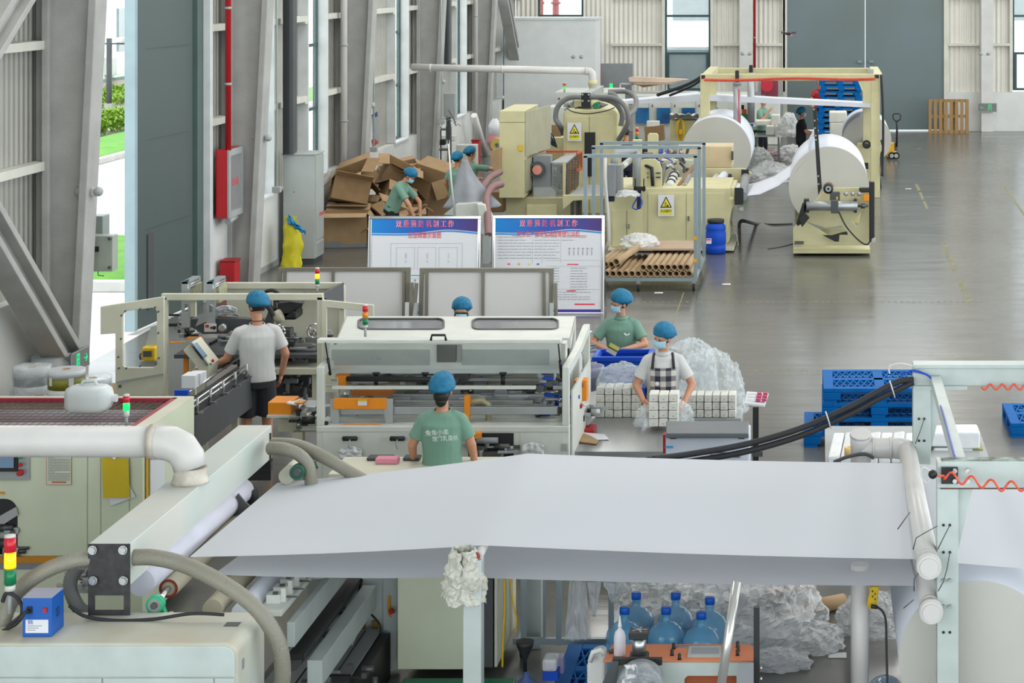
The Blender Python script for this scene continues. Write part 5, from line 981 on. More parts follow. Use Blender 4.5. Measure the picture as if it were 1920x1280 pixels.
# ------------------------------------------------------------------ notice boards on stands
def board(px0, px1, ytop, s, h, lean, label, kind):
    # front sheet frame standing on its feet, leaning back
    b0, b1 = P(px0, 0, s), P(px1, 0, s); W = b1.x-b0.x; Y = F/s; t = thing('notice_board', label, 'notice board', ((b0.x+b1.x)/2, Y, 0))
    M = Matrix.Translation((b0.x, Y, 0)) @ Matrix.Rotation(-lean, 4, 'X')   # local: x right, z up in the board plane, y back
    z1 = (H-(ytop-VY)/s)/math.cos(lean); z0 = z1-h
    m = MB(); fr = .045
    m.box(0, W, -.02, .03, z1-fr, z1, M).box(0, W, -.02, .03, z0, z0+fr, M).box(0, fr, -.02, .03, z0+fr, z1-fr, M).box(W-fr, W, -.02, .03, z0+fr, z1-fr, M); m.build('frame', M_['chrome'], t, .006)
    MB().box(fr*.8, W-fr*.8, -.005, .01, z0+fr*.8, z1-fr*.8, M).build('sheet', M_['print_'], t)
    m = MB()
    for x in (.03, W-.03):
        m.bar(M @ Vector((x, .04, z1-.1)), M @ Vector((x, .04, 0)), .035); m.bar(M @ Vector((x, .05, z1-.12)), Vector(((M @ Vector((x,0,0))).x, Y+.62, .02)), .03); m.bar(Vector(((M @ Vector((x,0,0))).x, Y, .02)), Vector(((M @ Vector((x,0,0))).x, Y+.62, .02)), .03)
    m.bar(M @ Vector((0,.04,.2)), M @ Vector((W,.04,.2)), .03); m.build('stand', M_['chrome'], t)
    a, b = fr, W-fr; zt = z1-fr; hb = h*.14
    def strip(x0, z0_, x1, z1_, mat_, nm, y=-.008, mb=None):
        mb = mb or MB(); mb.box(x0, x1, y-.001, y, z0_, z1_, M); return mb.build(nm, mat_, t) if mat_ else mb
    hdr = mat('header_gradient_print','1763B8',.5); nt = hdr.node_tree; n = 24
    if 'ramp' not in nt.nodes:
        tc = nt.nodes.new('ShaderNodeTexCoord'); sp = nt.nodes.new('ShaderNodeSeparateXYZ'); rr_ = nt.nodes.new('ShaderNodeValToRGB'); rr_.name = 'ramp'; nt.links.new(tc.outputs['Generated'], sp.inputs[0]); nt.links.new(sp.outputs[0], rr_.inputs[0])
        rr_.color_ramp.elements[0].color = hx('087EC6'); rr_.color_ramp.elements[1].color = hx('49306F'); e_ = rr_.color_ramp.elements.new(.45); e_.color = hx('1F55AC'); nt.links.new(rr_.outputs[0], nt.nodes['Principled BSDF'].inputs['Base Color'])
    up = lambda u: zt-hb*(1.0+.05*math.sin(u*3.2)-.28*math.exp(-((u-.72)/.25)**2))
    def band(o, wd, u0, u1, mm, nm, y):
        mb = MB()
        for k in range(n):
            A, B = u0+(u1-u0)*k/n, u0+(u1-u0)*(k+1)/n; q = [(a+(b-a)*A, up(A)+o), (a+(b-a)*B, up(B)+o)]
            vs = [mb.b.verts.new(M @ Vector(p)) for p in ((q[0][0], y, q[0][1]-wd if wd else zt), (q[1][0], y, q[1][1]-wd if wd else zt), (q[1][0], y, q[1][1]), (q[0][0], y, q[0][1]))]; mb.face(vs)
        return mb.build(nm, mm, t)
    band(0, 0, 0, 1, hdr, 'header', -.009); band(-.012, .02, 0, 1, mat('header_light_blue','1D86CF',.5), 'header_wave', -.009)
    L = lambda txt, size, x, z, mm, w_=None, nm='lettering', y=-.0105: lettering(txt, size, M @ Matrix.Translation((x, y, z)) @ Matrix.Rotation(math.pi/2, 4, 'X'), mm, t, w_, nm)
    L('双 重 预 防 机 制 工 作', .115, (a+b)/2, zt-hb*.38, mat('pale_outline_print','E9C9D4',.5), W*.515, 'title_outline', -.010); L('双 重 预 防 机 制 工 作', .11, (a+b)/2, zt-hb*.38, M_['redtxt'], W*.5, 'title', -.0112)
    strip(a, z0+fr, b, z0+fr+.045, mat('footer_violet_print','43368C',.5), 'footer')
    gm_ = MATS.get('grey_fine_print') or mat('grey_fine_print','9EA2A8',.7); rg = random.Random(int(px0))
    if kind == 1:
        L('应急疏散示意图', .1, (a+b)/2, zt-hb*1.18, M_['redtxt'], W*.29, 'subtitle')
        m = MB(); tk = .006
        def rect(x0, x1, za, zb):
            for q in ((x0,za,x1,za+tk),(x0,zb-tk,x1,zb),(x0,za,x0+tk,zb),(x1-tk,za,x1,zb)): m.box(q[0],q[2],-.009,-.008,q[1],q[3],M)
        zz = zt-h*.26; rect(W*.2,W*.84,zz-.5,zz+.03)
        for i in range(3): rect(W*(.25+.19*i), W*(.25+.19*i)+W*.165, zz-.36, zz-.03); m.box(W*(.33+.19*i),W*(.33+.19*i)+.02,-.009,-.008,zz-.2,zz-.12,M).box(W*(.33+.19*i),W*(.33+.19*i)+.02,-.009,-.008,zz-.26,zz-.23,M)
        m.build('floor_plan', mat('faint_plan_line','BFC2C8',.7), t)
        gg = MB(); zg = zz-.45; gg.box(W*.175, W*.235, -.0095,-.008, zg-.055, zg+.055, M); gg.box(W*.24, W*.73, -.0095,-.008, zg-.006, zg+.004, M)
        for i, u in enumerate((.28,.32,.375,.42,.47,.515,.56,.61,.66,.72)): gg.box(W*u, W*u+.006, -.0095,-.008, zg-(.14 if i not in (3,) else .42), zg-.06, M); gg.box(W*u-.008, W*u+.014, -.0095,-.008, zg-.08, zg-.065, M)
        gg.box(W*.2, W*.85, -.0095,-.008, zg-.5, zg-.494, M); gg.build('green_arrows', mat('green_print','2A9474',.6), t); MB().box(W*.193, W*.217, -.0105,-.0095, zg-.022, zg+.022, M).build('meeting_point', M_['print_'], t)
    else:
        L('安全生产规范化场所管理公示栏', .1, (a+b)/2, zt-hb*1.12, M_['redtxt'], W*.56, 'subtitle')
        m = MB(); rd = MB()
        def lines(x0, x1, za, zb, st, ragged=.3):
            z = za
            while z > zb:
                x = x0; e = x1-(x1-x0)*ragged*rg.random()*(rg.random() < .4)
                while x < e: wd = rg.uniform(.03, .12); m.box(x, min(x+wd, e), -.009,-.008, z-.009, z, M); x += wd+.012
                z -= st
        lines(W*.05,W*.36,zt-h*.185,z0+h*.545,.045); lines(W*.375,W*.44,zt-h*.185,z0+h*.57,.045,.5); lines(W*.455,W*.6,zt-h*.185,z0+h*.56,.045); lines(W*.62,W*.84,zt-h*.185,zt-h*.23,.045,.6)
        for u in (.68,.72,.76,.8,.84,.88): m.box(W*u,W*u+.03,-.009,-.008,z0+h*.66,z0+h*.675,M); m.box(W*u+.006,W*u+.02,-.009,-.008,z0+h*.6,z0+h*.65,M)
        lines(W*.54,W*.6,z0+h*.475,z0+h*.26,.04,.2); lines(W*.7,W*.85,z0+h*.475,z0+h*.26,.04,.5); lines(W*.52,W*.88,z0+h*.235,z0+h*.15,.035,.4)
        for za in (.49, .55, .26): m.box(W*.48, W*.96, -.009,-.008, z0+h*za, z0+h*za+.003, M)
        for q in (.36,.445,.61): m.box(W*q, W*q+.003, -.009,-.008, z0+h*.52, zt-h*.165, M)
        m.build('fine_print', gm_, t)
        for x0, z_, x1 in ((.17,.165,.23),(.38,.165,.44),(.47,.165,.58),(.7,.165,.84)): rd.box(W*x0,W*x1,-.009,-.008,zt-h*z_-.016,zt-h*z_-.009,M)
        rd.box(W*.67,W*.77,-.009,-.008,z0+h*.505,z0+h*.515,M).box(W*.67,W*.75,-.009,-.008,z0+h*.24,z0+h*.25,M).box(W*.74,W*.92,-.009,-.008,z0+h*.105,z0+h*.118,M).build('red_print', M_['redtxt'], t)
        for u, c in ((.14,'E8305A'),(.23,'E8963A'),(.32,'D8DC4A'),(.4,'1668B8')): MB().box(W*u, W*u+.035, -.0095,-.008, z0+h*.505, z0+h*.52, M).build('colour_key', mat('key_'+c, c, .6), t)
    return t
board(688, 899, 407, 125, 1.5, .10, 'notice board with the blue wave header and a green evacuation plan', 1)
board(921, 1132, 406, 124, 1.5, .10, 'notice board with the blue wave header and dense printed tables', 2)
def backboard(px0, px1, ytop, s, bars, label):
    b0, b1 = P(px0, 0, s), P(px1, 0, s); W = b1.x-b0.x; Y = F/s; t = thing('notice_board', label, 'notice board', ((b0.x+b1.x)/2, Y, 0))
    lean = -.1; M = Matrix.Translation((b0.x, Y, 0)) @ Matrix.Rotation(-lean, 4, 'X'); z1 = (H-(ytop-VY)/s)/math.cos(lean); z0 = z1-1.35; fr = .045
    bm_ = mat('bronze_grey_frame','7B786C',.4,.4)
    M = Matrix.Translation((b0.x, Y, 0)) @ Matrix.Rotation(.1, 4, 'X'); M = Matrix.Translation((b0.x, Y-.0, 0)) @ Matrix.Rotation(-.0, 4, 'X')
    sk = Matrix(((1,0,0,0),(0,1,.12,0),(0,0,1,0),(0,0,0,1))); M = M @ sk
    tp_ = .10
    m = MB(); m.box(0, W, -.03, .03, z1-fr, z1, M); m.prism([M @ Vector(p) for p in ((0,-.03,z1-fr),(fr*1.1,-.03,z1-fr),(fr*1.1+.0,-.03,z0),(0,-.03,z0))], (0,.06,0)); m.prism([M @ Vector(p) for p in ((W-fr*1.1,-.03,z1-fr),(W,-.03,z1-fr),(W,-.03,z0),(W-fr*1.1,-.03,z0))], (0,.06,0)); m.box(fr, W-fr, -.03,.03,z0,z0+fr,M); m.build('frame', bm_, t)
    MB().box(fr, W-fr, -.012, .012, z0+fr, z1-fr, M).build('back_sheet', mat('board_back_grey','D2D0CE',.7,var=.01), t)
    for u in bars: MB().bar(M @ Vector((W*u, -.035, z1-fr)), M @ Vector((W*u+.02, -.035, z0)), .035).build('stiffener', bm_, t)
    for x in (-.0, W): MB().bar((b0.x+x, Y-.05, z1-.42), (b0.x+x+(.06 if x else -.06), Y-.5, 0), .05, .05).build('prop_leg', M_['alu'], t)
    for x in (-.03, W+.03): MB().bar((b0.x+x, Y+.08, z1-.18), (b0.x+x+(.06 if x > 0 else -.06), Y-.15, 0), .045).build('stand_post', bm_, t)
    return t
backboard(516, 765, 506, 146, (.055, .42, .955), 'grey back of a notice board behind the filling machine, left one'); backboard(783, 1035, 507, 146, (.055, .475, .93), 'grey back of a notice board behind the lidded machine, right one')
# ------------------------------------------------------------------ machines and benches of the nearer line
def clutter(parent, a, b, c, d, s, dep, n, seed, sizes=(.04,.22), mats=('dsteel','steel','grey','black','alu')):
    rg = random.Random(seed)
    for k in range(n):
        m = MB(); p = P(rg.uniform(a,c), rg.uniform(b,d), s)+Vector((0, rg.uniform(.02, dep), 0)); L = rg.uniform(*sizes); t = rg.random()
        nm = 'bracket' if t < .4 else 'slide_bar' if t < .6 else 'rod' if t < .75 else 'shaft' if t < .9 else 'wheel'
        if t < .4: m.bar(p, p+Vector((L*rg.choice((-1,1)), 0, 0)), rg.uniform(.012,.05), rg.uniform(.012,.05))
        elif t < .6: m.bar(p, p+Vector((0, L, 0)), rg.uniform(.015,.05))
        elif t < .75: m.tube([p, p+Vector((0,0,-L*.8))], rg.uniform(.01,.03), 10)
        elif t < .9: m.tube([p, p+Vector((L,0,0))], rg.uniform(.01,.035), 12)
        else: m.lathe(p, [(L*.25,-.02),(L*.25,.03)], 16, 'Y')
        m.build(nm, M_[mats[k % len(mats)]], parent)
wh = M_['white']
# ---- lidded machine
lm = thing('lidded_machine', 'long white machine with two windows in its hood and the front lid raised', 'machine', P(830, 1013, 205)); S = 205; Y = F/S
zb = P(0,798,S).z; xl, xr = P(593,0,S).x, P(1067,0,S).x
MB().box(xl, xr, Y, Y+1.75, .08, zb-.05).build('lower_body', wh, lm, .01)
MB().box(xl, xr, Y-.01, Y+1.75, zb-.06, zb).build('bed', wh, lm, .01); MB().box(xl+.1, xr-.1, Y+.05, Y+1.7, 0, .08).build('plinth', M_['dgrey'], lm)
for a, b, c, d in ((605,810,798,880),(975,812,1058,880)):
    dd = MB().pbox(a, b, c, d+60, S+.06, .02).build('door', wh, lm, .004)
for x in (656, 745):
    h = MB().tube([P(x-13,822,S+1), P(x+13,822,S+1)], .022, 12).tube([P(x-12,822,S+.2), P(x-12,822,S+1)], .015, 8).tube([P(x+12,822,S+.2), P(x+12,822,S+1)], .015, 8).build('handle', M_['black'], lm)
    MB().tube([P(x,824,S+1.3), P(x-3,834,S+1.3), P(x+1,842,S+1.3)], .006, 6).build('cable_tie', M_['lgrey'], lm)
MB().pbox(878, 812, 963, 880, S+.1, .02).build('opening', M_['black'], lm)
MB().pbox(878, 812, 902, 823, S+.7, .1).build('orange_bracket', M_['orange'], lm, .005); MB().pbox(1053, 832, 1063, 845, S+.3, .02).build('hinge', M_['lgrey'], lm)
clutter(lm, 882, 824, 960, 862, S+.8, .05, 18, 41, mats=('lgrey','dsteel','grey'))
zt = P(0,688,S).z
for x0, x1 in ((593,607),(1054,1067)): a, b = P(x0,0,S).x, P(x1,0,S).x; MB().box(a, b, Y, Y+.07, zb, zt).build('front_post', wh, lm, .008); MB().box(a, b, Y+1.65, Y+1.72, zb, 1.68).build('rear_post', wh, lm, .008); MB().prism([(a,Y+.07,zt-.08),(a,Y+.07,zt),(a,Y+.9,1.6),(a,Y+1.65,1.68),(a,Y+1.65,1.6),(a,Y+.9,1.52)], (b-a,0,0)).build('side_rail', wh, lm)
MB().box(xr+.005, xr+.02, Y+.1, Y+1.6, .1, 1.35).build('side_panel', wh, lm)
# hood with windows
Yh0, Yh1, zh = F/196, F/184.5, 1.70; a0, a1, b0, b1 = P(632,0,196).x, P(1070,0,196).x, P(649,0,184.5).x, P(1080,0,184.5).x
def win(px0, px1): # rounded outline on the hood plane in (x, y)
    L = []
    for cx, cy, t0 in ((px1-12, 603, -math.pi/2), (px1-12, 613, 0), (px0+12, 613, math.pi/2), (px0+12, 603, math.pi)):
        for k in range(5): t = t0+k*math.pi/8; L.append((cx+12*math.cos(t), cy+5*math.sin(t)))
    return L
def onhood(px, py): s = (py-VY)/(H-zh); return ((px-VX)/s, F/s)
holes = [[onhood(*q) for q in win(a, b)] for a, b in ((672, 832), (886, 1046))]
MB().plate([(a0,Yh0),(a1,Yh0),(b1,Yh1),(b0,Yh1)], holes, (0,0,zh-.012), (1,0,0), (0,1,0), (0,0,.012)).build('hood', wh, lm)
for h_ in holes:
    MB().prism([(x,y,zh-.008) for x,y in h_], (0,0,.003)).build('hood_window', mat('smoked_acrylic','9A9CA0',.08,alpha=.75,spec=.6), lm)
    MB().tube([(x,y,zh+.004) for x,y in h_]+[(h_[0][0],h_[0][1],zh+.004)], .011, 6).build('window_seal', M_['dsteel'], lm)
MB().box(a0, a1, Yh0-.012, Yh0, zh-.10, zh).build('hood_front', wh, lm); MB().prism([(a0,Yh0,zh-.10),(a0,Yh0,zh),(b0,Yh1,zh),(b0,Yh1,1.15),(a0,Yh0,1.15)], (.012,0,0)).build('hood_side', wh, lm); MB().prism([(a1,Yh0,zh-.42),(a1,Yh0,zh),(b1,Yh1,zh),(b1,Yh1,1.15),(a1,Yh0,1.15)], (-.012,0,0)).build('hood_side', wh, lm)
MB().box(b0+.02, b1-.02, Yh1-.02, Yh1, 1.1, zh).build('hood_back', wh, lm)
for (x, y, s) in ((865, 587, 184.5), (822, 628, 203.5)):
    p = P(x, y, s); MB().tube([p+Vector((-.07,0,-.05)), p+Vector((-.06,0,0)), p+Vector((.06,0,0)), p+Vector((.07,0,-.05))], .012, 10).build('handle', M_['black'], lm)
# raised front lid seen from inside
T0, B0 = 203, 199.5
def q(px, py): f = (py-640)/60; return P(px, py, T0+(B0-T0)*f)
lidm = mat('lid_inner_grey_white','DCE2DC',.45,scale=3)
MB().prism([q(618,646), q(1052,646), q(1052,692), q(618,692)], (0,.012,0)).build('lid_inner', lidm, lm)
for a, b in ((622, 806), (866, 1030)):
    MB().prism([q(a,655)-Vector((0,.004,0)), q(b,655)-Vector((0,.004,0)), q(b,684)-Vector((0,.004,0)), q(a,684)-Vector((0,.004,0))], (0,-.006,0)).build('lid_window_cover', M_['beamp'], lm, .004)
MB().prism([q(820,645)-Vector((0,.03,0)), q(856,645)-Vector((0,.03,0)), q(856,678)-Vector((0,.03,0)), q(820,678)-Vector((0,.03,0))], (0,.02,0)).build('centre_bracket', M_['steel'], lm, .004); MB().prism([q(858,645)-Vector((0,.03,0)), q(866,645)-Vector((0,.03,0)), q(866,678)-Vector((0,.03,0)), q(858,678)-Vector((0,.03,0))], (0,.02,0)).build('centre_bracket', M_['lgrey'], lm)
MB().box(P(595,0,T0).x, P(1052,0,T0).x, F/T0-.02, F/T0+.1, P(0,643,T0).z, P(0,636,T0).z).build('lid_front_lip', wh, lm, .006)
MB().box(P(618,0,B0).x, P(1056,0,B0).x, F/B0-.03, F/B0+.05, P(0,699,B0).z, P(0,686,B0).z).build('lid_hinge_rail', M_['beamp'], lm, .004)
for x0, x1 in ((606, 618), (1052, 1060)): MB().prism([q(x0,644), q(x1,644), q(x1,698), q(x0,698)], (0,.16,0)).build('lid_side', wh, lm)
for a, b in (((1047,645),(1053,708)), ((610,642),(619,702))): m = MB().tube([P(a[0],a[1],204.8), P((a[0]+b[0])/2,(a[1]+b[1])/2,203.5)], .007, 8).tube([P((a[0]+b[0])/2,(a[1]+b[1])/2,203.5), P(b[0],b[1],202.5)], .014, 8); m.build('gas_strut', M_['black'], lm)
lettering('175', .065, Matrix.Translation(q(706,670)-Vector((0,.018,0))) @ Matrix.Rotation(math.pi/2, 4, 'X'), M_['dktxt'], lm)
# works inside
MB().box(P(610,0,190).x, P(1050,0,190).x, F/190, F/190+.03, 1.05, 1.42).build('rear_inner_wall', M_['cream2'], lm)
for (x0, x1, y, s, m_, h) in ((622,1004,727,203,'white',.03),(606,1045,770,203.5,'alu',.07),(700,1040,745,197,'alu',.05),(740,1000,755,199,'steel',.04),(620,1040,712,193,'lgrey',.03),(640,960,702,192,'steel',.02)):
    MB().box(P(x0,0,s).x, P(x1,0,s).x, F/s, F/s+.05, P(0,y,s).z-h/2, P(0,y,s).z+h/2).build('cross_rail', M_[m_], lm, .004)
MB().tube([P(650,710,202.5), P(805,711,202.5), P(820,713,202.5), P(827,722,202.5), P(827,735,202.5)], .025, 12).build('black_hose', M_['black'], lm)
MB().tube([P(872,760,202.5), P(885,752,202.5), P(905,750,202.5), P(916,758,202.5), P(916,790,202.5)], .028, 12).build('ribbed_hose', mat('beige_hose','A39B78',.5,bump=.4,bscale=90), lm)
o_ = M_['orange']
ob = MB().pbox(625, 747, 724, 767, 204.2, .04).build('orange_guard', o_, lm, .004); MB().pbox(671, 749, 688, 760, 204.6, .004).build('warning_label', M_['print_'], ob); MB().pbox(671, 749, 688, 752, 204.8, .003).build('label_band', M_['yellow'], ob)
MB().pbox(870, 743, 879, 790, 204, .1).build('orange_guide', o_, lm, .004); MB().pbox(659, 734, 733, 742, 200, .2).build('orange_tray', mat('dull_orange','A65E1B',.5), lm); MB().pbox(628, 704, 652, 708, 201, .15).pbox(634, 708, 647, 724, 201, .1).build('orange_block', o_, lm)
MB().pbox(643, 795, 712, 797.5, 204.6, .01).build('orange_strip', o_, lm)
for x in (619, 720): MB().pprism([(x,748),(x+16,748),(x+16,794),(x+3,794),(x,780)], 204, .03).build('grey_bracket', M_['lgrey'], lm, .004)
for x in (705, 797, 943): MB().tube([P(x,703,200), P(x,722,200)], .02, 8).lathe(P(x,702,200), [(.03,0),(.035,.02)], 10).build('clamp_knob', M_['black'], lm)
MB().lathe(P(612,793,204.5)+Vector((0,-.02,0)), [(.02,0),(.02,.02)], 14, 'Y').build('plug', M_['black'], lm)
clutter(lm, 730, 745, 1000, 790, 199, .7, 70, 42, (.05,.3), ('alu','steel','lgrey','dsteel','grey')); clutter(lm, 1005, 708, 1045, 790, 202, .4, 40, 43, (.04,.2), ('dsteel','steel','lgrey','blue')); clutter(lm, 640, 715, 860, 745, 196, .6, 46, 44, (.05,.3), ('alu','dsteel','lgrey','grey')); clutter(lm, 614, 770, 720, 794, 201, .5, 26, 45, (.05,.3), ('alu','lgrey','steel')); clutter(lm, 860, 735, 1000, 752, 194, .4, 16, 46, (.08,.3), ('dsteel','lgrey'))
MB().box(P(612,0,199).x, P(1050,0,199).x, F/200, F/193, 1.06, 1.09).build('inner_deck', M_['lgrey'], lm)
stl = stack_light(685, 572, 631, 203, 'red amber green signal tower on the lidded machine', .026)
# things hanging on the machine front
tag(MB().grid(lambda u, v: P(636+42*u, 843+17*v-6*math.sin(u*3.1)*(1-v), 205.8)+Vector((0,.05*noise.noise((u*5,v*4,2)),0)), 16, 10).build('white_plastic_bag', M_['bag'], solid=.006), 'white plastic bag hanging from the left handle of the lidded machine', 'bag')
tag(MB().grid(lambda u, v: P(978+42*u, 835+26*v-6*math.sin(u*3.1)*(1-v), 206)+Vector((0,.05*noise.noise((u*5,v*4,7)),0)), 16, 10).build('clear_plastic_bag', M_['film2'], solid=.006), 'clear bag standing before the right door of the lidded machine', 'bag')
cvr = MB().box(P(640,0,216).x, P(960,0,216).x, F/222, F/214.5, zb*.4, P(0,862,216).z).build('work_ledge', M_['cream2'], bev=.01); tag(cvr, 'cream ledge in front of the lidded machine carrying small tools', 'bench')
zl = P(0,862,216).z
for (x0, x1, l, m_, n_) in ((687,735,'dark scanner lying on the ledge before the lidded machine','dgrey','scanner'),(703,745,'pink crumpled wrapper on the ledge before the lidded machine','pink','wrapper'),(755,786,'flat dark tray on the ledge left of the seated-back worker','dgrey','tray')):
    mm = mat('pink_film','D9899A',.5,bump=.4) if m_ == 'pink' else M_[m_]; s = 216.5 if m_ == 'dgrey' else 218
    tag(MB().box(P(x0,0,s).x, P(x1,0,s).x, F/s, F/s+.12, zl, zl+(.03 if n_ != 'wrapper' else .05)).build(n_, mm, bev=.01), l, n_)
# ---- right end of the machine: valve box, conveyor bits
rb = thing('filter_unit', 'orange slotted control unit at the right end of the lidded machine', 'device', P(1087, 830, 196)); MB().pbox(1076, 713, 1100, 752, 196, .15).build('orange_box', o_, rb, .006); m = MB()
for k in range(5): m.pbox(1080+k*3, 718, 1081.4+k*3, 726, 196.3, .01)
m.build('slots', M_['dgrey'], rb); MB().pbox(1070, 745, 1079, 768, 197, .12).build('black_box', M_['black'], rb); MB().pbox(1079, 745, 1086, 768, 197, .12).build('white_box', wh, rb); MB().lathe(P(1089,760,197.3), [(.02,-.05),(.02,0)], 14, 'Y').build('stop_button', M_['red'], rb)
MB().pbox(1070, 770, 1104, 798, 193, .3).build('base', M_['lgrey'], rb, .01); clutter(rb, 1072, 770, 1108, 790, 195, .3, 14, 51, (.04,.15), ('alu','black','lgrey')); MB().tube([P(1074,735,196.6), P(1085,748,197), P(1096,760,197), P(1104,756,196)], .008, 6).build('wire', M_['pvc'], rb)
cv = thing('feed_guides', 'thin steel feed guides with black clamps behind the right end of the machine', 'conveyor', P(1100, 740, 182)); 
m = MB()
for dy in (0, 5, 12): m.tube([P(1074,650+dy,186), P(1116,646+dy,178)], .012, 8)
m.tube([P(1078,672,188), P(1108,652,180)], .014, 8).bar(P(1075,676,186), P(1108,676,180), .03); m.build('rails', M_['steel'], cv)
for x, y in ((1084,642),(1078,655),(1088,661),(1076,662)): MB().tube([P(x,y-3,185), P(x,y+5,185)], .02, 8).bar(P(x-4,y,185), P(x+4,y,185), .02).build('clamp', M_['black'], cv)
MB().prism([P(1070,672,193), P(1090,666,185), P(1092,840,185), P(1070,862,193)], (.01,0,0)).build('white_side', wh, cv)
tag(MB().lathe(P(1098,712,184)+Vector((0,0,-.1)), [(.12,0),(.17,.2),(.19,.24),(.17,.24),(.14,.04)], 24).build('grey_bucket', mat('pale_violet_grey_plastic','8E90A8',.5)), 'grey bucket stacked beside the blue crate', 'bucket')
# ---- blue crate on a box
bc = thing('blue_crate', 'deep blue slotted plastic crate in front of the green-shirted woman', 'crate', P(1165, 800, 178)); S = 178; x0, x1, xb0, xb1 = P(1114,0,S).x, P(1218,0,S).x, P(1110,0,S).x, P(1222,0,S).x
Y = F/S; zt, zb_ = P(0,672,S).z, P(0,758,S).z; dp = .42
def wall(a, b, nrm, mb):
    a, b = Vector(a), Vector(b); W = (b-a).length; ux = (b-a)/W; hh = zt-zb_; sl = []
    n = max(5, int(W/.05)); 
    for g0 in (.12, .62): 
        for k in range(5):
            for r_ in (.22, .5): xx = W*(g0)+k*W*.055; sl.append([(xx, hh*r_), (xx+W*.03, hh*r_), (xx+W*.03, hh*(r_+.22)), (xx, hh*(r_+.22))])
    mb.plate([(0,0),(W,0),(W,hh),(0,hh)], sl, a, ux, (0,0,1), nrm)
m = MB(); e = .03
wall((x0+e,Y,zb_),(x1-e,Y,zb_),(0,.012,0),m); wall((x0+e,Y+dp,zb_),(x1-e,Y+dp,zb_),(0,-.012,0),m); wall((x0+e,Y,zb_),(x0+e,Y+dp,zb_),(.012,0,0),m); wall((x1-e,Y,zb_),(x1-e,Y+dp,zb_),(-.012,0,0),m); m.box(x0+e,x1-e,Y,Y+dp,zb_,zb_+.012); m.build('body', M_['blue'], bc)
m = MB()
for q_ in ((xb0,xb1,Y-.03,Y+.02),(xb0,xb1,Y+dp-.02,Y+dp+.03),(xb0,x0+.035,Y+.02,Y+dp-.02),(x1-.035,xb1,Y+.02,Y+dp-.02)): m.box(q_[0],q_[1],q_[2],q_[3],zt-.03,zt+.02)
m.build('rim', M_['blue'], bc, .008); lettering('CRFLOW', .035, facing(1160, 681, S) @ Matrix.Translation((0,0,.034)), M_['black'], bc, .12, 'dark_stamp') if 0 else MB().pbox(1150,680,1171,684,S+1.6,.003).build('dark_stamp', M_['black'], bc)
ub = MB().box(x0+.02, x1-.02, Y+.01, Y+dp-.01, 0, zb_-.002).build('steel_stand', M_['lgrey'], bev=.01); tag(ub, 'low grey steel stand under the blue crate', 'stand')
# ---- stainless table
stb = thing('steel_table', 'stainless steel packing table right of the lidded machine', 'table', P(1160, 950, 200)); z = .75
sf, sb = (846-VY)/(H-z), (784-VY)/(H-z); xa, xb = P(1072,0,sf).x, P(1262,0,sf).x
MB().box(xa, xb, F/sf, F/sb, z-.012, z).build('top', M_['steel'], stb); MB().box(xa, xb, F/sf-.01, F/sf+.004, z-.05, z).build('apron', M_['steel'], stb)
for x in (xa+.07, xb-.5, xb-.06):
    for y in (F/sf+.05, F/sb-.08): MB().box(x-.02, x+.02, y-.02, y+.02, 0, z-.012).build('leg', M_['steel'], stb)
MB().box(xa+.05, xb-.05, F/sf+.1, F/sb-.1, .2, .22).build('lower_shelf', M_['steel'], stb)
tag(MB().box(P(1086,0,194).x, P(1114,0,194).x, F/194-.03, F/194+.22, z, z+.03).build('red_tray', M_['red'], bev=.005), 'red tray at the left back of the steel table', 'tray')
for pts, mm, l, s in (([(1072,824),(1090,814),(1108,820),(1122,828),(1118,834),(1084,830)],'kraft','torn brown wrapper on the front of the steel table',200.5),([(1082,814),(1086,811),(1134,816),(1142,825),(1110,826)],'print_','white paper sheet on the front of the steel table',199),([(1070,826),(1086,822),(1094,826),(1084,831),(1074,831)],'maskb','light blue mask lying on the corner of the steel table',201)):
    tag(MB().prism([(lambda g_: (g_.x, g_.y, z+.004))(P(a, b, (b-VY)/(H-z))) for a, b in pts], (0,0,.006 if mm != 'kraft' else .012)).build('paper_wrapper' if mm != 'maskb' else 'face_mask', M_[mm]), l, 'paper' if mm != 'maskb' else 'mask')
# tissue packs, stacked in columns
def packs(x0, yb, s, cols, rows, cw, rh, dep, label, grp, skew=0, miss=()):
    f = None
    for r_ in range(rows):
        for c_ in range(cols):
            if (c_, r_) in miss: continue
            a = P(x0+c_*cw, yb-r_*rh, s); wq, hq = cw/s, rh/s; lab = label % (('bottom','second','third','top','fifth')[r_], ('leftmost','second','third','fourth','fifth','sixth')[c_])
            if f is None:
                f = thing('tissue_pack', lab, 'pack', a, 0, grp); MB().box(a.x+.003, a.x+wq-.003, a.y, a.y+dep, a.z+.002, a.z+hq-.002).build('pack', M_['offw'], f, .008); base = a
                MB().box(a.x+wq*.4, a.x+wq*.6, a.y-.002, a.y, a.z+hq*.3, a.z+hq*.38).build('end_fold', M_['dktxt'], f)
            else: dup(f, (a.x, a.y+.012*math.sin(c_*3+r_*5), a.z), None, lab)
zsp = P(0,783,187).z
packs(1117, 783, 187, 5, 4, 16.6, 14.4, .22, 'white tissue pack of the wrapped block before the blue crate, %s row, %s column', 'tissue packs wrapped in film before the blue crate')
pbx = MB().box(P(1114,0,187).x, P(1202,0,187).x, F/187+.0, F/187+.5, 0, zsp-.002).build('low_bench', M_['lgrey'], bev=.01); tag(pbx, 'low grey bench under the film-wrapped tissue packs', 'bench')
packs(1216, 800, 193.5, 3, 4, 18.6, 15.4, .2, 'loose white tissue pack in the stack held by the aproned woman, %s row, %s column', 'tissue packs held by the aproned woman')
packs(1290, 783, 183, 6, 3, 15, 14.5, .22, 'tissue pack under the large clear film right of the aproned woman, %s row, %s column', 'tissue packs under the large clear film')
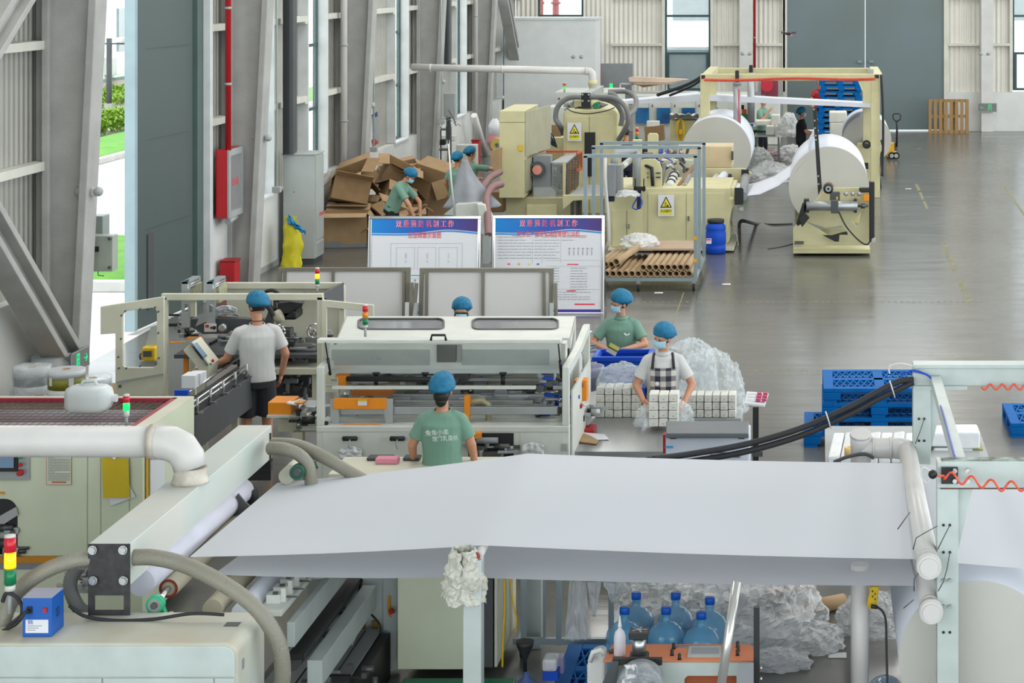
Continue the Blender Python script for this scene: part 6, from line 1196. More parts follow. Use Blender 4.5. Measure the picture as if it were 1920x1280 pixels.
pb2 = MB().box(P(1285,0,183).x, P(1390,0,183).x, F/183, F/183+.5, 0, P(0,783,183).z-.002).build('low_bench', M_['lgrey'], bev=.01); tag(pb2, 'low grey bench under the big clear film heap', 'bench')
m_f = mat('clear_film_soft','E4ECEE',.15,alpha=.32,bump=1,bscale=40,spec=1)
heap('film_wrap', 'clear film bulging over the tissue packs before the blue crate', 'plastic film', P(1165, 728, 186.5)+Vector((0,.1,0)), .26, .18, .24, m_f, 5, 50, 24, .22, 1.6)
heap('film_wrap', 'large clear crumpled film heap right of the aproned woman', 'plastic film', P(1336, 778, 181)+Vector((0,.2,0)), .36, .3, .62, m_f, 6, 60, 30, .3, 1.5)
heap('film_wrap', 'peak of clear film rising behind the shoulder of the aproned woman', 'plastic film', P(1290, 740, 178)+Vector((0,.3,0)), .3, .25, .55, m_f, 9, 50, 26, .35, 1.8)
heap('film_wrap', 'small film bag at the left hand of the aproned woman', 'plastic film', P(1213, 795, 192)+Vector((0,-.05,0)), .12, .1, .2, m_f, 11, 40, 18, .3)
heap('film_wrap', 'small film bag at the right hand of the aproned woman', 'plastic film', P(1280, 795, 192)+Vector((0,-.02,0)), .11, .1, .22, m_f, 13, 40, 18, .3)
# cooler cabinet and sample stand
cl = thing('white_cooler', 'white chest with a dark grey lid in front of the steel table', 'cabinet', P(1325, 1000, 213)); S = 212
MB().pbox(1248, 815, 1405, 1040, S, .42).build('body', mat('cool_white_plastic','C9CFDA',.4), cl, .015); MB().prism([P(1249,812,S+1.4), P(1404,812,S+1.4), P(1404,789,206), P(1249,789,206)], (0,0,-.045)).build('lid', mat('slate_lid','5D6266',.45), cl, .01)
MB().pbox(1256, 817, 1268, 823, S+.5, .03).pbox(1384, 817, 1396, 823, S+.5, .03).build('hinge', M_['dgrey'], cl); MB().pbox(1247, 836, 1262, 840, S+.4, .004).build('blue_tape', mat('sky_blue_tape','2E9BD0',.5), cl)
m = MB()
for k in range(3): m.pbox(1332, 848+k*4, 1388, 849.5+k*4, S+.3, .01)
m.build('vent', M_['dgrey'], cl); tag(MB().pbox(1243, 815, 1250, 850, 210, .1).build('red_strap', M_['red']), 'red strap hanging at the left corner of the white chest', 'strap')
sp = thing('sample_stand', 'black post stand holding a blister pack tray right of the white chest', 'stand', P(1416, 985, 200)); MB().bar(P(1417,764,200), (P(1417,0,200).x, 19, .02), .055).build('post', M_['black'], sp); MB().box(P(1400,0,200).x, P(1434,0,200).x, 18.85, 19.15, 0, .02).build('base', M_['black'], sp); MB().pbox(1410, 846, 1430, 856, 200.5, .05).build('clamp', M_['dsteel'], sp)
tr = thing('blister_tray', 'white and pink packed blister tray on top of the black post', 'tray', P(1418, 763, 200)); MB().prism([P(1396,759,201.5), P(1434,763,201.5), P(1441,741,197), P(1400,738,197)], (0,0,.025)).build('tray', M_['print_'], tr, .006)
m = MB(); m2 = MB()
for k in range(3):
    for j, (x, mm) in enumerate(((1401,m),(1417,m2),(1428,m2))): a = P(x+k*1.2, 757.5-k*5.5, 201-k*1.2)+Vector((0,0,.028)); mm.box(a.x, a.x+(.07 if j == 0 else .045), a.y, a.y+.05, a.z-.004, a.z+.02)
m.build('white_pieces', M_['bag'], tr); m2.build('pink_pieces', mat('deep_pink','B03A62',.5), tr)
# ---- big blue pallets beside the aisle
g_near = 'blue plastic pallets stacked beside the aisle'
pn_ = pallet('', (P(1648,0,172).x, F/172+.55, .165), 1.24, 1.05, .16, 0, M_['pblue'], 'lowest straight blue pallet of the near aisle stack', g_near)
for k, (dx, dy, lab) in enumerate(((.0,.0,'second straight blue pallet of the near aisle stack'),(.01,.01,'third blue pallet from below in the near aisle stack'))): dup(pn_, (pn_.location.x+dx, pn_.location.y+dy, .165+.16*(k+1)), .01*k, lab)
dup(pn_, (pn_.location.x-.2, pn_.location.y+.02, 0), 0, 'bottom blue pallet jutting out left under the near aisle stack')
dup(pn_, (P(1898,0,168).x+.6, F/168+.5, 0), 0, 'blue pallet cut off by the right edge of the photo', 'blue pallet at the right edge')
# wrapped paper reams on a low pallet behind the web
wpl = 'wrapped white packs stacked behind the PVC elbow'
pr_ = thing('low_platform', 'low grey platform under the white packs behind the elbow pipe', 'platform', (P(1690,0,196).x, F/196+.5, 0)); MB().box(P(1548,0,205).x, P(1840,0,190).x, F/203, F/186, .5, .62).build('deck', M_['lgrey'], pr_)
for x in (P(1560,0,200).x, P(1690,0,200).x, P(1825,0,192).x): MB().box(x-.04, x+.04, F/200, F/188, 0, .5).build('leg', M_['grey'], pr_)
od = ('first','second','third','fourth','fifth','sixth','seventh','eighth')
for k in range(8): x = P(1552,0,200).x+k*.118; tag(MB().prism([(x,F/201.5+.01*(k%3),.622),(x+.11,F/201.5+.01*(k%3),.622),(x+.11,F/201.5+.01*(k%3),.69+.012*(k%2)),(x,F/201.5+.01*(k%3),.69)], (.06,.98,0)).build('tissue_pack', M_['bag'], bev=.015), od[k]+' flat white pack from the left in the row by the vertical elbow pipe', 'pack', wpl)
for k, (a, b, c, d) in enumerate(((1746,812,1790,838),(1792,810,1838,842),(1750,840,1796,862),(1798,842,1826,862))): tag(MB().pbox(a, b, c, d, 196-k*.0, .35).build('tissue_pack', M_['bag'], bev=.02), ('upper left','upper right','lower left','lower right')[k]+' white pack seen through the pale steel frame', 'pack', wpl)
tag(MB().pbox(1826, 842, 1843, 862, 196, .3).build('olive_pack', mat('olive_print','8A8B3C',.5)), 'olive printed pack end at the right of the white packs', 'pack'); tr_ = thing('tape_roll', 'yellow tape roll beside the vertical elbow pipe', 'tape', P(1594, 855, 203)); MB().pipe(P(1594,853,201.5), P(1594,838,201.5), .055, .035, 24).build('tape', mat('pale_yellow_tape','D9BC77',.5), tr_)
# ---- filling machine with the white-shirted man
fm = thing('filling_machine', 'cream framed filling machine with dark works behind the man in white', 'machine', P(480, 900, 172)); S = 172; Sb = 164.5; cfr = M_['cream2']
Y0, Y1 = F/S, F/Sb; XA, XB = P(309,0,S).x, P(601,0,S).x; zt = P(0,556,S).z; w_ = .065
zr = P(0,535,Sb).z
for x in (XA, XB): MB().bar((x,Y0,0),(x,Y0,zt), w_).build('front_post', cfr, fm, .005); MB().bar((x,Y1,0),(x,Y1,zr), w_).build('rear_post', cfr, fm, .005)
MB().bar((XA-.03,Y0,zt),(XB+.03,Y0,zt), w_, .07).build('front_beam', cfr, fm, .005); MB().bar((P(425,0,Sb).x,Y1,zr),(P(640,0,Sb).x,Y1,zr), w_, .07).build('rear_beam', cfr, fm, .005)
MB().prism([(XB,Y0,zt+.03),(P(640,0,Sb).x,Y1,zr+.03),(P(640,0,Sb).x,Y1,zr-.28),(XB,Y0,zt-.0)], (.03,0,0)).build('side_fairing', M_['dgrey'], fm)
MB().box(P(425,0,Sb).x, P(640,0,Sb).x, Y1, Y1+.02, .9, zr).build('rear_panel', M_['cream2'], fm)
MB().plate([(P(x,0,S+.5).x, P(0,y,S+.5).z) for x, y in ((603,562),(700,572),(700,700),(603,700))], [[(P(x,0,S+.5).x, P(0,y,S+.5).z) for x, y in ((612,576),(690,584),(690,690),(612,690))]], (0,F/(S+.5),0), (1,0,0), (0,0,1), (0,.04,0)).build('right_door', cfr, fm, .004)
# left swung door with rounded window
DL = 178; o1 = [(188,575),(307,556),(307,742),(216,742),(216,625),(188,627)]; wd = []
for cx, cy, t0 in ((285,586,-math.pi/2),(285,680,0),(238,680,math.pi/2),(238,592,math.pi)):
    for k in range(5): t = t0+k*math.pi/8; wd.append((cx+9*math.cos(t), cy+9*math.sin(t)))
MB().plate([(P(x,0,DL).x, P(0,y,DL).z) for x, y in o1], [[(P(x,0,DL).x, P(0,y,DL).z) for x, y in wd]], (0,F/DL,0), (1,0,0), (0,0,1), (0,.05,0)).build('swing_door', cfr, fm, .006)
m = MB()
for x, y in ((234,584),(262,580),(290,577),(296,585),(227,592),(226,636),(221,670),(296,625),(297,672),(292,683),(262,687),(236,691),(222,691)): m.tube([P(x,y,DL+.3), P(x+1.5,y-1.5,DL+.6)], .009, 6)
m.build('door_clip', M_['dgrey'], fm); MB().pprism([(218,715),(306,700),(306,703),(218,719)], DL+.2, .01).build('door_crease', M_['lgrey'], fm); MB().pbox(222, 722, 226, 727, DL+.3, .02).build('door_knob', M_['dsteel'], fm)
# work table and works
MB().box(XA+.1, XB, Y0, Y1, .98, 1.02).build('table_plate', M_['dgrey'], fm); MB().pbox(490, 690, 598, 703, S+.3, .9).build('table_front', cfr, fm, .01)
MB().pbox(470, 703, 590, 745, S-3, .6).build('dark_underside', M_['dgrey'], fm); MB().pbox(585, 703, 600, 800, S, .07).build('leg', cfr, fm)
clutter(fm, 495, 704, 585, 740, S-1, .2, 26, 61, (.05,.2), ('dsteel','grey','black'))
for x in (340, 387):   # two reel towers
    tower = MB(); tower.plate([(P(a,0,S-1).x, P(0,b,S-1).z) for a, b in ((x,532),(x+16,532),(x+16,614),(x,612))], [[(P(a,0,S-1).x, P(0,b,S-1).z) for a, b in ((x+5,570),(x+12,570),(x+12,585),(x+5,585))]], (0,F/(S-1),0), (1,0,0), (0,0,1), (0,.03,0)); tower.build('tower_plate', M_['alu'], fm)
    MB().prism([P(x,532,S-1), P(x+14,532,S-1), P(x+36,520,S-7), P(x+22,520,S-7)], (0,0,.02)).build('tower_top', M_['alu'], fm); MB().pbox(x+20, 522, x+35, 560, S-7, .03).build('tower_rear', M_['alu'], fm)
    for f in (.2, .8): MB().tube([P(x+14,534+f*6,S-1), P(x+34,523+f*8,S-7)], .016, 10).build('roller', M_['steel'], fm)
    MB().pbox(x+16, 536, x+24, 568, S-4, .3).build('label_web', mat('olive_label_web','8F9068',.5,c2='B9B9A0',scale=20), fm)
    MB().prism([P(x+2,528,S-1), P(x+12,524,S-1), P(x+12,532,S-1), P(x,532,S-1)], (0,.05,0)).build('teal_cap', mat('teal_cap','20505A',.5), fm)
MB().pprism([(357,598),(440,597),(497,600),(505,578),(502,563),(510,600),(505,625),(380,626),(357,612)], S-2, .12).build('dark_console', M_['dgrey'], fm, .01)
MB().pprism([(366,612),(372,598),(368,592),(383,588),(392,575),(392,570),(400,575),(404,590),(398,598)], S-1.5, .03).build('light_bracket', M_['alu'], fm)
cp = MB().pbox(383, 607, 405, 622, S-.8, .02).build('button_panel', wh, fm); MB().pbox(385, 609, 391, 614, S-.5, .015).build('red_button', M_['red'], cp); 
for x, r_ in ((397,.012),(402,.02)): MB().lathe(P(x,614,S-.5), [(r_,-.02),(r_,0)], 10, 'Y').build('selector', M_['black'], cp)
MB().lathe(P(419,614,S-.5), [(.03,-.06),(.045,-.05),(.045,0)], 20, 'Y').build('chrome_knob', M_['steel'], fm); MB().lathe(P(435,624,S-.5), [(.025,-.05),(.025,0)], 16, 'Y').build('chrome_knob', M_['steel'], fm)
MB().pbox(518, 582, 556, 600, S-2, .3).build('motor', M_['black'], fm, .03); MB().tube([P(516,596,S-1.5), P(528,590,S-1.5)], .07, 18).build('pale_coil', mat('cream_coil','B5AF99',.5), fm)
MB().prism([P(520,568,S-2), P(545,565,S-2), P(568,568,S-2), P(562,574,S-2), P(530,600,S-2), P(518,590,S-2)], (0,.12,0)).build('head_casting', M_['black'], fm, .01)
for x, y, r_ in ((521,622,.075),(589,620,.075)):
    b = MB(); c = P(x,y,S-.5); n = 24
    b.tube([c+Vector((r_*math.cos(t), 0, r_*math.sin(t))) for t in [k*2*math.pi/n for k in range(n+1)]], .011, 8)
    for k in range(3): t = k*2.09+.5; b.tube([c, c+Vector((r_*math.cos(t), 0, r_*math.sin(t)))], .008, 6)
    b.lathe(c, [(.025,-.03),(.025,.03)], 12, 'Y'); b.build('handwheel', M_['chrome'], fm)
MB().pbox(520, 617, 545, 632, S-1, .15).build('gearbox', M_['dsteel'], fm, .01); MB().prism([P(527,657,S+.5), P(533,657,S+.5), P(537,683,S+.5), P(529,684,S+.5)], (0,.03,0)).build('orange_lever', o_, fm); MB().pprism([(318,645),(355,640),(380,636),(376,632),(352,632),(350,640),(318,642)], S+.5, .04).build('orange_arm', o_, fm); MB().pbox(344, 655, 352, 700, S-.5, .04).build('orange_post', o_, fm)
hose('cable', [P(494,554,S-1), P(500,546,S-1), P(512,544,S-1), P(522,550,S-1)], .02, M_['cablek'], '', parent=fm); hose('cable', [P(494,560,S-1), P(498,570,S-1), P(506,580,S-1), P(512,592,S-1)], .025, M_['cablek'], '', parent=fm)
clutter(fm, 515, 635, 595, 685, S-1, .5, 60, 62, (.04,.2), ('dsteel','black','steel','grey')); clutter(fm, 385, 640, 445, 690, S-3, .5, 50, 63, (.05,.25), ('dsteel','grey','black','steel')); clutter(fm, 500, 556, 560, 580, S-3, .3, 24, 64, (.05,.2), ('dsteel','black')); clutter(fm, 322, 590, 350, 640, S-3, .3, 26, 65, (.04,.14), ('black','lgrey','steel'))
tag(MB().grid(lambda u, v: P(403+40*u, 578+19*v-5*math.sin(u*3.1), S-2.5)+Vector((0,.1*v+.05*noise.noise((u*5,v*4,2)),0)), 16, 10).build('white_rag', M_['bag'], solid=.01), 'white rag bundled on the dark console behind the man', 'cloth')
stack_light(595, 503, 551, 170, 'tall signal tower with lit amber behind the man in white', .024, 'o')
tp = thing('touch_console', 'cream slanted touch screen console under the hand of the man in white', 'control panel', P(370, 800, 181)); S7 = 181
MB().pprism([(343,657),(360,640),(395,684),(391,712),(380,722),(370,690)], S7, .3).build('housing', cfr, tp, .01)
a_, b_2, c_2, d_2 = P(357,642,S7+.3), P(365,634,S7-3), P(404,683,S7-3), P(390,688,S7+.3)
MB().prism([P(352,640,S7+.3), P(368,633,S7-2), P(402,672,S7-2), P(388,687,S7+.3)], (0,-.02,.012)).build('bezel', M_['dsteel'], tp)
MB().prism([P(364,648,S7+.8), P(371,644,S7-.6), P(389,667,S7-.6), P(382,671,S7+.8)], (0,-.03,.02)).build('screen', M_['screen'], tp)
MB().ball(P(399,676,S7+1), .018, 10).build('stop_button', M_['red'], tp); MB().ball(P(395,682,S7+1.2), .014, 10).build('green_button', M_['green'], tp)
MB().bar(P(378,706,S7), (P(378,0,S7).x, F/S7+.1, 0), .08).build('stand', cfr, tp)
# conveyor beside him
cy = thing('conveyor', 'dark grey conveyor with steel guide rails running past the man', 'conveyor', P(420, 900, 190)); x1 = P(366,0,197).x
zc = P(0,776,197).z; 
MB().box(x1-.28, x1, F/197, F/176, zc-.36, zc-.02).build('side_panel', M_['dgrey'], cy, .006); MB().box(x1-.26, x1-.02, F/197, F/176, zc-.02, zc).build('belt', M_['black'], cy)
for dx, dz in ((-.04,.1),(-.22,.1),(-.04,.05)): MB().tube([(x1+dx, F/197, zc+dz), (x1+dx, F/174, zc+dz)], .01, 8).build('guide_rail', M_['chrome'], cy)
for k in range(6): yk = F/196+k*.42; MB().tube([(x1-.01,yk,zc-.02),(x1-.01,yk,zc+.13)], .014, 8).bar((x1-.02,yk-.02,zc), (x1+.05,yk-.02,zc), .02).build('rail_post', M_['steel'], cy)
for y in (F/194, F/180): MB().bar((x1-.14,y,0),(x1-.14,y,zc-.36), .06).build('leg', cfr, cy)
MB().box(x1-.3, x1-.02, F/197, F/190, zc+.0, zc+.03).build('end_plate', M_['black'], cy); 
for k, (a, b, c, d, s) in enumerate(((340,704,366,728,191),(347,700,376,722,189),(356,698,382,716,187))): tag(MB().pbox(a, b, c, d, s, .1).build('white_carton_blank', M_['print_'], bev=.004), ('front','middle','rear')[k]+' bundle of white folded blanks at the end of the conveyor', 'paper bundle', 'white blanks at the conveyor end')
tag(MB().pbox(327, 732, 352, 743, 195, .06).build('blue_crate_corner', M_['blue']), 'small blue tray under the white blanks', 'tray')
yd = thing('yellow_drive', 'small yellow motor drive beyond the door window of the filling machine', 'device', P(278, 680, 158)); MB().pbox(265, 651, 291, 677, 158, .25).build('body', M_['yellow'], yd, .02); MB().pbox(268, 658, 284, 669, 158.3, .01).build('display', M_['dgrey'], yd); MB().tube([P(265,662,158), P(262,667,158), P(264,674,158)], .012, 8).build('handle', M_['dgrey'], yd); MB().pbox(264, 677, 294, 770, 157, .3).build('stand', M_['lgrey'], yd)
tag(MB().pprism([(272,650),(282,612),(296,608),(298,650)], 157, .2).build('mint_bracket', M_['beamp'], bev=.01), 'pale upright bracket behind the yellow drive', 'bracket')
# orange covered reducer beside the man
oc = thing('orange_cover', 'orange sheet metal cover on the feed table right of the man', 'machine part', P(528, 900, 196)); MB().pbox(502, 754, 546, 778, 196, .3).build('cover', o_, oc, .008); MB().pbox(500, 779, 600, 783, 196.5, .5).build('feed_table', wh, oc); MB().pbox(520, 784, 596, 810, 194, .4).build('base', cfr, oc, .01); MB().pbox(562, 785, 596, 808, 197, .3).build('white_box', wh, oc, .01)
MB().pbox(562, 762, 592, 780, 195, .3).build('steel_block', M_['alu'], oc, .01); MB().bar(P(560,808,195), (P(560,0,195).x, F/195, 0), .1).build('leg', cfr, oc); clutter(oc, 553, 770, 592, 800, 198, .1, 20, 71, (.03,.12), ('black','navy','steel') if 0 else ('black','steel'))
tag(MB().prism([P(537,757,197), P(556,760,197), P(573,752,193), P(552,748,193)], (0,0,.012)).build('white_cards', M_['print_']), 'small stack of white cards on the orange cover', 'paper'); tag(MB().prism([P(552,757,197), P(566,758,197), P(575,753,194), P(560,752,194)], (.0,0,.014)).build('red_yellow_wrappers', mat('red_yellow_print','C9632F',.5,c2='D9B93A',scale=20)), 'red and yellow wrappers beside the white cards', 'wrapper')
# label film rolls left
def film_roll(cx, top, s, r, h, bands, label, cling, seed):
    c = P(cx, top+(r*s)*.19, s); t = thing('label_film_roll', label, 'film roll', (c.x, c.y, c.z-h), 0, 'film rolls stacked by the nearest column'); z1 = c.z
    z = z1; 
    for (hh, mm) in bands:
        z0 = z-h*hh; b = MB(); b.pipe((c.x,c.y,z0+.001),(c.x,c.y,z-.001), r, .05, 48); b.build('film_band', mm, t); z = z0
    MB().pipe((c.x,c.y,z1-h+.01),(c.x,c.y,z1+.004), .048, .038, 20).build('core', M_['tubek'], t)
    if cling: MB().grid(lambda u, v: Vector((c.x+(r+.012+.012*noise.noise((math.cos(u*6.28)*4+seed, math.sin(u*6.28)*4, v*5)))*math.cos(u*6.2832)*(1 if v < .8 else 1-(v-.8)*3), c.y+(r+.012+.012*noise.noise((math.cos(u*6.28)*4+seed, 2, v*5)))*math.sin(u*6.2832)*(1 if v < .8 else 1-(v-.8)*3), z1-h+min(1,v/.8)*h+.02+.02*noise.noise((u*12,v*6,seed))*(v > .7))), 60, 20).build('cling_film', m_f, t)
    return t
ol = mat('olive_label_print','7E7A22',.45,c2='5F6A1E',scale=8); wf_ = mat('glossy_white_film','C6CACD',.25,bump=.2); tl = mat('slate_label_print','55686A',.4,c2='3E5054',scale=8)
f0 = film_roll(125, 685, 165, .205, .33, ((.26,wf_),(.38,ol),(.36,wf_)), 'olive and white banded film roll standing in front', False, 1)
for dx, py in ((-21, 712), (20, 710)): MB().grid(lambda u, v: P(125,0,165)*0+Vector((f0.location.x+.208*math.sin((dx+u*9-4.5)/34), f0.location.y-.208*math.cos((dx+u*9-4.5)/34), f0.location.z+.17+v*.09)), 4, 1).build('printed_label', M_['print_'], f0)
film_roll(125, 742, 166, .21, .3, ((.2,ol),(.8,ol)), 'olive film roll underneath the banded front roll', False, 2) if 0 else None
film_roll(60, 682, 163, .2, .3, ((.35,wf_),(.3,tl),(.35,wf_)), 'slate banded film roll in cling film at the left', True, 3)
film_roll(57, 728, 163, .21, .27, ((.7,wf_),(.3,tl)), 'lower cling-wrapped film roll at the far left', True, 4)
film_roll(95, 661, 155, .22, .3, ((1,wf_),), 'white film roll in cling film at the back by the column', True, 5)
film_roll(175, 702, 160, .2, .36, ((.22,wf_),(.78,ol)), 'olive film roll at the right with loose cling film', True, 6)
rs = MB().box(P(20,0,163).x, P(212,0,163).x, F/168, F/154, 0, P(0,745,163).z-.11).build('timber_platform', M_['wood'], bev=.01); tag(rs, 'timber pallet platform under the film rolls', 'pallet')
# ------------------------------------------------------------------ foreground: rewinder, tissue web, pale steel frame, left machines
mint = M_['mint']; bp_ = M_['beamp']
# tissue web
SN, SF_ = 284.0, 243.5
def poly(pts, u):
    xs_ = [p[0] for p in pts]; x = xs_[0]+(xs_[-1]-xs_[0])*u
    for a, b in zip(pts, pts[1:]):
        if x <= b[0]+1e-6: f = (x-a[0])/(b[0]-a[0]); return (x, a[1]+(b[1]-a[1])*f)
    return pts[-1]
def webgrid(near, far, nu=60, nv=12, sn=SN, sf=SF_, sag=0):
    def split(pts): 
        return pts
    def fn(u, v):
        k = u*(len(near)-1); i = min(len(near)-2, int(k)); f = k-i
        a = P(near[i][0], near[i][1], sn).lerp(P(near[i+1][0], near[i+1][1], sn), f); b = P(far[i][0], far[i][1], sf).lerp(P(far[i+1][0], far[i+1][1], sf), f)
        return a.lerp(b, v)+Vector((0, 0, -.012*math.sin(math.pi*f)-sag*math.sin(math.pi*v)))
    return MB().grid(fn, nu, nv)
pw = mat('tissue_web_paper','D8DBE0',.9,var=.012,scale=.8,spec=.08); translucent(pw, .3)
tag(webgrid([(355,1044),(905,1022),(1718,1048),(2150,1078)], [(520,905),(990,850),(1697,868),(2060,880)], 90, 10).build('tissue_web', pw), 'broad white tissue web stretched over the front rewinder and rising to a middle roller', 'paper web')
tag(webgrid([(400,1077),(870,1082),(1718,1098)], [(560,958),(960,962),(1690,976)], 90, 10, SN).build('tissue_web', pw), 'lower tissue web running just beneath the broad front web', 'paper web')
# rollers of the web
cr_ = thing('crest_roller', 'roller on two pale posts under the crest of the front tissue web', 'roller stand', P(888, 1427, 284))
pa, pb = P(900,1029,285), P(986,856,243); MB().tube([pa+Vector((0,-.06,-.03)), pb+Vector((0,.1,-.03))], .03, 20).build('roller', M_['pvc'], cr_); MB().tube([pa+Vector((-.02,-.09,-.03)), pa+Vector((-.02,-.06,-.03))], .032, 14).build('red_end', mat('rust_red','8C3A2C',.6), cr_)
X = P(888,0,286).x; MB().box(X-.06, X+.06, F/286-.06, F/286+.06, 0, P(0,1046,286).z).build('front_post', bp_, cr_, .006); X2 = P(1003,0,243).x; MB().box(X2-.06, X2+.055, F/243-.06, F/243+.06, 0, 1.33).build('rear_post', bp_, cr_, .006)
m = MB()
for x, y in ((886,1076),(881,1108),(891,1108),(872,1109)): m.lathe(P(x,y,287.6), [(.011,-.02),(.011,.01)], 8, 'Y')
m.build('bolt', M_['chrome'], cr_)
def rag(u, v):
    a = P(868+42*math.sin(u*6.28)*(1-.5*(1-v)**2)+7*noise.noise((u*4,v*4,3)), 1032+v*(98+18*noise.noise((u*7,0,5))), 287.5)+Vector((0, .05-.09*math.cos(u*6.28)+.04*noise.noise((u*9,v*3,7)), 0)); return a+Vector((noise.noise(a*38),noise.noise(a*41),noise.noise(a*36)))*.016
tag(MB().grid(rag, 90, 34, False).build('film_rag', mat('dirty_film','C9C8BC',.35,alpha=.85,bump=1,bscale=16), solid=.003), 'grubby torn film rag tied on the post at the crest of the web', 'rag')
# pvc spreader pipes and elbow
s1 = 292
def ypipe(name, cx, cy, s_near, s_far, r, label, capn=True):
    a = P(cx, cy, s_near); b = Vector((a.x, F/s_far, a.z)); t = thing(name, label, 'pipe', (a.x, a.y, a.z-r)); MB().tube([a, b], r, 28).build('pipe', M_['pvc'], t)
    MB().tube([a+Vector((0,-.01,0)), a+Vector((0,.06,0))], r*1.13, 28).tube([a+Vector((0,-.02,0)), a+Vector((0,-.01,0))], r*1.05, 28).tube([a+Vector((0,.1,0)), a+Vector((0,.12,0))], r*1.08, 28).build('end_cap', M_['pvc'], t); MB().tube([a+Vector((0,-.03,0)), a+Vector((0,-.02,0))], r*.82, 28).build('cap_disc', M_['pvc'], t); return t, a, b
t1, a1, b1 = ypipe('spreader_pipe', 1742, 1062, 292, 236, .072, 'upper white plastic pipe lying over the right end of the front web')
t2, a2, b2 = ypipe('spreader_pipe', 1746, 1147, 290, 236, .069, 'lower white plastic pipe with round cap at the right end of the front web')
c = b1; MB().tube([c, c+Vector((0,.05,0)), c+Vector((-.04,.1,0)), c+Vector((-.1,.12,0)), c+Vector((-.27,.12,0)), c+Vector((-.34,.12,-.02)), c+Vector((-.37,.12,-.08)), c+Vector((-.37,.12,-.16))], [.074,.08,.085,.08,.08,.085,.085,.076], 26).build('elbow', M_['pvc'], t1)
for dx in (-.12,-.26): MB().tube([c+Vector((dx,.12,0)), c+Vector((dx-.02,.12,0))], .088, 26).build('socket_ring', M_['pvc'], t1)
MB().tube([c+Vector((-.37,.12,-.1)), (c.x-.37, c.y+.12, 0)], .072, 26).build('down_pipe', M_['pvc'], t1); MB().tube([c+Vector((-.37,.12,-.1)), c+Vector((-.37,.12,.05)), c+Vector((-.37,.1,.11))], [.076,.084,.086], 26).tube([c+Vector((-.37,.1,.11)), c+Vector((-.37,.095,.125))], [.09,.084], 26).build('branch_cap', M_['pvc'], t1)
c = b2; MB().tube([c, c+Vector((-.03,.09,0)), c+Vector((-.14,.12,0)), c+Vector((-.37,.12,0))], [.07,.08,.075,.075], 24).build('elbow', M_['pvc'], t2)
hose('cable', [P(1563,866,236), P(1590,856,236), P(1620,851,236), P(1638,858,236)], .014, M_['dgrey'], 'dark cable arching behind the web beside the elbow pipe', 'cable')
pcol = thing('plastic_column', 'white plastic pipe column with a yellow socket strip under the web', 'column', (P(1612,0,274).x, F/274, 0)); MB().tube([(P(1612,0,274).x, F/274, 0), (P(1612,0,274).x, F/274, 1.16)], .063, 26).build('pipe', M_['pvc'], pcol)
so = thing('socket_strip', 'yellow socket strip with a black plug fixed to the white column', 'socket', P(1640, 1144, 277)); MB().prism([P(1632,1100,277), P(1649,1100,277), P(1643,1142,277), P(1629,1142,277), P(1625,1134,277)], (0,.05,0)).build('strip', mat('socket_yellow','CFAE1B',.4), so, .01)
m = MB()
for k in range(4): m.pbox(1635+(k%2)*5, 1108+k*5, 1637+(k%2)*5, 1110+k*5, 277.6, .02)
m.build('socket_holes', M_['black'], so); MB().tube([P(1633,1136,278), P(1645,1138,278)], .014, 10).build('plug', M_['black'], so)
hose('cable', [P(1645,1138,278), P(1655,1146,278.4), P(1661,1165,278.6), P(1662,1210,279), P(1663,1250,280), P(1664,1300,281)], .008, M_['cablek'], 'black lead hanging down from the yellow socket strip', 'cable')
# pale steel frame at the right
sfm = thing('steel_portal', 'pale mint steel portal frame with bolts at the right of the photo', 'machine frame', (1.4, 13.2, 0))
x0, x1 = P(1757,0,288).x, P(1797,0,288).x; Yn, Yf = F/288, F/236; zt = P(0,866,288).z; zF = P(0,690,236).z
MB().box(x0, x1, Yn, Yn+.14, 0, zt-.17).build('near_post', mint, sfm, .005); MB().box(x0, 3.2, Yn, Yn+.14, zt-.17, zt).build('near_beam', mint, sfm, .005)
MB().box(x0+.03, 3.2, Yn+.03, Yn+.11, zt, zt+.006).build('worn_edge', mat('worn_black_paint','4A4038',.7,c2='AFC0B6',scale=14,var=.3), sfm)
a, b = P(1712,0,236).x, P(1745,0,236).x; MB().box(a, b, Yf, Yf+.14, 0, zF-.14).build('far_post', mint, sfm, .005); MB().box(a, 3.4, Yf, Yf+.14, zF-.14, zF).build('far_beam', mint, sfm, .005); MB().box(a, 2.0, Yf-.02, Yf+.16, zF, zF+.03).build('cap_plate', mint, sfm, .005); MB().box(a, a+.43, Yf-.012, Yf+.1, zF-.17, zF-.14).build('spacer', mint, sfm)
MB().box(P(1797,0,288).x-.02, P(1815,0,288).x+.0, Yn+.14, Yf, zt-.1, zt-.02).build('side_beam', bp_, sfm, .005)
MB().prism([(x1, Yn+.05, zt-.17), (x1+.1, Yn+.05, zt-.17), (x1, Yn+.05, zt-.6)], (0,.02,0)).build('gusset', mint, sfm); MB().prism([(b, Yf+.05, zF-.14), (b+.13, Yf+.05, zF-.14), (b, Yf+.05, zF-.68)], (0,.02,0)).build('gusset', mint, sfm)
MB().pbox(1765, 876, 1796, 907, 288.6, .015).build('bolt_plate', M_['black'], sfm); MB().box(x0+.02, 3.2, Yn-.006, Yn, zt-.175, zt-.168).build('joint_line', mat('rust_brown','5A3A2C',.7), sfm)
for x, y in ((1790,882),(1790,901),(1814,882),(1815,901)): MB().lathe(P(x,y,289), [(.016,-.02),(.016,.01)], 6, 'Y').build('bolt', M_['steel'], sfm)
m = MB(); m2 = MB()
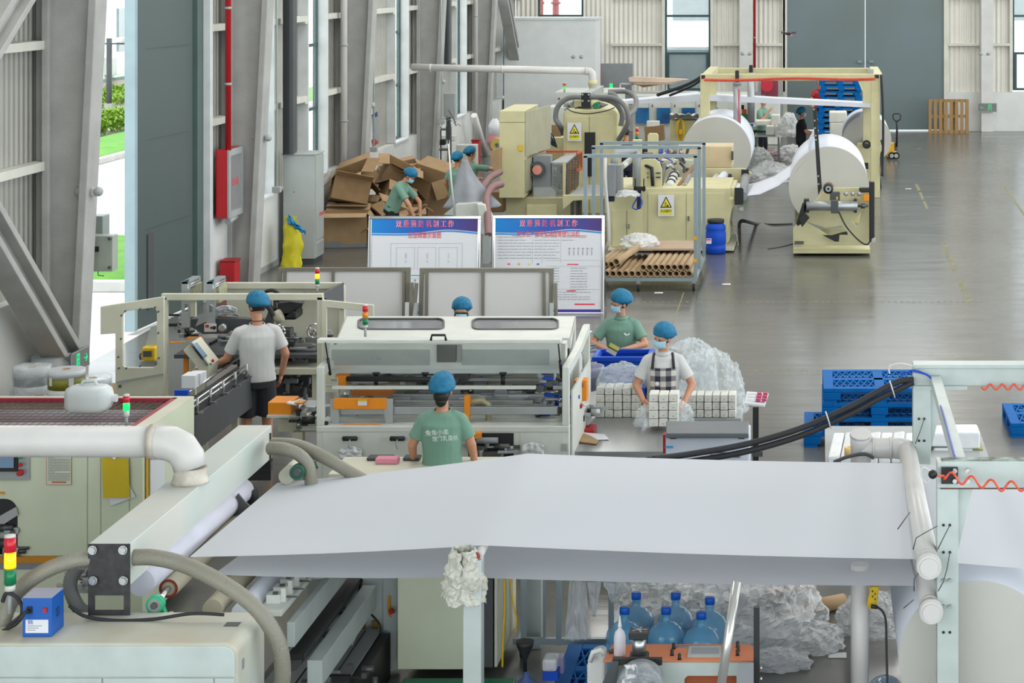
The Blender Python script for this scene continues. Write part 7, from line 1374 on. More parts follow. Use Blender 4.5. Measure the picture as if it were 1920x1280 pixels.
for y, mm in ((984,m),(1035,m),(1087,m2),(1136,m2),(1185,m)):
    for x in (1769,1781): mm.lathe(P(x,y,288.05), [(.009,-.004),(.009,.006)] if mm is m else [(.012,-.02),(.012,.01)], 12, 'Y')
for y in (785,826):
    for x in (1723,1733): m.lathe(P(x,y,236.05), [(.01,-.004),(.01,.006)], 12, 'Y')
m.build('bolt_holes', M_['black'], sfm); m2.build('socket_screws', M_['steel'], sfm)
wi = MB()
for q in ([(1781,984),(1768,1010),(1758,1030)],[(1781,1035),(1776,1065),(1769,1090),(1759,1108)],[(1757,986),(1735,998),(1718,1008),(1712,1030)],[(1722,1074),(1714,1085),(1714,1108)],[(1733,785),(1724,812),(1716,832)],[(1706,960),(1683,992)],[(1713,1124),(1694,1140)]): wi.tube([P(x,y,289.5 if x > 1740 else 294) for x, y in q] if q[0][1] > 900 else [P(x,y,236.5) for x, y in q], .0035, 5)
wi.build('tie_wire', M_['dsteel'], sfm)
pts = []
for k in range(240):
    t = k/239; x = 1757+t*260; y = 888+26*min(1,t*2.2)*.8+(9*math.sin(t*44) if t > .05 else 0); pts.append(P(x, y, 290)+Vector((0, -.03-.02*math.cos(t*44), 0)))
ca_ = tag(MB().tube(pts, .0075, 8).build('coiled_air_hose', mat('orange_red_hose','E2543C',.4)), 'orange-red coiled air hose in front of the near beam at the right edge', 'hose')
MB_ = MB(); pts = [P(1840+k*1.3, 724+5*math.sin(k*.37), 236.6)+Vector((0,-.02,0)) for k in range(120)]; tag(MB_.tube(pts, .008, 6).build('coiled_air_hose', MATS['orange_red_hose']), 'orange coiled hose loops under the far beam at the right edge', 'hose')
MB().ball(P(1749,889,290), .03, 10).build('hose_coupling', M_['black'], sfm); hose('cable', [P(1749,892,290), P(1738,905,290), P(1728,892,290), P(1730,876,290), P(1745,882,290)], .005, M_['pvc'], '', parent=sfm)
hose('cable', [P(1712,696,236.5), P(1738,702,236.8), P(1752,716,237), P(1755,745,245), P(1765,765,255), P(1775,800,268), P(1783,830,280), P(1790,856,287)], .009, mat('violet_blue_cable','5A67A8',.5), '', parent=sfm); hose('cable', [P(1690,704,236.5), P(1712,694,236.8), P(1738,703,237), P(1752,716,238)], .007, M_['blue'], '', parent=sfm); hose('cable', [P(1712,686,236.8), P(1690,681,236.8), P(1668,686,236.8), P(1668,700,236.8)], .006, M_['pvc'], '', parent=sfm)
for dy, l in ((0, 'upper thick black cable slanting from the steel frame down to the web'), (14, 'lower thick black cable slanting from the steel frame down to the web')):
    hose('cable', [P(1712,712+dy*.3,236.5), P(1688,714+dy,236.8), P(1650,732+dy,237), P(1590,764+dy,237), P(1500,803+dy,237), P(1400,832+dy,237), P(1300,850+dy,238), P(1225,860+dy,240)], .025, M_['cablek'], l, 'cable')
m = MB()
for x, y in ((1552,786),(1672,728)): m.tube([P(x-4,y-15,237.8), P(x+1,y,238.3), P(x+6,y+17,237.8)], .005, 6)
tag(m.build('cable_ties', M_['print_']), 'white ties around the two thick black cables', 'cable tie', kind='stuff')
rl = roll(1834, 1236, 282.5, .525, 2.25, 'large tissue roll behind the pale steel post at the bottom right', .001, False)
# jugs and bottles
wj = mat('blue_water_bottle','7CB8DA',.08,alpha=.6,spec=.8,c2='5CA2CC'); capm = mat('bottle_cap_blue','1A62CE',.4)
def jug(px, s, label, rot=0):
    X, Y = (px-VX)/s, F/s; t = thing('water_bottle', label, 'water bottle', (X, Y, .165), 0, 'blue water bottles on the blue pallet')
    q = Vector((X,Y,.165)); MB().lathe(q, [(.10,0),(.13,.01),(.135,.03),(.135,.11),(.128,.12),(.128,.14),(.135,.15),(.135,.24),(.128,.25),(.128,.265),(.135,.28),(.128,.32),(.10,.36),(.06,.39),(.032,.4),(.03,.44),(.033,.445),(.03,.45),(.03,.46)], 36).build('bottle', wj, t)
    MB().lathe(q, [(.036,.452),(.037,.49),(.034,.5),(.01,.5)], 20).build('cap', capm, t); return t
for px, s, l in ((1171,262,'front left blue water bottle under the web'),(1249,262,'front middle blue water bottle under the web'),(1315,264,'front right blue water bottle under the web'),(1193,256,'rear left blue water bottle under the web'),(1267,256,'rear middle blue water bottle under the web'),(1331,258,'rear right blue water bottle under the web')): jug(px, s, l)
lj = thing('water_bottle', 'blue water bottle lying on the floor right of the white column', 'water bottle', (P(1662,0,272).x, F/270, 0)); MB().lathe((P(1662,0,272).x, F/272, .137), [(.1,-.02),(.13,0),(.135,.03),(.135,.12),(.128,.13),(.135,.15),(.135,.28),(.1,.34),(.035,.38),(.03,.44)], 32, 'Y').build('bottle', wj, lj)
dup(pn_, ((1205-VX)/262, 14.7, 0), 0, 'blue pallet carrying the water bottles under the web', 'blue pallet under the water bottles')
# orange-topped machine
om = thing('coating_machine', 'orange-topped machine with pale front and a black fan motor under the web', 'machine', P(1270, 1500, 293)); z = .85; sA, sB_ = (1207-VY)/(H-z), (1238-VY)/(H-z)
ot = mat('salmon_orange_top','C4764F',.45); MB().prism([(P(x,0,s).x, F/s, z) for x, s in ((1130,sB_),(1416,sB_),(1418,sA+1.5),(1400,sA),(1148,sA))], (0,0,-.012)).build('top_plate', ot, om, .003)
fa, fb_ = P(1150,0,sB_).x, P(1416,0,sB_).x; MB().plate([(fa,.1),(fb_,.1),(fb_,z-.014),(fa,z-.014)], [[(fa+.45,.2),(fa+.78,.2),(fa+.78,.75),(fa+.47,.75),(fa+.45,.73)]], (0,F/sB_+.01,0), (1,0,0), (0,0,1), (0,.01,0)).build('front_plate', mint, om)
MB().box(fa+.02, fb_-.02, F/sB_+.05, F/sA, .0, z-.02).build('body', mat('burnt_orange','9A4A20',.5), om)
MB().pbox(1290, 1213, 1365, 1232, 293, .0) if 0 else None
fr_ = lambda px, py: Vector(((px-VX)/((py-VY)/(H-z)), F/((py-VY)/(H-z)), z))
def slab(pts, h, name, m, par, z0=0): return MB().prism([fr_(*p)+Vector((0,0,z0)) for p in pts], (0,0,h)).build(name, m, par)
slab([(1289,1232),(1352,1232),(1352,1214),(1292,1214)], .012, 'frame_plate', M_['lgrey'], om); slab([(1296,1229),(1348,1229),(1348,1218),(1298,1218)], .004, 'frame_recess', M_['grey'], om, .012); slab([(1260,1214),(1352,1217),(1352,1214),(1262,1211)], .01, 'rail', M_['steel'], om)
for x, y in ((1260,1228),(1263,1216),(1274,1236),(1383,1213),(1384,1220),(1383,1228)): MB().lathe(fr_(x, y), [(.014,0),(.01,.012),(.012,.03),(.006,.04)], 10).build('knob', M_['black'], om)
slab([(1140,1222),(1152,1219),(1156,1224),(1143,1226)], .015, 'wrench', M_['dsteel'], om)
fmot = thing('fan_motor', 'black fan-cooled vertical motor on the orange-topped machine', 'motor', P(1198, 1238, 297)); q = P(1198,1230,297); q.z = z+.004
MB().box(q.x-.06,q.x+.06,q.y-.06,q.y+.06,z+.004,z+.06).build('base', M_['black'], fmot, .01); MB().tube([(q.x,q.y,z+.06),(q.x,q.y,z+.17)], .045, 24).build('silver_body', M_['steel'], fmot); MB().box(q.x-.06,q.x+.06,q.y-.06,q.y+.06,z+.165,z+.21).build('fan_housing', M_['black'], fmot, .006)
m = MB(); 
for k in range(5): t = k*math.pi*.4; m.bar((q.x,q.y,z+.213),(q.x+.05*math.cos(t),q.y+.05*math.sin(t),z+.213), .012, .004)
m.tube([(q.x,q.y,z+.208),(q.x,q.y,z+.217)], .015, 12); m.build('fan_grille', M_['steel'], fmot); MB().bar((q.x-.16,q.y-.05,z+.03),(q.x+.15,q.y-.05,z+.03), .04).build('clamp_bar', M_['black'], fmot)
sq = thing('squeeze_bottle', 'translucent white squeeze bottle with pointed nozzle on the orange machine', 'bottle', P(1162,1230,296)); q = fr_(1162, 1228); MB().lathe(q, [(.035,.002),(.038,.01),(.038,.12),(.03,.15),(.012,.17),(.012,.18)], 24).build('bottle', mat('milky_plastic','D6D3D8',.3,alpha=.85), sq); MB().lathe(q, [(.014,.18),(.012,.19),(.004,.25)], 12).build('nozzle', M_['film2'], sq)
wr = thing('wrapped_roll', 'film-wrapped grey roll below the fan motor', 'roll', P(1205,1300,298)); MB().lathe(P(1200,1292,303), [(.14,-.02),(.15,0),(.15,.12),(.14,.14)], 40, 'Y').build('roll', mat('grey_mottled_film','8F9496',.3,bump=.6,c2='6A6F72',scale=20), wr); MB().grid(lambda u, v: P(1170+22*u+4*math.sin(v*5), 1243+38*v, 303)+Vector((0,-.02+.04*noise.noise((u*4,v*4,1)),0)), 12, 16).build('film_tail', M_['film2'], wr, solid=.003)
MB().prism([P(1148,1240,299),P(1160,1240,299),P(1150,1300,299),P(1122,1300,299)], (0,.1,0)).build('slanted_bracket', M_['dgrey'], om)
MB().prism([P(1385,1243,299),P(1413,1243,299),P(1413,1300,299),P(1380,1300,299)], (0,.02,0)).build('scraper_plate', M_['grey'], om)
tag(MB().tube([P(1381,1090,296), P(1350,1300,300)], .03, 20).build('clear_tube', mat('shiny_tube','C4C3BE',.12,.6)), 'shiny slanting tube in front of the orange-topped machine', 'tube')
bpst = thing('black_post', 'thin black square post rising in front of the orange machine', 'post', P(1418,1500,297)); MB().box(P(1413,0,297).x, P(1424,0,297).x, F/297, F/297+.04, 0, 1.2).build('post', M_['black'], bpst)
for y in (1252,1272): MB().tube([P(1424,y,297), P(1429,y,297)], .012, 8).build('bolt', M_['steel'], bpst)
# floor things under the web
heap('film_heap', 'large heap of crumpled clear film on the floor behind the water bottles', 'plastic film', G(1385, 1175), .62, .75, .55, M_['film2'], 40, 90, 40, .3, 1.7)
heap('film_heap', 'left part of the film heap behind the rear bottles', 'plastic film', G(1250, 1150), .4, .5, .55, M_['film2'], 43, 60, 30, .3, 1.7)
heap('film_heap', 'tongue of crumpled film spilling right along the floor', 'plastic film', G(1475, 1205), .42, .3, .16, M_['film2'], 41, 70, 26, .35, 2)
heap('film_heap', 'small rounded film lobe on the floor right of the black post', 'plastic film', G(1455, 1248), .26, .16, .12, M_['film2'], 44, 50, 20, .3, 2)
heap('film_heap', 'crumpled film bundle on the floor behind the white column', 'plastic film', G(1635, 1182), .30, .22, .3, M_['film2'], 42, 70, 30, .3, 2)
for a, b, l in (((1440,1135),(1522,1112),'upper kraft tube lying on the floor beside the film heap'), ((1490,1158),(1582,1140),'lower kraft tube lying on the floor beside the film heap')):
    t = thing('kraft_tube', l, 'tube', G(*a), 0, 'kraft tubes on the floor'); MB().pipe(G(*a)+Vector((0,0,.06)), G(*b)+Vector((0,0,.06)), .06, .05, 24).build('wall', M_['kraft'], t)
st_ = thing('steel_trolley', 'galvanised steel trolley frame with hanging film under the web', 'trolley', G(1045, 1215)); Y = F/247; m = MB()
for (x, y0, y1) in ((982,1085,1205),(1048,1085,1205),(1146,1100,1205)): m.bar((P(x,0,247).x, Y, .1), (P(x,0,247).x, Y, 1.05), .04)
m.bar((P(962,0,247).x,Y,.13),(P(1150,0,247).x,Y,.13), .045).bar((P(975,0,247).x,Y,.13),(P(975,0,247).x,Y+1.3,.13), .04).bar((P(1146,0,247).x,Y,.13),(P(1146,0,247).x,Y+1.3,.13), .04).bar((P(975,0,247).x,Y+1.3,.6),(P(1146,0,247).x,Y+1.3,.6), .04); m.bar((P(1020,0,247).x,Y,1.0),(P(1020,0,247).x,Y+.02,.13), .02); m.build('frame', mt, st_)
for x in (975, 1146): MB().lathe((P(x,0,247).x,Y+.02,.055), [(.055,0),(.055,.03)], 14, 'X').build('castor', M_['rubber'], st_)
for k, (x0_, y0_, x1_, y1_, l) in enumerate(((1058,1088,1108,1200,'tall wrinkled film sheet hanging from the steel trolley'),(1100,1090,1128,1155,'short film corner hanging right on the steel trolley'),(1130,1090,1172,1130,'pointed film flap hanging under the web'))):
    tag(MB().grid(lambda u, v: P(x0_+(x1_-x0_)*(u*(.6+.4*v)+(.2*(1-v)) if k == 0 else u*(1-.8*v)+.4*v), y0_+(y1_-y0_)*v, 252+k)+Vector((0,.06*noise.noise((u*5,v*3,k)),0)), 20, 20).build('film_sheet', M_['film'], solid=.002), l, 'plastic film')
fj = thing('funnel_bottle', 'small blue bottle with a black funnel behind the pale post', 'bottle', P(987,1330,268)); q = Vector((P(987,0,268).x, F/268, 0)); MB().lathe(q, [(.05,.0),(.08,.02),(.08,.2),(.06,.25),(.02,.28),(.02,.32)], 24).build('bottle', mat('dim_blue_bottle','4A5F96',.2,alpha=.8), fj); MB().lathe(q+Vector((-.01,0,0)), [(.012,.3),(.015,.4),(.06,.5),(.064,.53)], 24).build('funnel', M_['black'], fj)
cpk = thing('wrapped_pack', 'small blue-edged wrapped pack right of the funnel bottle', 'pack', P(1035,1280,266)); MB().pbox(1016,1236,1044,1260,266,.16).build('pack', M_['film2'], cpk, .02); MB().pbox(1017,1260,1046,1276,266.2,.14).build('blue_box', M_['blue'], cpk); MB().pbox(1040,1233,1056,1262,264,.1).build('violet_print', mat('violet_print','8F86A8',.4), cpk)
jc = thing('jerrycan', 'white plastic jerrycan standing left of the orange-topped machine', 'jerrycan', P(1118,1400,284)); S = 284
MB().pprism([(1100,1248),(1108,1228),(1124,1222),(1134,1226),(1134,1330),(1100,1330)], S, .16).build('can', mat('natural_plastic','D2D6D2',.4), jc, .02); MB().tube([P(1106,1240,S+1), P(1112,1222,S+1), P(1126,1218,S+1), P(1133,1226,S+1)], .018, 10).build('handle', MATS['natural_plastic'], jc)
gcb = thing('equipment_cabinet', 'large pale cabinet with open side standing under the web', 'cabinet', P(830,1250,256)); gcm = M_['green_cream']; X0, X1 = P(745,0,256).x, P(915,0,256).x; Xs = P(930,0,256).x
MB().box(X0, X1-.12, F/256, F/256+.05, .1, 1.05).build('front_panel', gcm, gcb, .006); MB().box(X0+.02, Xs-.03, F/256+.05, F/240, .1, 1.0).build('dark_interior', M_['dgrey'], gcb); MB().box(Xs-.02, Xs, F/256+.05, F/240, .1, 1.05).build('side_door', M_['cream2'], gcb, .004); MB().box(X1-.12, X1-.04, F/256+.02, F/256+.05, .3, 1.0).build('blue_grey_edge', mat('blue_grey_edge','4E6A7C',.5), gcb)
hose('cable', [P(945,1085,258), P(946,1140,258), P(943,1200,258), P(942,1250,258)], .008, M_['yellow'], 'yellow cable hanging down the cabinet side under the web', 'cable'); hose('cable', [P(957,1085,257), P(962,1130,257), P(968,1160,257), P(966,1185,257)], .006, M_['yellow'], 'second thinner yellow cable right of the cabinet under the web', 'cable')
gbm = MB().box(P(770,0,258).x, P(965,0,258).x, F/262, F/250, .0, .055); tag(gbm.build('green_belt', mat('green_conveyor_belt','14714A',.5)), 'green belt strip low on the floor under the pale cabinet', 'belt') if 0 else tag(MB().box(P(745,0,262).x, P(960,0,262).x, F/266, F/258, 0, .08).build('green_mat', mat('green_conveyor_belt','14714A',.5), bev=.01), 'green belt mat on the floor before the pale cabinet', 'mat')
# ---------------- rewinder rollers and side frame
rw = thing('rewinder', 'rewinder body with slanting rails, rollers and pale side plate under the left of the web', 'machine', P(650, 1300, 252))
def ybar(cx, cy, s, w, h, s2, m, nm, bev=.004): a = P(cx, cy, s); MB().box(a.x-w/2, a.x+w/2, a.y, F/s2, a.z-h/2, a.z+h/2).build(nm, m, rw, bev)
def yroll(cx, cy, s, r, s2, m, nm='roller'): a = P(cx, cy, s); MB().tube([a, (a.x, F/s2, a.z)], r, 26).build(nm, m, rw); return a
MB().plate([(P(x,0,252).x, P(0,y,252).z) for x, y in ((575,1085),(745,1085),(745,1250),(575,1250))], [], (0,F/252,0), (1,0,0), (0,0,1), (0,.06,0)).build('side_plate', bp_, rw, .006)
MB().pbox(718, 1085, 745, 1254, 252.6, .1).build('plate_flange', bp_, rw, .004)
yroll(264, 1092, 293, .088, 249, mat('lavender_tissue','CACAD6',.8), 'tissue_roller'); a = yroll(316, 1103, 286, .062, 252, mat('cream_roller','B9B19A',.6))
MB().pipe(a-Vector((0,.005,0)), a, .062, .045, 26).build('red_ring', mat('rust_red','8C3A2C',.6), rw); MB().tube([a-Vector((0,.1,0)), a], .018, 14).build('shaft', M_['steel'], rw)
yroll(398, 1142, 287, .065, 250, mat('cream_roller','B9B19A',.6)); yroll(455, 1150, 287, .075, 250, M_['paper']); MB().tube([P(452,935,250)+Vector((0,.0,0)), P(452,935,250)+Vector((0,.12,0))], .1, 26).build('brush_ring', M_['rubber'], rw)
MB().prism([P(430,948,256), P(446,925,256), P(458,940,256), P(470,950,256), P(440,975,256)], (0,.02,0)).build('roller_bracket', M_['dsteel'], rw)
ybar(545, 1190, 287, .05, .16, 254, bp_, 'slanting_rail'); ybar(505, 1150, 287, .16, .04, 254, M_['white'], 'slitter_rail')
m = MB(); m2 = MB()
for k in range(9): y = F/286+.1+k*.17; a = P(505,1150,287); m.box(a.x-.06, a.x+.03, y, y+.09, a.z+.02, a.z+.075).box(a.x+.03, a.x+.06, y+.03, y+.07, a.z+.02, a.z+.11); m2.tube([(a.x+.05,y+.05,a.z+.05),(a.x+.13,y+.05,a.z+.05)], .006, 6).box(a.x-.02,a.x+.01,y+.01,y+.03,a.z+.075,a.z+.09)
m.build('slitter_blocks', M_['white'], rw); m2.build('slitter_screws', M_['dsteel'], rw)
yroll(548, 1242, 285, .055, 253, M_['dsteel'], 'dark_roller'); ybar(590, 1262, 285, .1, .17, 254, bp_, 'box_rail')
MB().box(P(560,0,280).x, P(590,0,280).x, F/286, F/254, .7, .74).build('under_plate', M_['black'], rw)
m = MB()
for k in range(5): m.box(-3.78+k*.115, -3.68+k*.115, F/281, F/254, .34, .36)
m.build('ribbed_plate', M_['grey'], rw); MB().box(-3.85, -3.15, F/282, F/254, .0, .33).build('dark_well', M_['black'], rw)
for x, y, r in ((695,1111,.025),(695,1126,.022),(682,1152,.012)): MB().lathe(P(x,y,252.5), [(r,-.004),(r,.01)], 14, 'Y').build('hole', M_['black'], rw)
MB().prism([P(727,1118,253), P(732,1116,253), P(733,1158,253), P(727,1152,253)], (0,.01,0)).build('yellow_plate', mat('amber_plate','C48F14',.5), rw); MB().lathe(P(736,1143,253.4), [(.018,-.05),(.022,-.03),(.01,-.02),(.01,0)], 14, 'Y').build('stop_button', M_['red'], rw)
MB().pbox(595, 1100, 632, 1124, 253, .1).build('dark_box', M_['black'], rw); MB().tube([P(688,1128,253.6), P(694,1152,254)], .018, 10).build('green_sleeve', M_['green'], rw)
hose('cable', [P(686,1115,254), P(680,1140,255), P(672,1180,258), P(650,1230,262), P(640,1260,266), P(608,1285,270)], .005, M_['pvc'], '', parent=rw); hose('cable', [P(695,1150,254), P(712,1170,255), P(712,1185,255), P(700,1195,256), P(670,1196,256)], .008, M_['cablek'], '', parent=rw)
for x in (674, 698): MB().pbox(x, 1165, x+10, 1180, 253, .04).build('terminal', mat('brass','8F7A3E',.4,.6), rw)
clutter(rw, 575, 1195, 625, 1250, 262, .2, 30, 81, (.04,.15), ('black','dsteel','steel')); clutter(rw, 600, 1130, 640, 1165, 253.5, .05, 14, 82, (.03,.1), ('black','dsteel'))
MB().tube([P(678,1085,254), P(660,1180,256)], .012, 8).build('black_rod', M_['black'], rw)
clutter(rw, 570, 1255, 700, 1290, 275, .1, 26, 83, (.05,.15), ('black','dsteel','steel'))
# ---------------- left: big beam with end plate
bm = thing('suction_beam', 'long pale square beam with a black bolted end plate in the left foreground', 'beam', P(204, 1153, 300)); xa, xb = P(165,0,300).x, P(243,0,300).x; Yb0 = F/300; z1 = P(0,1020,300).z
MB().box(xa, xb, Yb0+.012, F/238, z1-.26, z1).build('beam', mat('dusty_pale_paint','C2C1B8',.5,c2='B4C0BB',scale=1.5), bm, .005)
MB().plate([(xa,1.193),(xb,1.193),(xb,z1),(xa,z1)], [[(P(177,0,300).x,P(0,1144,300).z),(P(232,0,300).x,P(0,1144,300).z),(P(232,0,300).x,P(0,1116,300).z),(P(177,0,300).x,P(0,1116,300).z)]], (0,Yb0,0), (1,0,0), (0,0,1), (0,.014,0)).build('end_plate', mat('dusty_black','242424',.6,c2='3A3A3A',scale=20), bm)
for x, y in ((173.5,1031),(230.5,1031),(174.5,1088),(231.5,1088)): MB().lathe(P(x,y,300.4), [(.022,-.022),(.022,-.006)], 6, 'Y').lathe(P(x,y,300.4), [(.028,-.006),(.028,.004)], 20, 'Y').build('hex_bolt', M_['steel'], bm)
MB().plate([(xb-.22,z1-.42),(xb+.01,z1-.42),(xb+.01,z1-.05),(xb-.02,z1-.05)], [], (0,F/239,0), (1,0,0), (0,0,1), (0,.02,0)).build('rear_bracket', M_['black'], bm)
for x, y in ((190,1146),(225,1146)): MB().lathe(P(x,y,299), [(.008,-.02),(.008,0)], 8, 'Y').build('screw', M_['chrome'], bm)
# PVC suction pipe
pp = thing('suction_pipe', 'thick white plastic pipe with elbow standing on the pale beam', 'pipe', P(357, 900, 268)); s = 268; r = .108
MB().tube([P(-900,824,s), P(284,828,s)], r, 36).build('pipe', M_['pvc'], pp); el = [P(280,828,s), P(296,828,s), P(320,831,s), P(340,841,s), P(352,858,s), P(356,876,s)]
MB().tube(el, [r*1.02,r*1.1,r*1.12,r*1.12,r*1.08,r*1.04], 36).build('elbow', M_['pvc'], pp); MB().tube([P(282,828,s), P(296,828,s)], r*1.14, 36).build('socket', mat('smeared_pvc','C6BFB2',.4,c2='A39C8E',scale=12), pp); MB().lathe((P(357,0,s).x, F/s, z1), [(r*1.2,0),(r*1.18,.02),(r*1.04,.06),(r*1.06,.11)], 36).build('sealed_collar', MATS['smeared_pvc'], pp)
# hoses
hose('suction_hose', [P(248,1045,298), P(290,1045,299), P(350,1060,300), P(420,1095,302), P(480,1140,303), P(520,1200,303), P(530,1260,302), P(522,1310,300)], .05, mh, 'thick ribbed hose sweeping from the end plate down to the bottom', ribs=True)
hose('suction_hose', [P(166,1048,299), P(140,1050,300), P(95,1065,301), P(50,1092,302), P(22,1125,303), P(5,1170,304), P(-5,1230,304)], .05, mh, 'thick ribbed hose curving left from the end plate', ribs=True)
hose('suction_hose', [P(150,1060,294), P(135,1080,294), P(132,1105,294), P(145,1135,294), P(162,1150,294)], .045, gh, 'shorter dark ribbed hose bending behind the end plate', ribs=True)
hose('suction_hose', [P(505,840,245), P(535,842,246), P(560,852,246), P(578,872,246), P(583,900,246), P(584,930,246)], .05, mh, 'short ribbed hose bending down at the far end of the beam', ribs=True)
hose('suction_hose', [P(510,832,242), P(560,836,243), P(610,858,244), P(650,882,244), P(690,905,244), P(730,940,244)], .05, mh, 'long ribbed hose from the far beam end going under the web', ribs=True)
pbk = thing('pillow_block', 'dark green bearing with a cream roller end behind the web corner', 'bearing', P(557,905,246)); MB().pipe(P(556,886,247.5), P(556,886,247.5)+Vector((0,.08,0)), .055, .03, 24).build('housing', mat('dark_green_cast','1F5A48',.5), pbk); MB().tube([P(556,886,248), P(556,886,248)+Vector((0,.14,0))], .028, 16).build('shaft', M_['dsteel'], pbk); MB().tube([P(537,893,245), P(537,893,245)+Vector((0,.3,0))], .06, 24).build('roller_end', M_['cream2'], pbk)
tag(MB().tube([P(577,865,243)+Vector((0,0,0)), P(590,868,243), P(594,876,243), P(586,879,243), P(580,872,243)], .014, 10).build('green_strap', MATS['dark_green_cast']), 'dark green strap loop beside the green bearing', 'strap')
g2_ = thing('pillow_block', 'bright green pillow block bearing on the front left machine cover', 'bearing', P(295,1158,297)); gm2 = mat('bright_green_cast','2BAA7A',.45); c = P(292,1132,297.5)
MB().lathe(c, [(.036,-.03),(.055,-.028),(.055,.03),(.036,.032)], 28, 'Y').build('ring', gm2, g2_); MB().pipe(c+Vector((0,-.034,0)), c+Vector((0,-.028,0)), .04, .022, 24).build('bearing_face', M_['steel'], g2_); MB().lathe(c+Vector((0,-.05,0)), [(.02,0),(.02,.1)], 20, 'Y').build('shaft', M_['dsteel'], g2_)
MB().prism([P(280,1136,297), P(304,1136,297), P(311,1154,297), P(273,1154,297)], (0,.05,0)).pbox(260,1153,328,1159,297,.06).build('foot', gm2, g2_, .004)
for x in (269, 321): MB().lathe(P(x,1153,298), [(.016,-.003),(.016,.02)], 6).build('nut', M_['steel'], g2_)
MB().tube([P(304,1118,297), P(316,1104,288)], .016, 12).build('coupling', M_['steel'], g2_)
# ---------------- front left machine cover
cvx1 = P(490,0,300).x; zc = 1.19; YcF, YcB = F/313, F/298; cm = mat('dusty_machine_top','BFC8C2',.5,var=.03,c2='B3AC97',scale=1.3); cvm = thing('machine_cover', 'broad pale machine housing with rounded corner across the bottom left', 'machine', (-5, YcF, 0))
R_ = .07; pr = []
for k in range(7): t = k*math.pi/12; pr.append((cvx1-R_+R_*math.sin(t), zc-R_+R_*math.cos(t)))
out = [(-6.4, 0), (-6.4, zc)]+pr+[(cvx1, 0)]
MB().prism([(x, YcF, z) for x, z in out], (0, YcB-YcF, 0)).build('housing', cm, cvm, .02)
fcm = M_['mint']; MB().prism([(x*1.0, YcF-.012, z) for x, z in [(-6.39, .995), (-6.39, zc-.012)]+[(x-.012, z-.012) for x, z in pr]+[(cvx1-.012, .995)]], (0, .012, 0)).build('front_panel', fcm, cvm, .004)
for a, b in ((-6.39, P(193,0,313).x-.004), (P(193,0,313).x+.004, P(401,0,313).x), (P(401,0,313).x+.008, cvx1-.012)): MB().box(a, b, YcF-.012, YcF, .1, P(0,1269,313).z-.003).build('lower_panel', fcm, cvm, .003)
MB().box(P(415,0,306).x, P(442,0,306).x, F/305, F/303, zc-.002, zc+.002).build('slot', M_['dgrey'], cvm); MB().box(cvx1, cvx1+.004, YcF+.1, YcF+.14, 1.0, 1.06).build('side_label', M_['grey'], cvm)
tx = thing('transformer_box', 'blue transformer box with a white label and red switch on the machine cover', 'electric box', P(85,1195,307)); sT = (1195+61)/(H-zc)*.999; a, b = P(42,0,sT), P(97,0,sT); bz = .235
MB().box(a.x, b.x, a.y, a.y+.2, zc, zc+bz).build('box', mat('cobalt_box_paint','0F55A8',.4), tx, .004); MB().box(a.x+.001, b.x-.001, a.y+.004, a.y+.196, zc+bz, zc+bz+.004).build('top', mat('dusty_lilac_top','9C9CAE',.5), tx)
MB().box(a.x+.02, b.x-.02, a.y-.003, a.y, zc+.025, zc+.105).build('label', M_['print_'], tx); MB().box(a.x+.13, a.x+.15, a.y-.014, a.y, zc+.15, zc+.178).build('red_switch', M_['red'], tx); MB().box(a.x+.03, a.x+.06, a.y-.012, a.y, zc+.145, zc+.185).build('socket', M_['black'], tx); MB().tube([(a.x+.045, a.y-.01, zc+.165), (a.x+.03, a.y-.05, zc+.16), (a.x+.01, a.y-.08, zc+.12)], .012, 8).build('plug', M_['black'], tx)
lettering('索电', .03, Matrix.Translation((a.x+.05, a.y-.0035, zc+.088)) @ Matrix.Rotation(math.pi/2, 4, 'X'), M_['bprint'], tx, .03); m = MB()
for k in range(3): m.box(a.x+.03, a.x+.12-.02*k, a.y-.0042, a.y-.003, zc+.066-k*.013, zc+.070-k*.013)
m.build('label_lines', M_['dktxt'], tx); m = MB()
for k in range(4): m.box(b.x, b.x+.002, a.y+.07, a.y+.12, zc+.1+k*.015, zc+.106+k*.015)
m.build('vent', M_['black'], tx)
stack_light(19, 1005, 1150, 306, 'signal tower with lit amber on the front left machine cover', .035, 'o')
for q, r_, l in (([(5,1128),(12,1112),(30,1118),(42,1140),(34,1165),(14,1178),(-8,1190)], .012, 'black cable looping behind the signal tower'), ([(60,1162),(48,1182),(36,1200),(20,1222),(0,1240),(-20,1250)], .009, 'thin dark cable dropping from the transformer plug'), ([(40,1205),(20,1200),(8,1190),(14,1176),(32,1160),(44,1150)], .011, 'cable loop left of the transformer box'), ([(130,1135),(160,1155),(220,1163),(290,1160),(360,1150),(420,1152)], .011, 'dark cable sagging across the cover past the green bearing')):
    hose('cable', [P(x, y, 306.5 if 'sagging' not in l else 302.5) for x, y in q], r_, M_['cablek'] if r_ > .01 else mat('brown_cable','4A3432',.6), l, 'cable')
clutter(cvm, 100, 1080, 165, 1120, 292, .3, 22, 91, (.04,.14), ('chrome','steel','lgrey'))
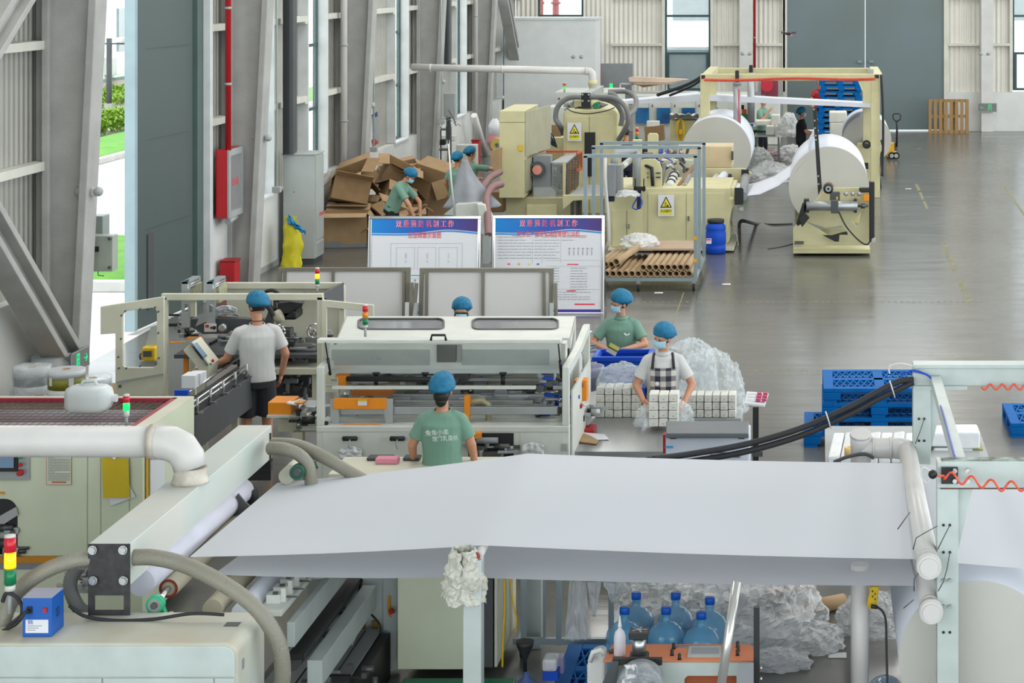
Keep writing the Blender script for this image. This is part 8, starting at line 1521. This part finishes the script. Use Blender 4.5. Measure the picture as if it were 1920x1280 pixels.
# ---------------- left cabinet with red mesh top
sf = 239.0; gm_c = M_['green_cream']; X1 = P(267,0,sf).x; Y0 = F/sf; Y1 = Y0+1.32; z1 = 1.6; mc = thing('mesh_top_machine', 'big grey-cream machine with a red mesh window in its top at the left', 'machine', (-6.6, Y0, 0))
xl = -8.3; xm0, xm1 = P(0,0,sf).x-.6, 0
mx0, mx1 = X1-2.22, X1-.12; my0, my1 = Y0+.07, Y1-.08
MB().plate([(xl,Y0),(X1,Y0),(X1,Y1),(xl,Y1)], [[(mx0,my0),(mx1,my0),(mx1,my1),(mx0,my1)]], (0,0,z1-.012), (1,0,0), (0,1,0), (0,0,.012)).build('top_plate', M_['cream2'], mc)
MB().box(xl, X1, Y0, Y0+.02, .62, z1-.012).build('front_panel', gm_c, mc); MB().box(X1-.02, X1, Y0+.02, Y1, .1, z1-.012).build('side_panel', gm_c, mc); MB().box(xl, X1-.02, Y1-.02, Y1, .1, z1-.012).build('back_panel', gm_c, mc)
for a, b in ((xl, P(165,0,sf).x-.004), (P(165,0,sf).x+.004, P(190,0,sf).x-.003), (P(190,0,sf).x+.003, P(243,0,sf).x), (P(243,0,sf).x+.005, X1-.004)): MB().box(a, b, Y0-.01, Y0, .63, z1-.02).build('door', gm_c, mc, .004)
MB().box(xl, X1, Y0-.012, Y0, .575, .625).build('orange_band', mat('amber_orange_band','C88412',.5), mc); MB().box(xl, X1, Y0-.004, Y0, .52, .575).build('grey_band', M_['grey'], mc); MB().box(xl, X1, Y0, Y0+.02, .05, .53).build('lower_panel', gm_c, mc)
e = .035; rm = M_['redp']
for q in ((mx0,mx1,my0,my0+e),(mx0,mx1,my1-e,my1),(mx0,mx0+e,my0,my1),(mx1-e,mx1,my0,my1)): MB().box(q[0],q[1],q[2],q[3],z1-.03,z1+.004).build('mesh_frame', rm, mc)
m = MB()
for k in range(36): m.bar((mx0+.05*k-.2, my0, z1-.014), (mx0+.05*k+.2, my1, z1-.014), .005) if 0 else m.bar((mx0+.06*k+.02, my0, z1-.014), (mx0+.06*k+.02, my1, z1-.014), .003)
for k in range(12): m.bar((mx0, my0+.1*k+.05, z1-.018), (mx1, my0+.1*k+.05, z1-.018), .003)
m.build('wire_mesh', mat('maroon_wire','7A3238',.5), mc)
for y, r_, mm in ((.25,.09,'kraft2'),(.5,.1,'cream2'),(.72,.07,'lgrey'),(.95,.12,'grey'),(1.12,.08,'dsteel')): MB().tube([(mx0-.3, Y0+y, z1-.16), (mx1+.02, Y0+y, z1-.16)], r_, 20).build('inner_roller', M_[mm] if mm != 'kraft2' else mat('brownish_roller','9C7A6A',.6), mc)
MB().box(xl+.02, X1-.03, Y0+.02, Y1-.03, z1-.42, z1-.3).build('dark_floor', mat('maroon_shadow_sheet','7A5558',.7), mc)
hm_ = MB().pbox(-30, 848, 55, 900, sf+.5, .02).build('control_plate', M_['lgrey'], mc, .004); MB().pbox(-30, 850, 32, 884, sf+.9, .03).build('display_bezel', M_['black'], hm_, .003); MB().pbox(-30, 854, 25, 877, sf+1.2, .01).build('display', M_['screen'], hm_)
for y, r_, c_ in ((856,.014,'green'),(870.5,.014,'red'),(885,.022,'red')): MB().lathe(P(40,y,sf+1), [(r_*1.2,-.012),(r_,-.035),(r_*.9,-.05)] if y > 880 else [(r_,-.03),(r_*1.2,-.012)], 16, 'Y').build('push_button', M_[c_], hm_)
nb = thing('instruction_sheet', 'bilingual instruction sheet stuck on the grey-cream machine door', 'notice', P(110,910,sf)); MB().pbox(87, 848, 134, 909, sf+.3, .003).build('rim', mat('coral_rim','C08A76',.6), nb); MB().pbox(88, 849, 133, 908, sf+.4, .003).build('sheet', mat('cream_sheet','D2D2BA',.7), nb)
m = MB(); rg = random.Random(4)
for k in range(15): 
    y = 857+k*3; x = 90
    while x < (130 if k not in (0, 9) else 100): w_ = rg.uniform(2, 6); m.pbox(x, y, min(x+w_,131), y+1.2, sf+.5, .001); x += w_+.8
m.build('fine_print', M_['dktxt'], nb); MB().pbox(102, 850.5, 120, 853.5, sf+.5, .001).pbox(97, 902.5, 124, 905, sf+.5, .001).build('orange_print', mat('orange_brown_print','B0623A',.6), nb)
cbd = thing('clipboard', 'bright yellow clipboard hanging on the grey-cream machine', 'clipboard', P(217,933,sf)); MB().prism([P(191,858,sf+.8), P(240,860,sf+.8), P(243,933,sf+.8), P(193,933,sf+.8)], (0,.006,0)).build('board', mat('clipboard_yellow','C9AE12',.5), cbd); MB().prism([P(204,930,sf+.5), P(240,905,sf+.5), P(254,931,sf+.5), P(208,948,sf+.5)], (0,.003,0)).build('papers', M_['print_'], cbd); MB().lathe(P(216,856,sf+1.1), [(.015,-.02),(.02,0)], 12, 'Y').build('clip', M_['chrome'], cbd)
dp_ = thing('hanging_papers', 'bundle of papers with yellow tabs clipped to the side of the grey-cream machine', 'papers', (X1+.02, Y0+.3, 1.0)); MB().prism([(X1+.015,Y0+.12,z1-.2),(X1+.03,Y0+.42,z1-.14),(X1+.03,Y0+.42,z1-.52),(X1+.015,Y0+.12,z1-.55)], (.01,0,0)).build('papers', M_['print_'], dp_); MB().box(X1+.005, X1+.012, Y0+.06, Y0+.12, z1-.56, z1-.12).build('yellow_board', mat('amber_board','C29A1E',.5), dp_)
aw = MB(); o2 = [(P(-30,0,sf).x, .64), (P(-30,0,sf).x, P(0,934,sf).z)]
for k in range(7): t = math.pi/2-k*math.pi/12; o2.append((P(10,0,sf).x+.1*math.cos(t), P(0,958,sf).z+.1*math.sin(t)))
o2.append((P(10,0,sf).x+.1, .64)); MB().prism([(x, Y0-.013, z) for x, z in o2], (0,.003,0)).build('opening', M_['black'], mc)
MB().prism([P(-20,978,sf+.6), P(30,950,sf+.6), P(34,965,sf+.6), P(-20,1000,sf+.6)], (0,.01,0)).build('steel_chute', M_['steel'], mc); clutter(mc, -20, 985, 30, 1045, sf+.6, .0, 30, 92, (.04,.15), ('dsteel','steel','lgrey','black'))
MB().pbox(-20, 922, 8, 926, sf+.4, .005).build('orange_label', M_['orange'], mc)
sl_ = stack_light(237, 741, 797, 236, 'signal tower with lit green standing on the mesh-topped machine', .026, 'g', order=('lensr','lensg'))
jg = thing('plastic_jug', 'empty frosted plastic jug lying on the red mesh', 'jug', P(170, 797, 229)); c = P(170, 772, 229); c.z = z1+.115
mj = mat('frosted_plastic','CCD3D2',.35,alpha=.9,bump=.15,bscale=10); R = []
for k, (x, w_, h_) in enumerate(((-.185,.06,.055),(-.18,.1,.09),(-.13,.13,.108),(0,.135,.112),(.1,.13,.108),(.15,.1,.085),(.175,.05,.045),(.185,.03,.03),(.215,.03,.03))):
    ring = []
    for j in range(28):
        t = 2*math.pi*j/28; cx, sx = math.cos(t), math.sin(t); f = (abs(cx)**4+abs(sx)**4)**-.25; ring.append(c+Vector((x, w_*cx*f, h_*sx*f-.0)))
    R.append(ring)
MB().loft(R).build('body', mj, jg); MB().tube([c+Vector((-.08,.0,.1)), c+Vector((-.06,0,.14)), c+Vector((.03,0,.145)), c+Vector((.06,0,.1))], .014, 10).build('handle', mj, jg)
# ------------------------------------------------------------------ people
def remeshed(mb, vox, smooth=2):
    me = mb.mesh('tmp'); o = D.objects.new('tmp', me); COL.objects.link(o)
    r = o.modifiers.new('r', 'REMESH'); r.mode = 'VOXEL'; r.voxel_size = vox; r.use_smooth_shade = True
    s = o.modifiers.new('s', 'SMOOTH'); s.iterations = smooth; s.factor = .5
    bpy.context.view_layer.update(); m2 = D.meshes.new_from_object(o.evaluated_get(bpy.context.evaluated_depsgraph_get())); D.objects.remove(o); return m2
def as_part(me, name, m, parent, local=True):
    me.materials.clear(); me.materials.append(m); o = D.objects.new(name, me); COL.objects.link(o); o.parent = parent; return o
def limb(mb, pts, rs, seg=12):
    for k in range(len(pts)-1): mb.cap(pts[k], pts[k+1], rs[k], rs[k+1], seg)
def sleeve(mb, a, b, ra, rb):                          # open-ended looking cuff: flat ended tapered tube
    mb.ball(a, ra, 12); mb.tube([a, b], [ra, rb], 16)
def hand(mb, w, d, n, curl=.5, side=1):
    # w wrist, d pointing direction, n palm normal, side +1 thumb towards n x d
    d = d.normalized(); n = (n-d*n.dot(d)).normalized(); t = n.cross(d)*side
    c = w+d*.05; M = Matrix((t, d, n)).transposed(); mb.ball(c, 1, 12, (.042, .055, .017), M); mb.cap(w-d*.03, w+d*.02, .027, .028, 10)
    for k, L in enumerate((.068, .078, .072, .056)):
        b = w+d*.09+t*(.03-.02*k); p = b; a = curl*.5
        for j, f in enumerate((.45, .32, .25)):
            a += curl*.55; q = p+(d*math.cos(a-curl*.55)+n*math.sin(a-curl*.55))*L*f; mb.cap(p, q, .0095-.001*j, .0088-.001*j, 8); p = q
    b = w+d*.025+t*.034; q = b+(d*.6+t*.7+n*.25).normalized()*.04; mb.cap(b, q, .013, .011, 8); mb.cap(q, q+(d*.85+t*.2+n*.35).normalized()*.032, .0105, .009, 8)
def person(label, loc, rz, h=1.62, lean=0, twist=0, arms=None, hand_dir=None, face=(0,1,0), mask=True, shirt='shirtg', pants='trouser', legs='long', female=True, capc=True, palm=None, curl=.5, vox=.011, apron=False, tilt=0, stoop=0, cap_r=1.0):
    t = thing('person', label, 'person', loc, rz); k = h/1.66; V = Vector
    hipz = .90*k; up = V((0, math.sin(lean), math.cos(lean))); pel = V((0, -.02, hipz))
    R = Matrix.Rotation(twist, 3, 'Z'); sd = R @ V((1,0,0)); up2 = V((0, math.sin(lean+stoop), math.cos(lean+stoop)))
    waist = pel+up*.14*k; chest = pel+up*.34*k; neck = pel+up*.52*k; sh = .165*k if female else .185*k
    hd = neck+up2*.16*k; fd = V(face).normalized(); fr = (fd-up2*fd.dot(up2)*.6).normalized(); hs = fr.cross(up2).normalized(); hu = hs.cross(fr).normalized()
    HM = Matrix((hs, fr, hu)).transposed()
    body = MB(); S = [neck-up*.085*k-sd*sh*.95, neck-up*.085*k+sd*sh*.95]
    fw = up.cross(sd)*-1; fw = sd.cross(up) * -1 if False else up.cross(sd).normalized()
    def ring(c, rx, ry, n=20): return [c+sd*rx*math.cos(a)+fw*ry*math.sin(a) for a in [2*math.pi*i/n for i in range(n)]]
    wk = 1.0
    prof = [(pel-up*.10*k, .13, .10), (pel, .165, .115), (waist, .14*wk, .10), (chest-up*.04*k, .16*wk, .115), (chest+up*.06*k, .165*wk, .11), (neck-up*.04*k, .12, .075), (neck, .055, .055)]
    body.loft([ring(c, rx*k, ry*k) for c, rx, ry in prof])
    body.cap(neck-up*.03*k, neck+up2*.08*k, .055*k, .05*k, 12)
    body.ball(hd+HM @ V((0,0,.03)), 1, 20, (.074*k, .092*k, .10*k), HM); body.ball(hd+HM @ V((0,.022,-.045)), 1, 16, (.056*k, .066*k, .06*k), HM)
    body.cap(hd+HM @ V((0,.093,.012)), hd+HM @ V((0,.103,-.018)), .010, .014, 8)
    for q in (-1, 1): body.ball(hd+HM @ V((q*.076,-.006,-.005)), 1, 10, (.010,.018,.028), HM); body.ball(hd+HM @ V((q*.03,.078,.03)), .016, 8)
    body.cap(hd+HM @ V((-.02,.088,-.048)), hd+HM @ V((.02,.088,-.048)), .008, .008, 8)
    A = arms or [((-.24,.02,1.12),(-.26,.1,.88)), ((.24,.02,1.12),(.26,.1,.88))]
    hands = MB()
    for i, (el, wr) in enumerate(A):
        el, wr = V(el), V(wr); limb(body, [S[i]+sd*(.01 if i else -.01), el, wr], [.052*k, .041*k, .027*k]); 
        dd = V(hand_dir[i]) if hand_dir and hand_dir[i] else (wr-el); pn = V(palm[i]) if palm else V((0,0,-1)); hand(hands, wr, dd, pn, curl, 1 if i else -1)
    for q in (-1, 1):
        hip = pel+V((q*.085*k, 0, -.04)); kn = V((q*.10*k, .02, .48*k)); an = V((q*.11*k, -.02, .08)); limb(body, [hip, kn, an], [.085*k, .056*k, .038*k]); limb(body, [an-V((0,.03,.045)), an+V((0,.14,-.05))], [.03, .026])
    b1 = remeshed(body, vox); hm_ = hands.mesh('h'); bm = bmesh.new(); bm.from_mesh(b1); bm.from_mesh(hm_)
    for f in bm.faces: f.smooth = True
    bm.to_mesh(b1); bm.free(); as_part(b1, 'body', M_['skin'], t)
    c = MB(); e = .016                                  # shirt
    c.loft([ring(cc, (rx+e)*k, (ry+e)*k) for cc, rx, ry in [(pel-up*.05*k, .172, .122), (waist, .152, .118), (chest-up*.04*k, .166*wk, .128), (chest+up*.06*k, .174*wk, .12), (neck-up*.07*k, .16, .09), (neck-up*.035*k, .12, .078), (neck-up*.012*k, .075, .064)]])
    for i, (el, wr) in enumerate(A):
        el = V(el); s_ = S[i]; c.cap(s_, s_+(neck-s_)*.35, .064*k, .056*k, 12); c.tube([s_, s_.lerp(el, .72)], [.064*k, .067*k], 16)
    as_part(remeshed(c, vox), 'shirt', M_[shirt], t)
    c = MB(); c.tube([neck-up*.035*k, neck+up*.008*k-fw*.012], [.088*k, .07*k], 20, cap=False); c.build('collar', M_[shirt], t, 0, True, .008)
    c = MB(); c.loft([ring(pel+up*z*k, rx*k, ry*k) for z, rx, ry in ((-.12,.15,.12),(-.05,.18,.13),(.04,.18,.13),(.1,.165,.12))])
    for q in (-1, 1):
        hip = pel+V((q*.085*k, 0, -.04)); kn = V((q*.10*k, .02, .48*k)); an = V((q*.11*k, -.02, .10))
        if legs == 'shorts': c.ball(hip, .098*k, 12); c.tube([hip, hip.lerp(kn, .95)], [.1*k, .098*k], 16)
        else: c.ball(hip, .095*k, 12); c.cap(hip, kn, .094*k, .07*k, 12); c.tube([kn, an], [.07*k, .062*k], 14)
    as_part(remeshed(c, vox), 'shorts' if legs == 'shorts' else 'trousers', M_[pants], t)
    for q in (-1, 1): MB().ball(V((q*.11*k, .05, .045)), 1, 14, (.05, .135, .048)).build('shoe', M_['blackc'], t, 0, True)
    h1 = hd+HM @ V((0,-.008,.032)); hr = MB(); hr.ball(h1, 1, 18, (.082*k, .098*k, .105*k), HM); hm2 = hr.mesh('x'); bm = bmesh.new(); bm.from_mesh(hm2)   # hair: keep the part away from the face
    dl = [v for v in bm.verts if (HM.transposed() @ (v.co-h1)).y > .035*k and (HM.transposed() @ (v.co-h1)).z < .055*k or (HM.transposed() @ (v.co-h1)).z < -.085*k]
    bmesh.ops.delete(bm, geom=dl, context='VERTS'); bm.to_mesh(hm2); bm.free(); as_part(hm2, 'hair', M_['hair'], t)
    if capc:
        def capfn(u, v):
            a = 2*math.pi*u; b = math.pi/2*(1-v*1.22); wv = 1+.05*noise.noise((math.cos(a)*3, math.sin(a)*3, v*4+loc[0]))+.03*math.sin(a*14)*(v > .85)
            r = .116*k*cap_r*wv if v < .9 else .1*k; y_ = math.cos(b)*math.sin(a); return hd+HM @ V((r*.97*math.cos(b)*math.cos(a), -.03+r*1.1*y_, .05*k+max(-.05, r*1.06*math.sin(b)+.028*y_)))
        MB().grid(capfn, 40, 16).build('hair_net', M_['capb'], t, 0, True, .004)
    if mask:
        def mfn(u, v): x = (u-.5)*.15; z = -.075+v*.085; y = .108-.045*abs(u-.5)**2*6+.014*math.sin(v*3.14)-.02*(v < .05); return hd+HM @ V((x*k, y*k, z*k))
        MB().grid(mfn, 12, 8).build('face_mask', M_['maskb'], t, 0, True, .003)
        for q in (-1, 1):
            MB().tube([hd+HM @ V((q*.068,.07,.005)), hd+HM @ V((q*.08,.01,.012))], .002, 5).build('mask_loop', M_['print_'], t, 0, True)
    for q in (-1, 1): MB().ball(hd+HM @ V((q*.03,.089,.026)), 1, 8, (.014,.006,.006), HM).build('eye', M_['hair'], t, 0, True)
    if apron:
        ck = mat('checked_apron_cloth','C9C6BF',.85,var=0); nt = ck.node_tree; tc = nt.nodes.new('ShaderNodeTexCoord'); wx = []
        for ax in 'XZ':
            w_ = nt.nodes.new('ShaderNodeTexWave'); w_.bands_direction = ax; w_.inputs['Scale'].default_value = 2.9; nt.links.new(tc.outputs['Object'], w_.inputs['Vector']); g_ = nt.nodes.new('ShaderNodeMath'); g_.operation = 'GREATER_THAN'; g_.inputs[1].default_value = .5; nt.links.new(w_.outputs['Fac'], g_.inputs[0]); wx.append(g_)
        ad = nt.nodes.new('ShaderNodeMath'); ad.operation = 'ADD'; nt.links.new(wx[0].outputs[0], ad.inputs[0]); nt.links.new(wx[1].outputs[0], ad.inputs[1]); dv = nt.nodes.new('ShaderNodeMath'); dv.operation = 'MULTIPLY'; dv.inputs[1].default_value = .5; nt.links.new(ad.outputs[0], dv.inputs[0])
        cr2 = nt.nodes.new('ShaderNodeValToRGB'); cr2.color_ramp.interpolation = 'CONSTANT'; cr2.color_ramp.elements[0].color = hx('CFC9BC'); cr2.color_ramp.elements[1].position = .4; cr2.color_ramp.elements[1].color = hx('7C7C80'); q_ = cr2.color_ramp.elements.new(.9); q_.color = hx('2D2E35'); nt.links.new(dv.outputs[0], cr2.inputs[0]); nt.links.new(cr2.outputs[0], nt.nodes['Principled BSDF'].inputs['Base Color'])
        def afn(u, v): a = (u-.5)*(1.5 if v < .5 else 1.5); zz = .40-v*.6; rx, ry = (.19, .148); return pel+up*zz*k+sd*math.sin(a)*rx*k+fw*math.cos(a)*ry*k
        MB().grid(afn, 16, 14).build('apron', ck, t, 0, True, .006)
        for q in (-1, 1): MB().tube([pel+up*.39*k+sd*q*.11*k+fw*.13*k, pel+up*.45*k+sd*q*.105*k+fw*.112*k, neck-up*.005*k+sd*q*.095*k+fw*.02*k, neck-up*.06*k+sd*q*.08*k-fw*.1*k], .014, 8).build('apron_strap', M_['trouser'], t, 0, True)
        p_ = pel+up*.24*k-sd*(-.06 if 1 else 0)+fw*.155*k; MB().ball(p_, 1, 10, (.022,.006,.022)).build('flower_badge', M_['print_'], t, 0, True)
    return t, dict(pel=pel, neck=neck, up=up, sd=sd, fw=fw, hd=hd, HM=HM, k=k)
def G2(px, s): return ((px-VX)/s, F/s, 0)
pi = math.pi
# local frame of a person: +Y is forward, +X the right hand
t, q = person('person in a white polo shirt and dark shorts working the touch screen, seen from behind', G2(482, 178), .35, 1.74, .04, 0, [((-.30,.10,1.12),(-.46,.24,1.02)), ((.29,-.02,1.16),(.26,.10,.93))], [(-1,.35,0), None], (-.55,.83,-.25), False, 'shirtw', 'trouser', 'shorts', False, palm=[(0,0,-1),(-1,0,0)], curl=.35, vox=.009, stoop=.15)
MB().tube([q['neck']+q['up']*.035+q['sd']*.07*math.cos(a)+q['fw']*.07*math.sin(a) for a in [i*pi/10 for i in range(21)]], .004, 6).build('collar_stripe', M_['blackc'], t, 0, True)
t, q = person('person in a sage green polo with white lettering on the back, before the lidded machine', G2(830, 217), 0, 1.66, .02, 0, [((-.26,-.02,1.12),(-.27,.12,.92)), ((.25,0,1.12),(.26,.13,.90))], None, (0,1,-.2), False, palm=[(1,0,0),(-1,0,0)], vox=.008)
for txt, z, x, w_ in (('兔兔小柔', 1.285, -.02, .2), ('饱和乳霜纸', 1.235, .05, .22)):
    me = text_mesh(txt, .05, w_); me.materials.clear(); me.materials.append(M_['wtxt']); me.transform(Matrix.Translation((x, -.155, z-.03)) @ Matrix.Rotation(-.05, 4, 'Y') @ Matrix.Rotation(pi/2, 4, 'X')); o = D.objects.new('back_lettering', me); COL.objects.link(o); o.parent = t
hr_ = MB(); hr_.cap(q['hd']+q['HM'] @ Vector((0,-.06,-.03)), q['hd']+q['HM'] @ Vector((0,-.07,-.075)), .07, .05, 12); hr_.build('hair_ends', M_['hair'], t, 0, True)
person('person hidden behind the lidded machine with only a blue hair net showing', G2(865, 174), pi, 1.60, .0, 0, None, None, (0,1,-.3), True, vox=.015)
t, q = person('person in a sage green polo holding a small box over the blue crate', G2(1166, 169.5), pi-.12, 1.62, .12, .0, [((-.28,.10,1.10),(-.10,.33,1.08)), ((.31,.10,1.10),(.10,.34,1.08))], [(.9,.5,-.1),(-.9,.5,-.1)], (.72,.62,-.35), True, palm=[(0,.2,-1),(0,.2,-1)], curl=.7, vox=.008, stoop=.1)
em = q['pel']+q['up']*.36*q['k']-q['sd']*.09+q['fw']*.137; MB().ball(em-q['sd']*.016, 1, 10, (.02,.004,.009), Matrix.Rotation(.6,3,'Y')).ball(em+q['sd']*.016, 1, 10, (.024,.004,.01), Matrix.Rotation(-.7,3,'Y')).build('chest_emblem', M_['wtxt'], t, 0, True)
tb_ = thing('tissue_box', 'small olive and white tissue box held by the green-shirted woman', 'box', P(1148, 664, 180)); c = P(1149, 655, 181)
MB().box(-.055,.055,-.03,.03,-.04,.04,Matrix.Translation(c) @ Matrix.Rotation(.5,4,'Y') @ Matrix.Rotation(.5,4,'X')).build('box', M_['print_'], tb_, .003); MB().box(-.056,.056,-.031,.031,.018,.042,Matrix.Translation(c) @ Matrix.Rotation(.5,4,'Y') @ Matrix.Rotation(.5,4,'X')).build('olive_top', ol, tb_)
person('person in a white T-shirt and checked apron with a blue mask gripping stacked tissue packs', G2(1244, 186.5), pi+.05, 1.62, .14, 0, [((-.29,.06,1.06),(-.21,.25,.92)), ((.27,.06,1.06),(.19,.26,.94))], [(.4,.8,-.3),(-.4,.8,-.3)], (.62,.7,-.35), True, 'shirtw', 'trouser', palm=[(1,0,-.2),(-1,0,-.2)], curl=.6, vox=.008, apron=True, stoop=.12)
person('stooping person in a sage green polo and black trousers beside the carton heap', G2(737, 103.5), -pi/2-.2, 1.64, .45, 0, [((-.22,.42,.98),(-.16,.46,.72)), ((.22,.40,.98),(.17,.48,.74))], [(0,.2,-1),(0,.2,-1)], (0,.8,-.75), True, pants='blackc', palm=[(1,0,0),(-1,0,0)], vox=.013, stoop=.35)
person('person in a sage green polo and khaki trousers left of the grey draped machine', G2(858, 97.5), -.3, 1.62, .03, 0, [((-.25,.0,1.1),(-.24,.12,.88)), ((.25,.12,1.15),(.28,.36,1.15))], None, (.3,.9,-.2), False, pants='khaki', vox=.015)
person('half hidden person reaching right towards the tall cream cabinet', G2(880, 95), -.5, 1.63, .08, 0, [((-.22,.1,1.1),(-.2,.2,.9)), ((.42,.22,1.26),(.62,.42,1.30))], None, (.5,.8,-.3), False, pants='trouser', vox=.015)
person('person in black clothes with a blue hair net and mask standing by the far bench', G2(1503, 74), -pi/2, 1.62, .04, 0, [((-.2,.12,1.08),(-.16,.34,1.02)), ((.2,.12,1.08),(.16,.36,1.02))], None, (0,1,-.1), True, 'blackc', 'blackc', vox=.016)
person('person in a sage green polo at the far bench with one hand near the mouth', G2(1430, 70), -pi/2-.5, 1.72, .05, 0, [((-.22,.14,1.1),(-.1,.38,1.05)), ((.28,.15,1.15),(.12,.26,1.40))], None, (.1,.9,-.1), False, vox=.016, female=False)
person('person in a navy uniform behind the operator box of the cream cutter', G2(1174, 86), .2, 1.7, .12, 0, None, None, (.4,.9,-.3), False, 'navy', 'navy', capc=False, female=False, vox=.015)
person('person behind the tall blue pallets with a dark phone at the face', G2(1536, 59.8), pi, 1.66, 0, 0, [((-.24,.1,1.14),(-.1,.24,1.4)), ((.24,.05,1.12),(.2,.2,.95))], None, (0,1,0), False, 'red', 'blackc', capc=False, vox=.02)
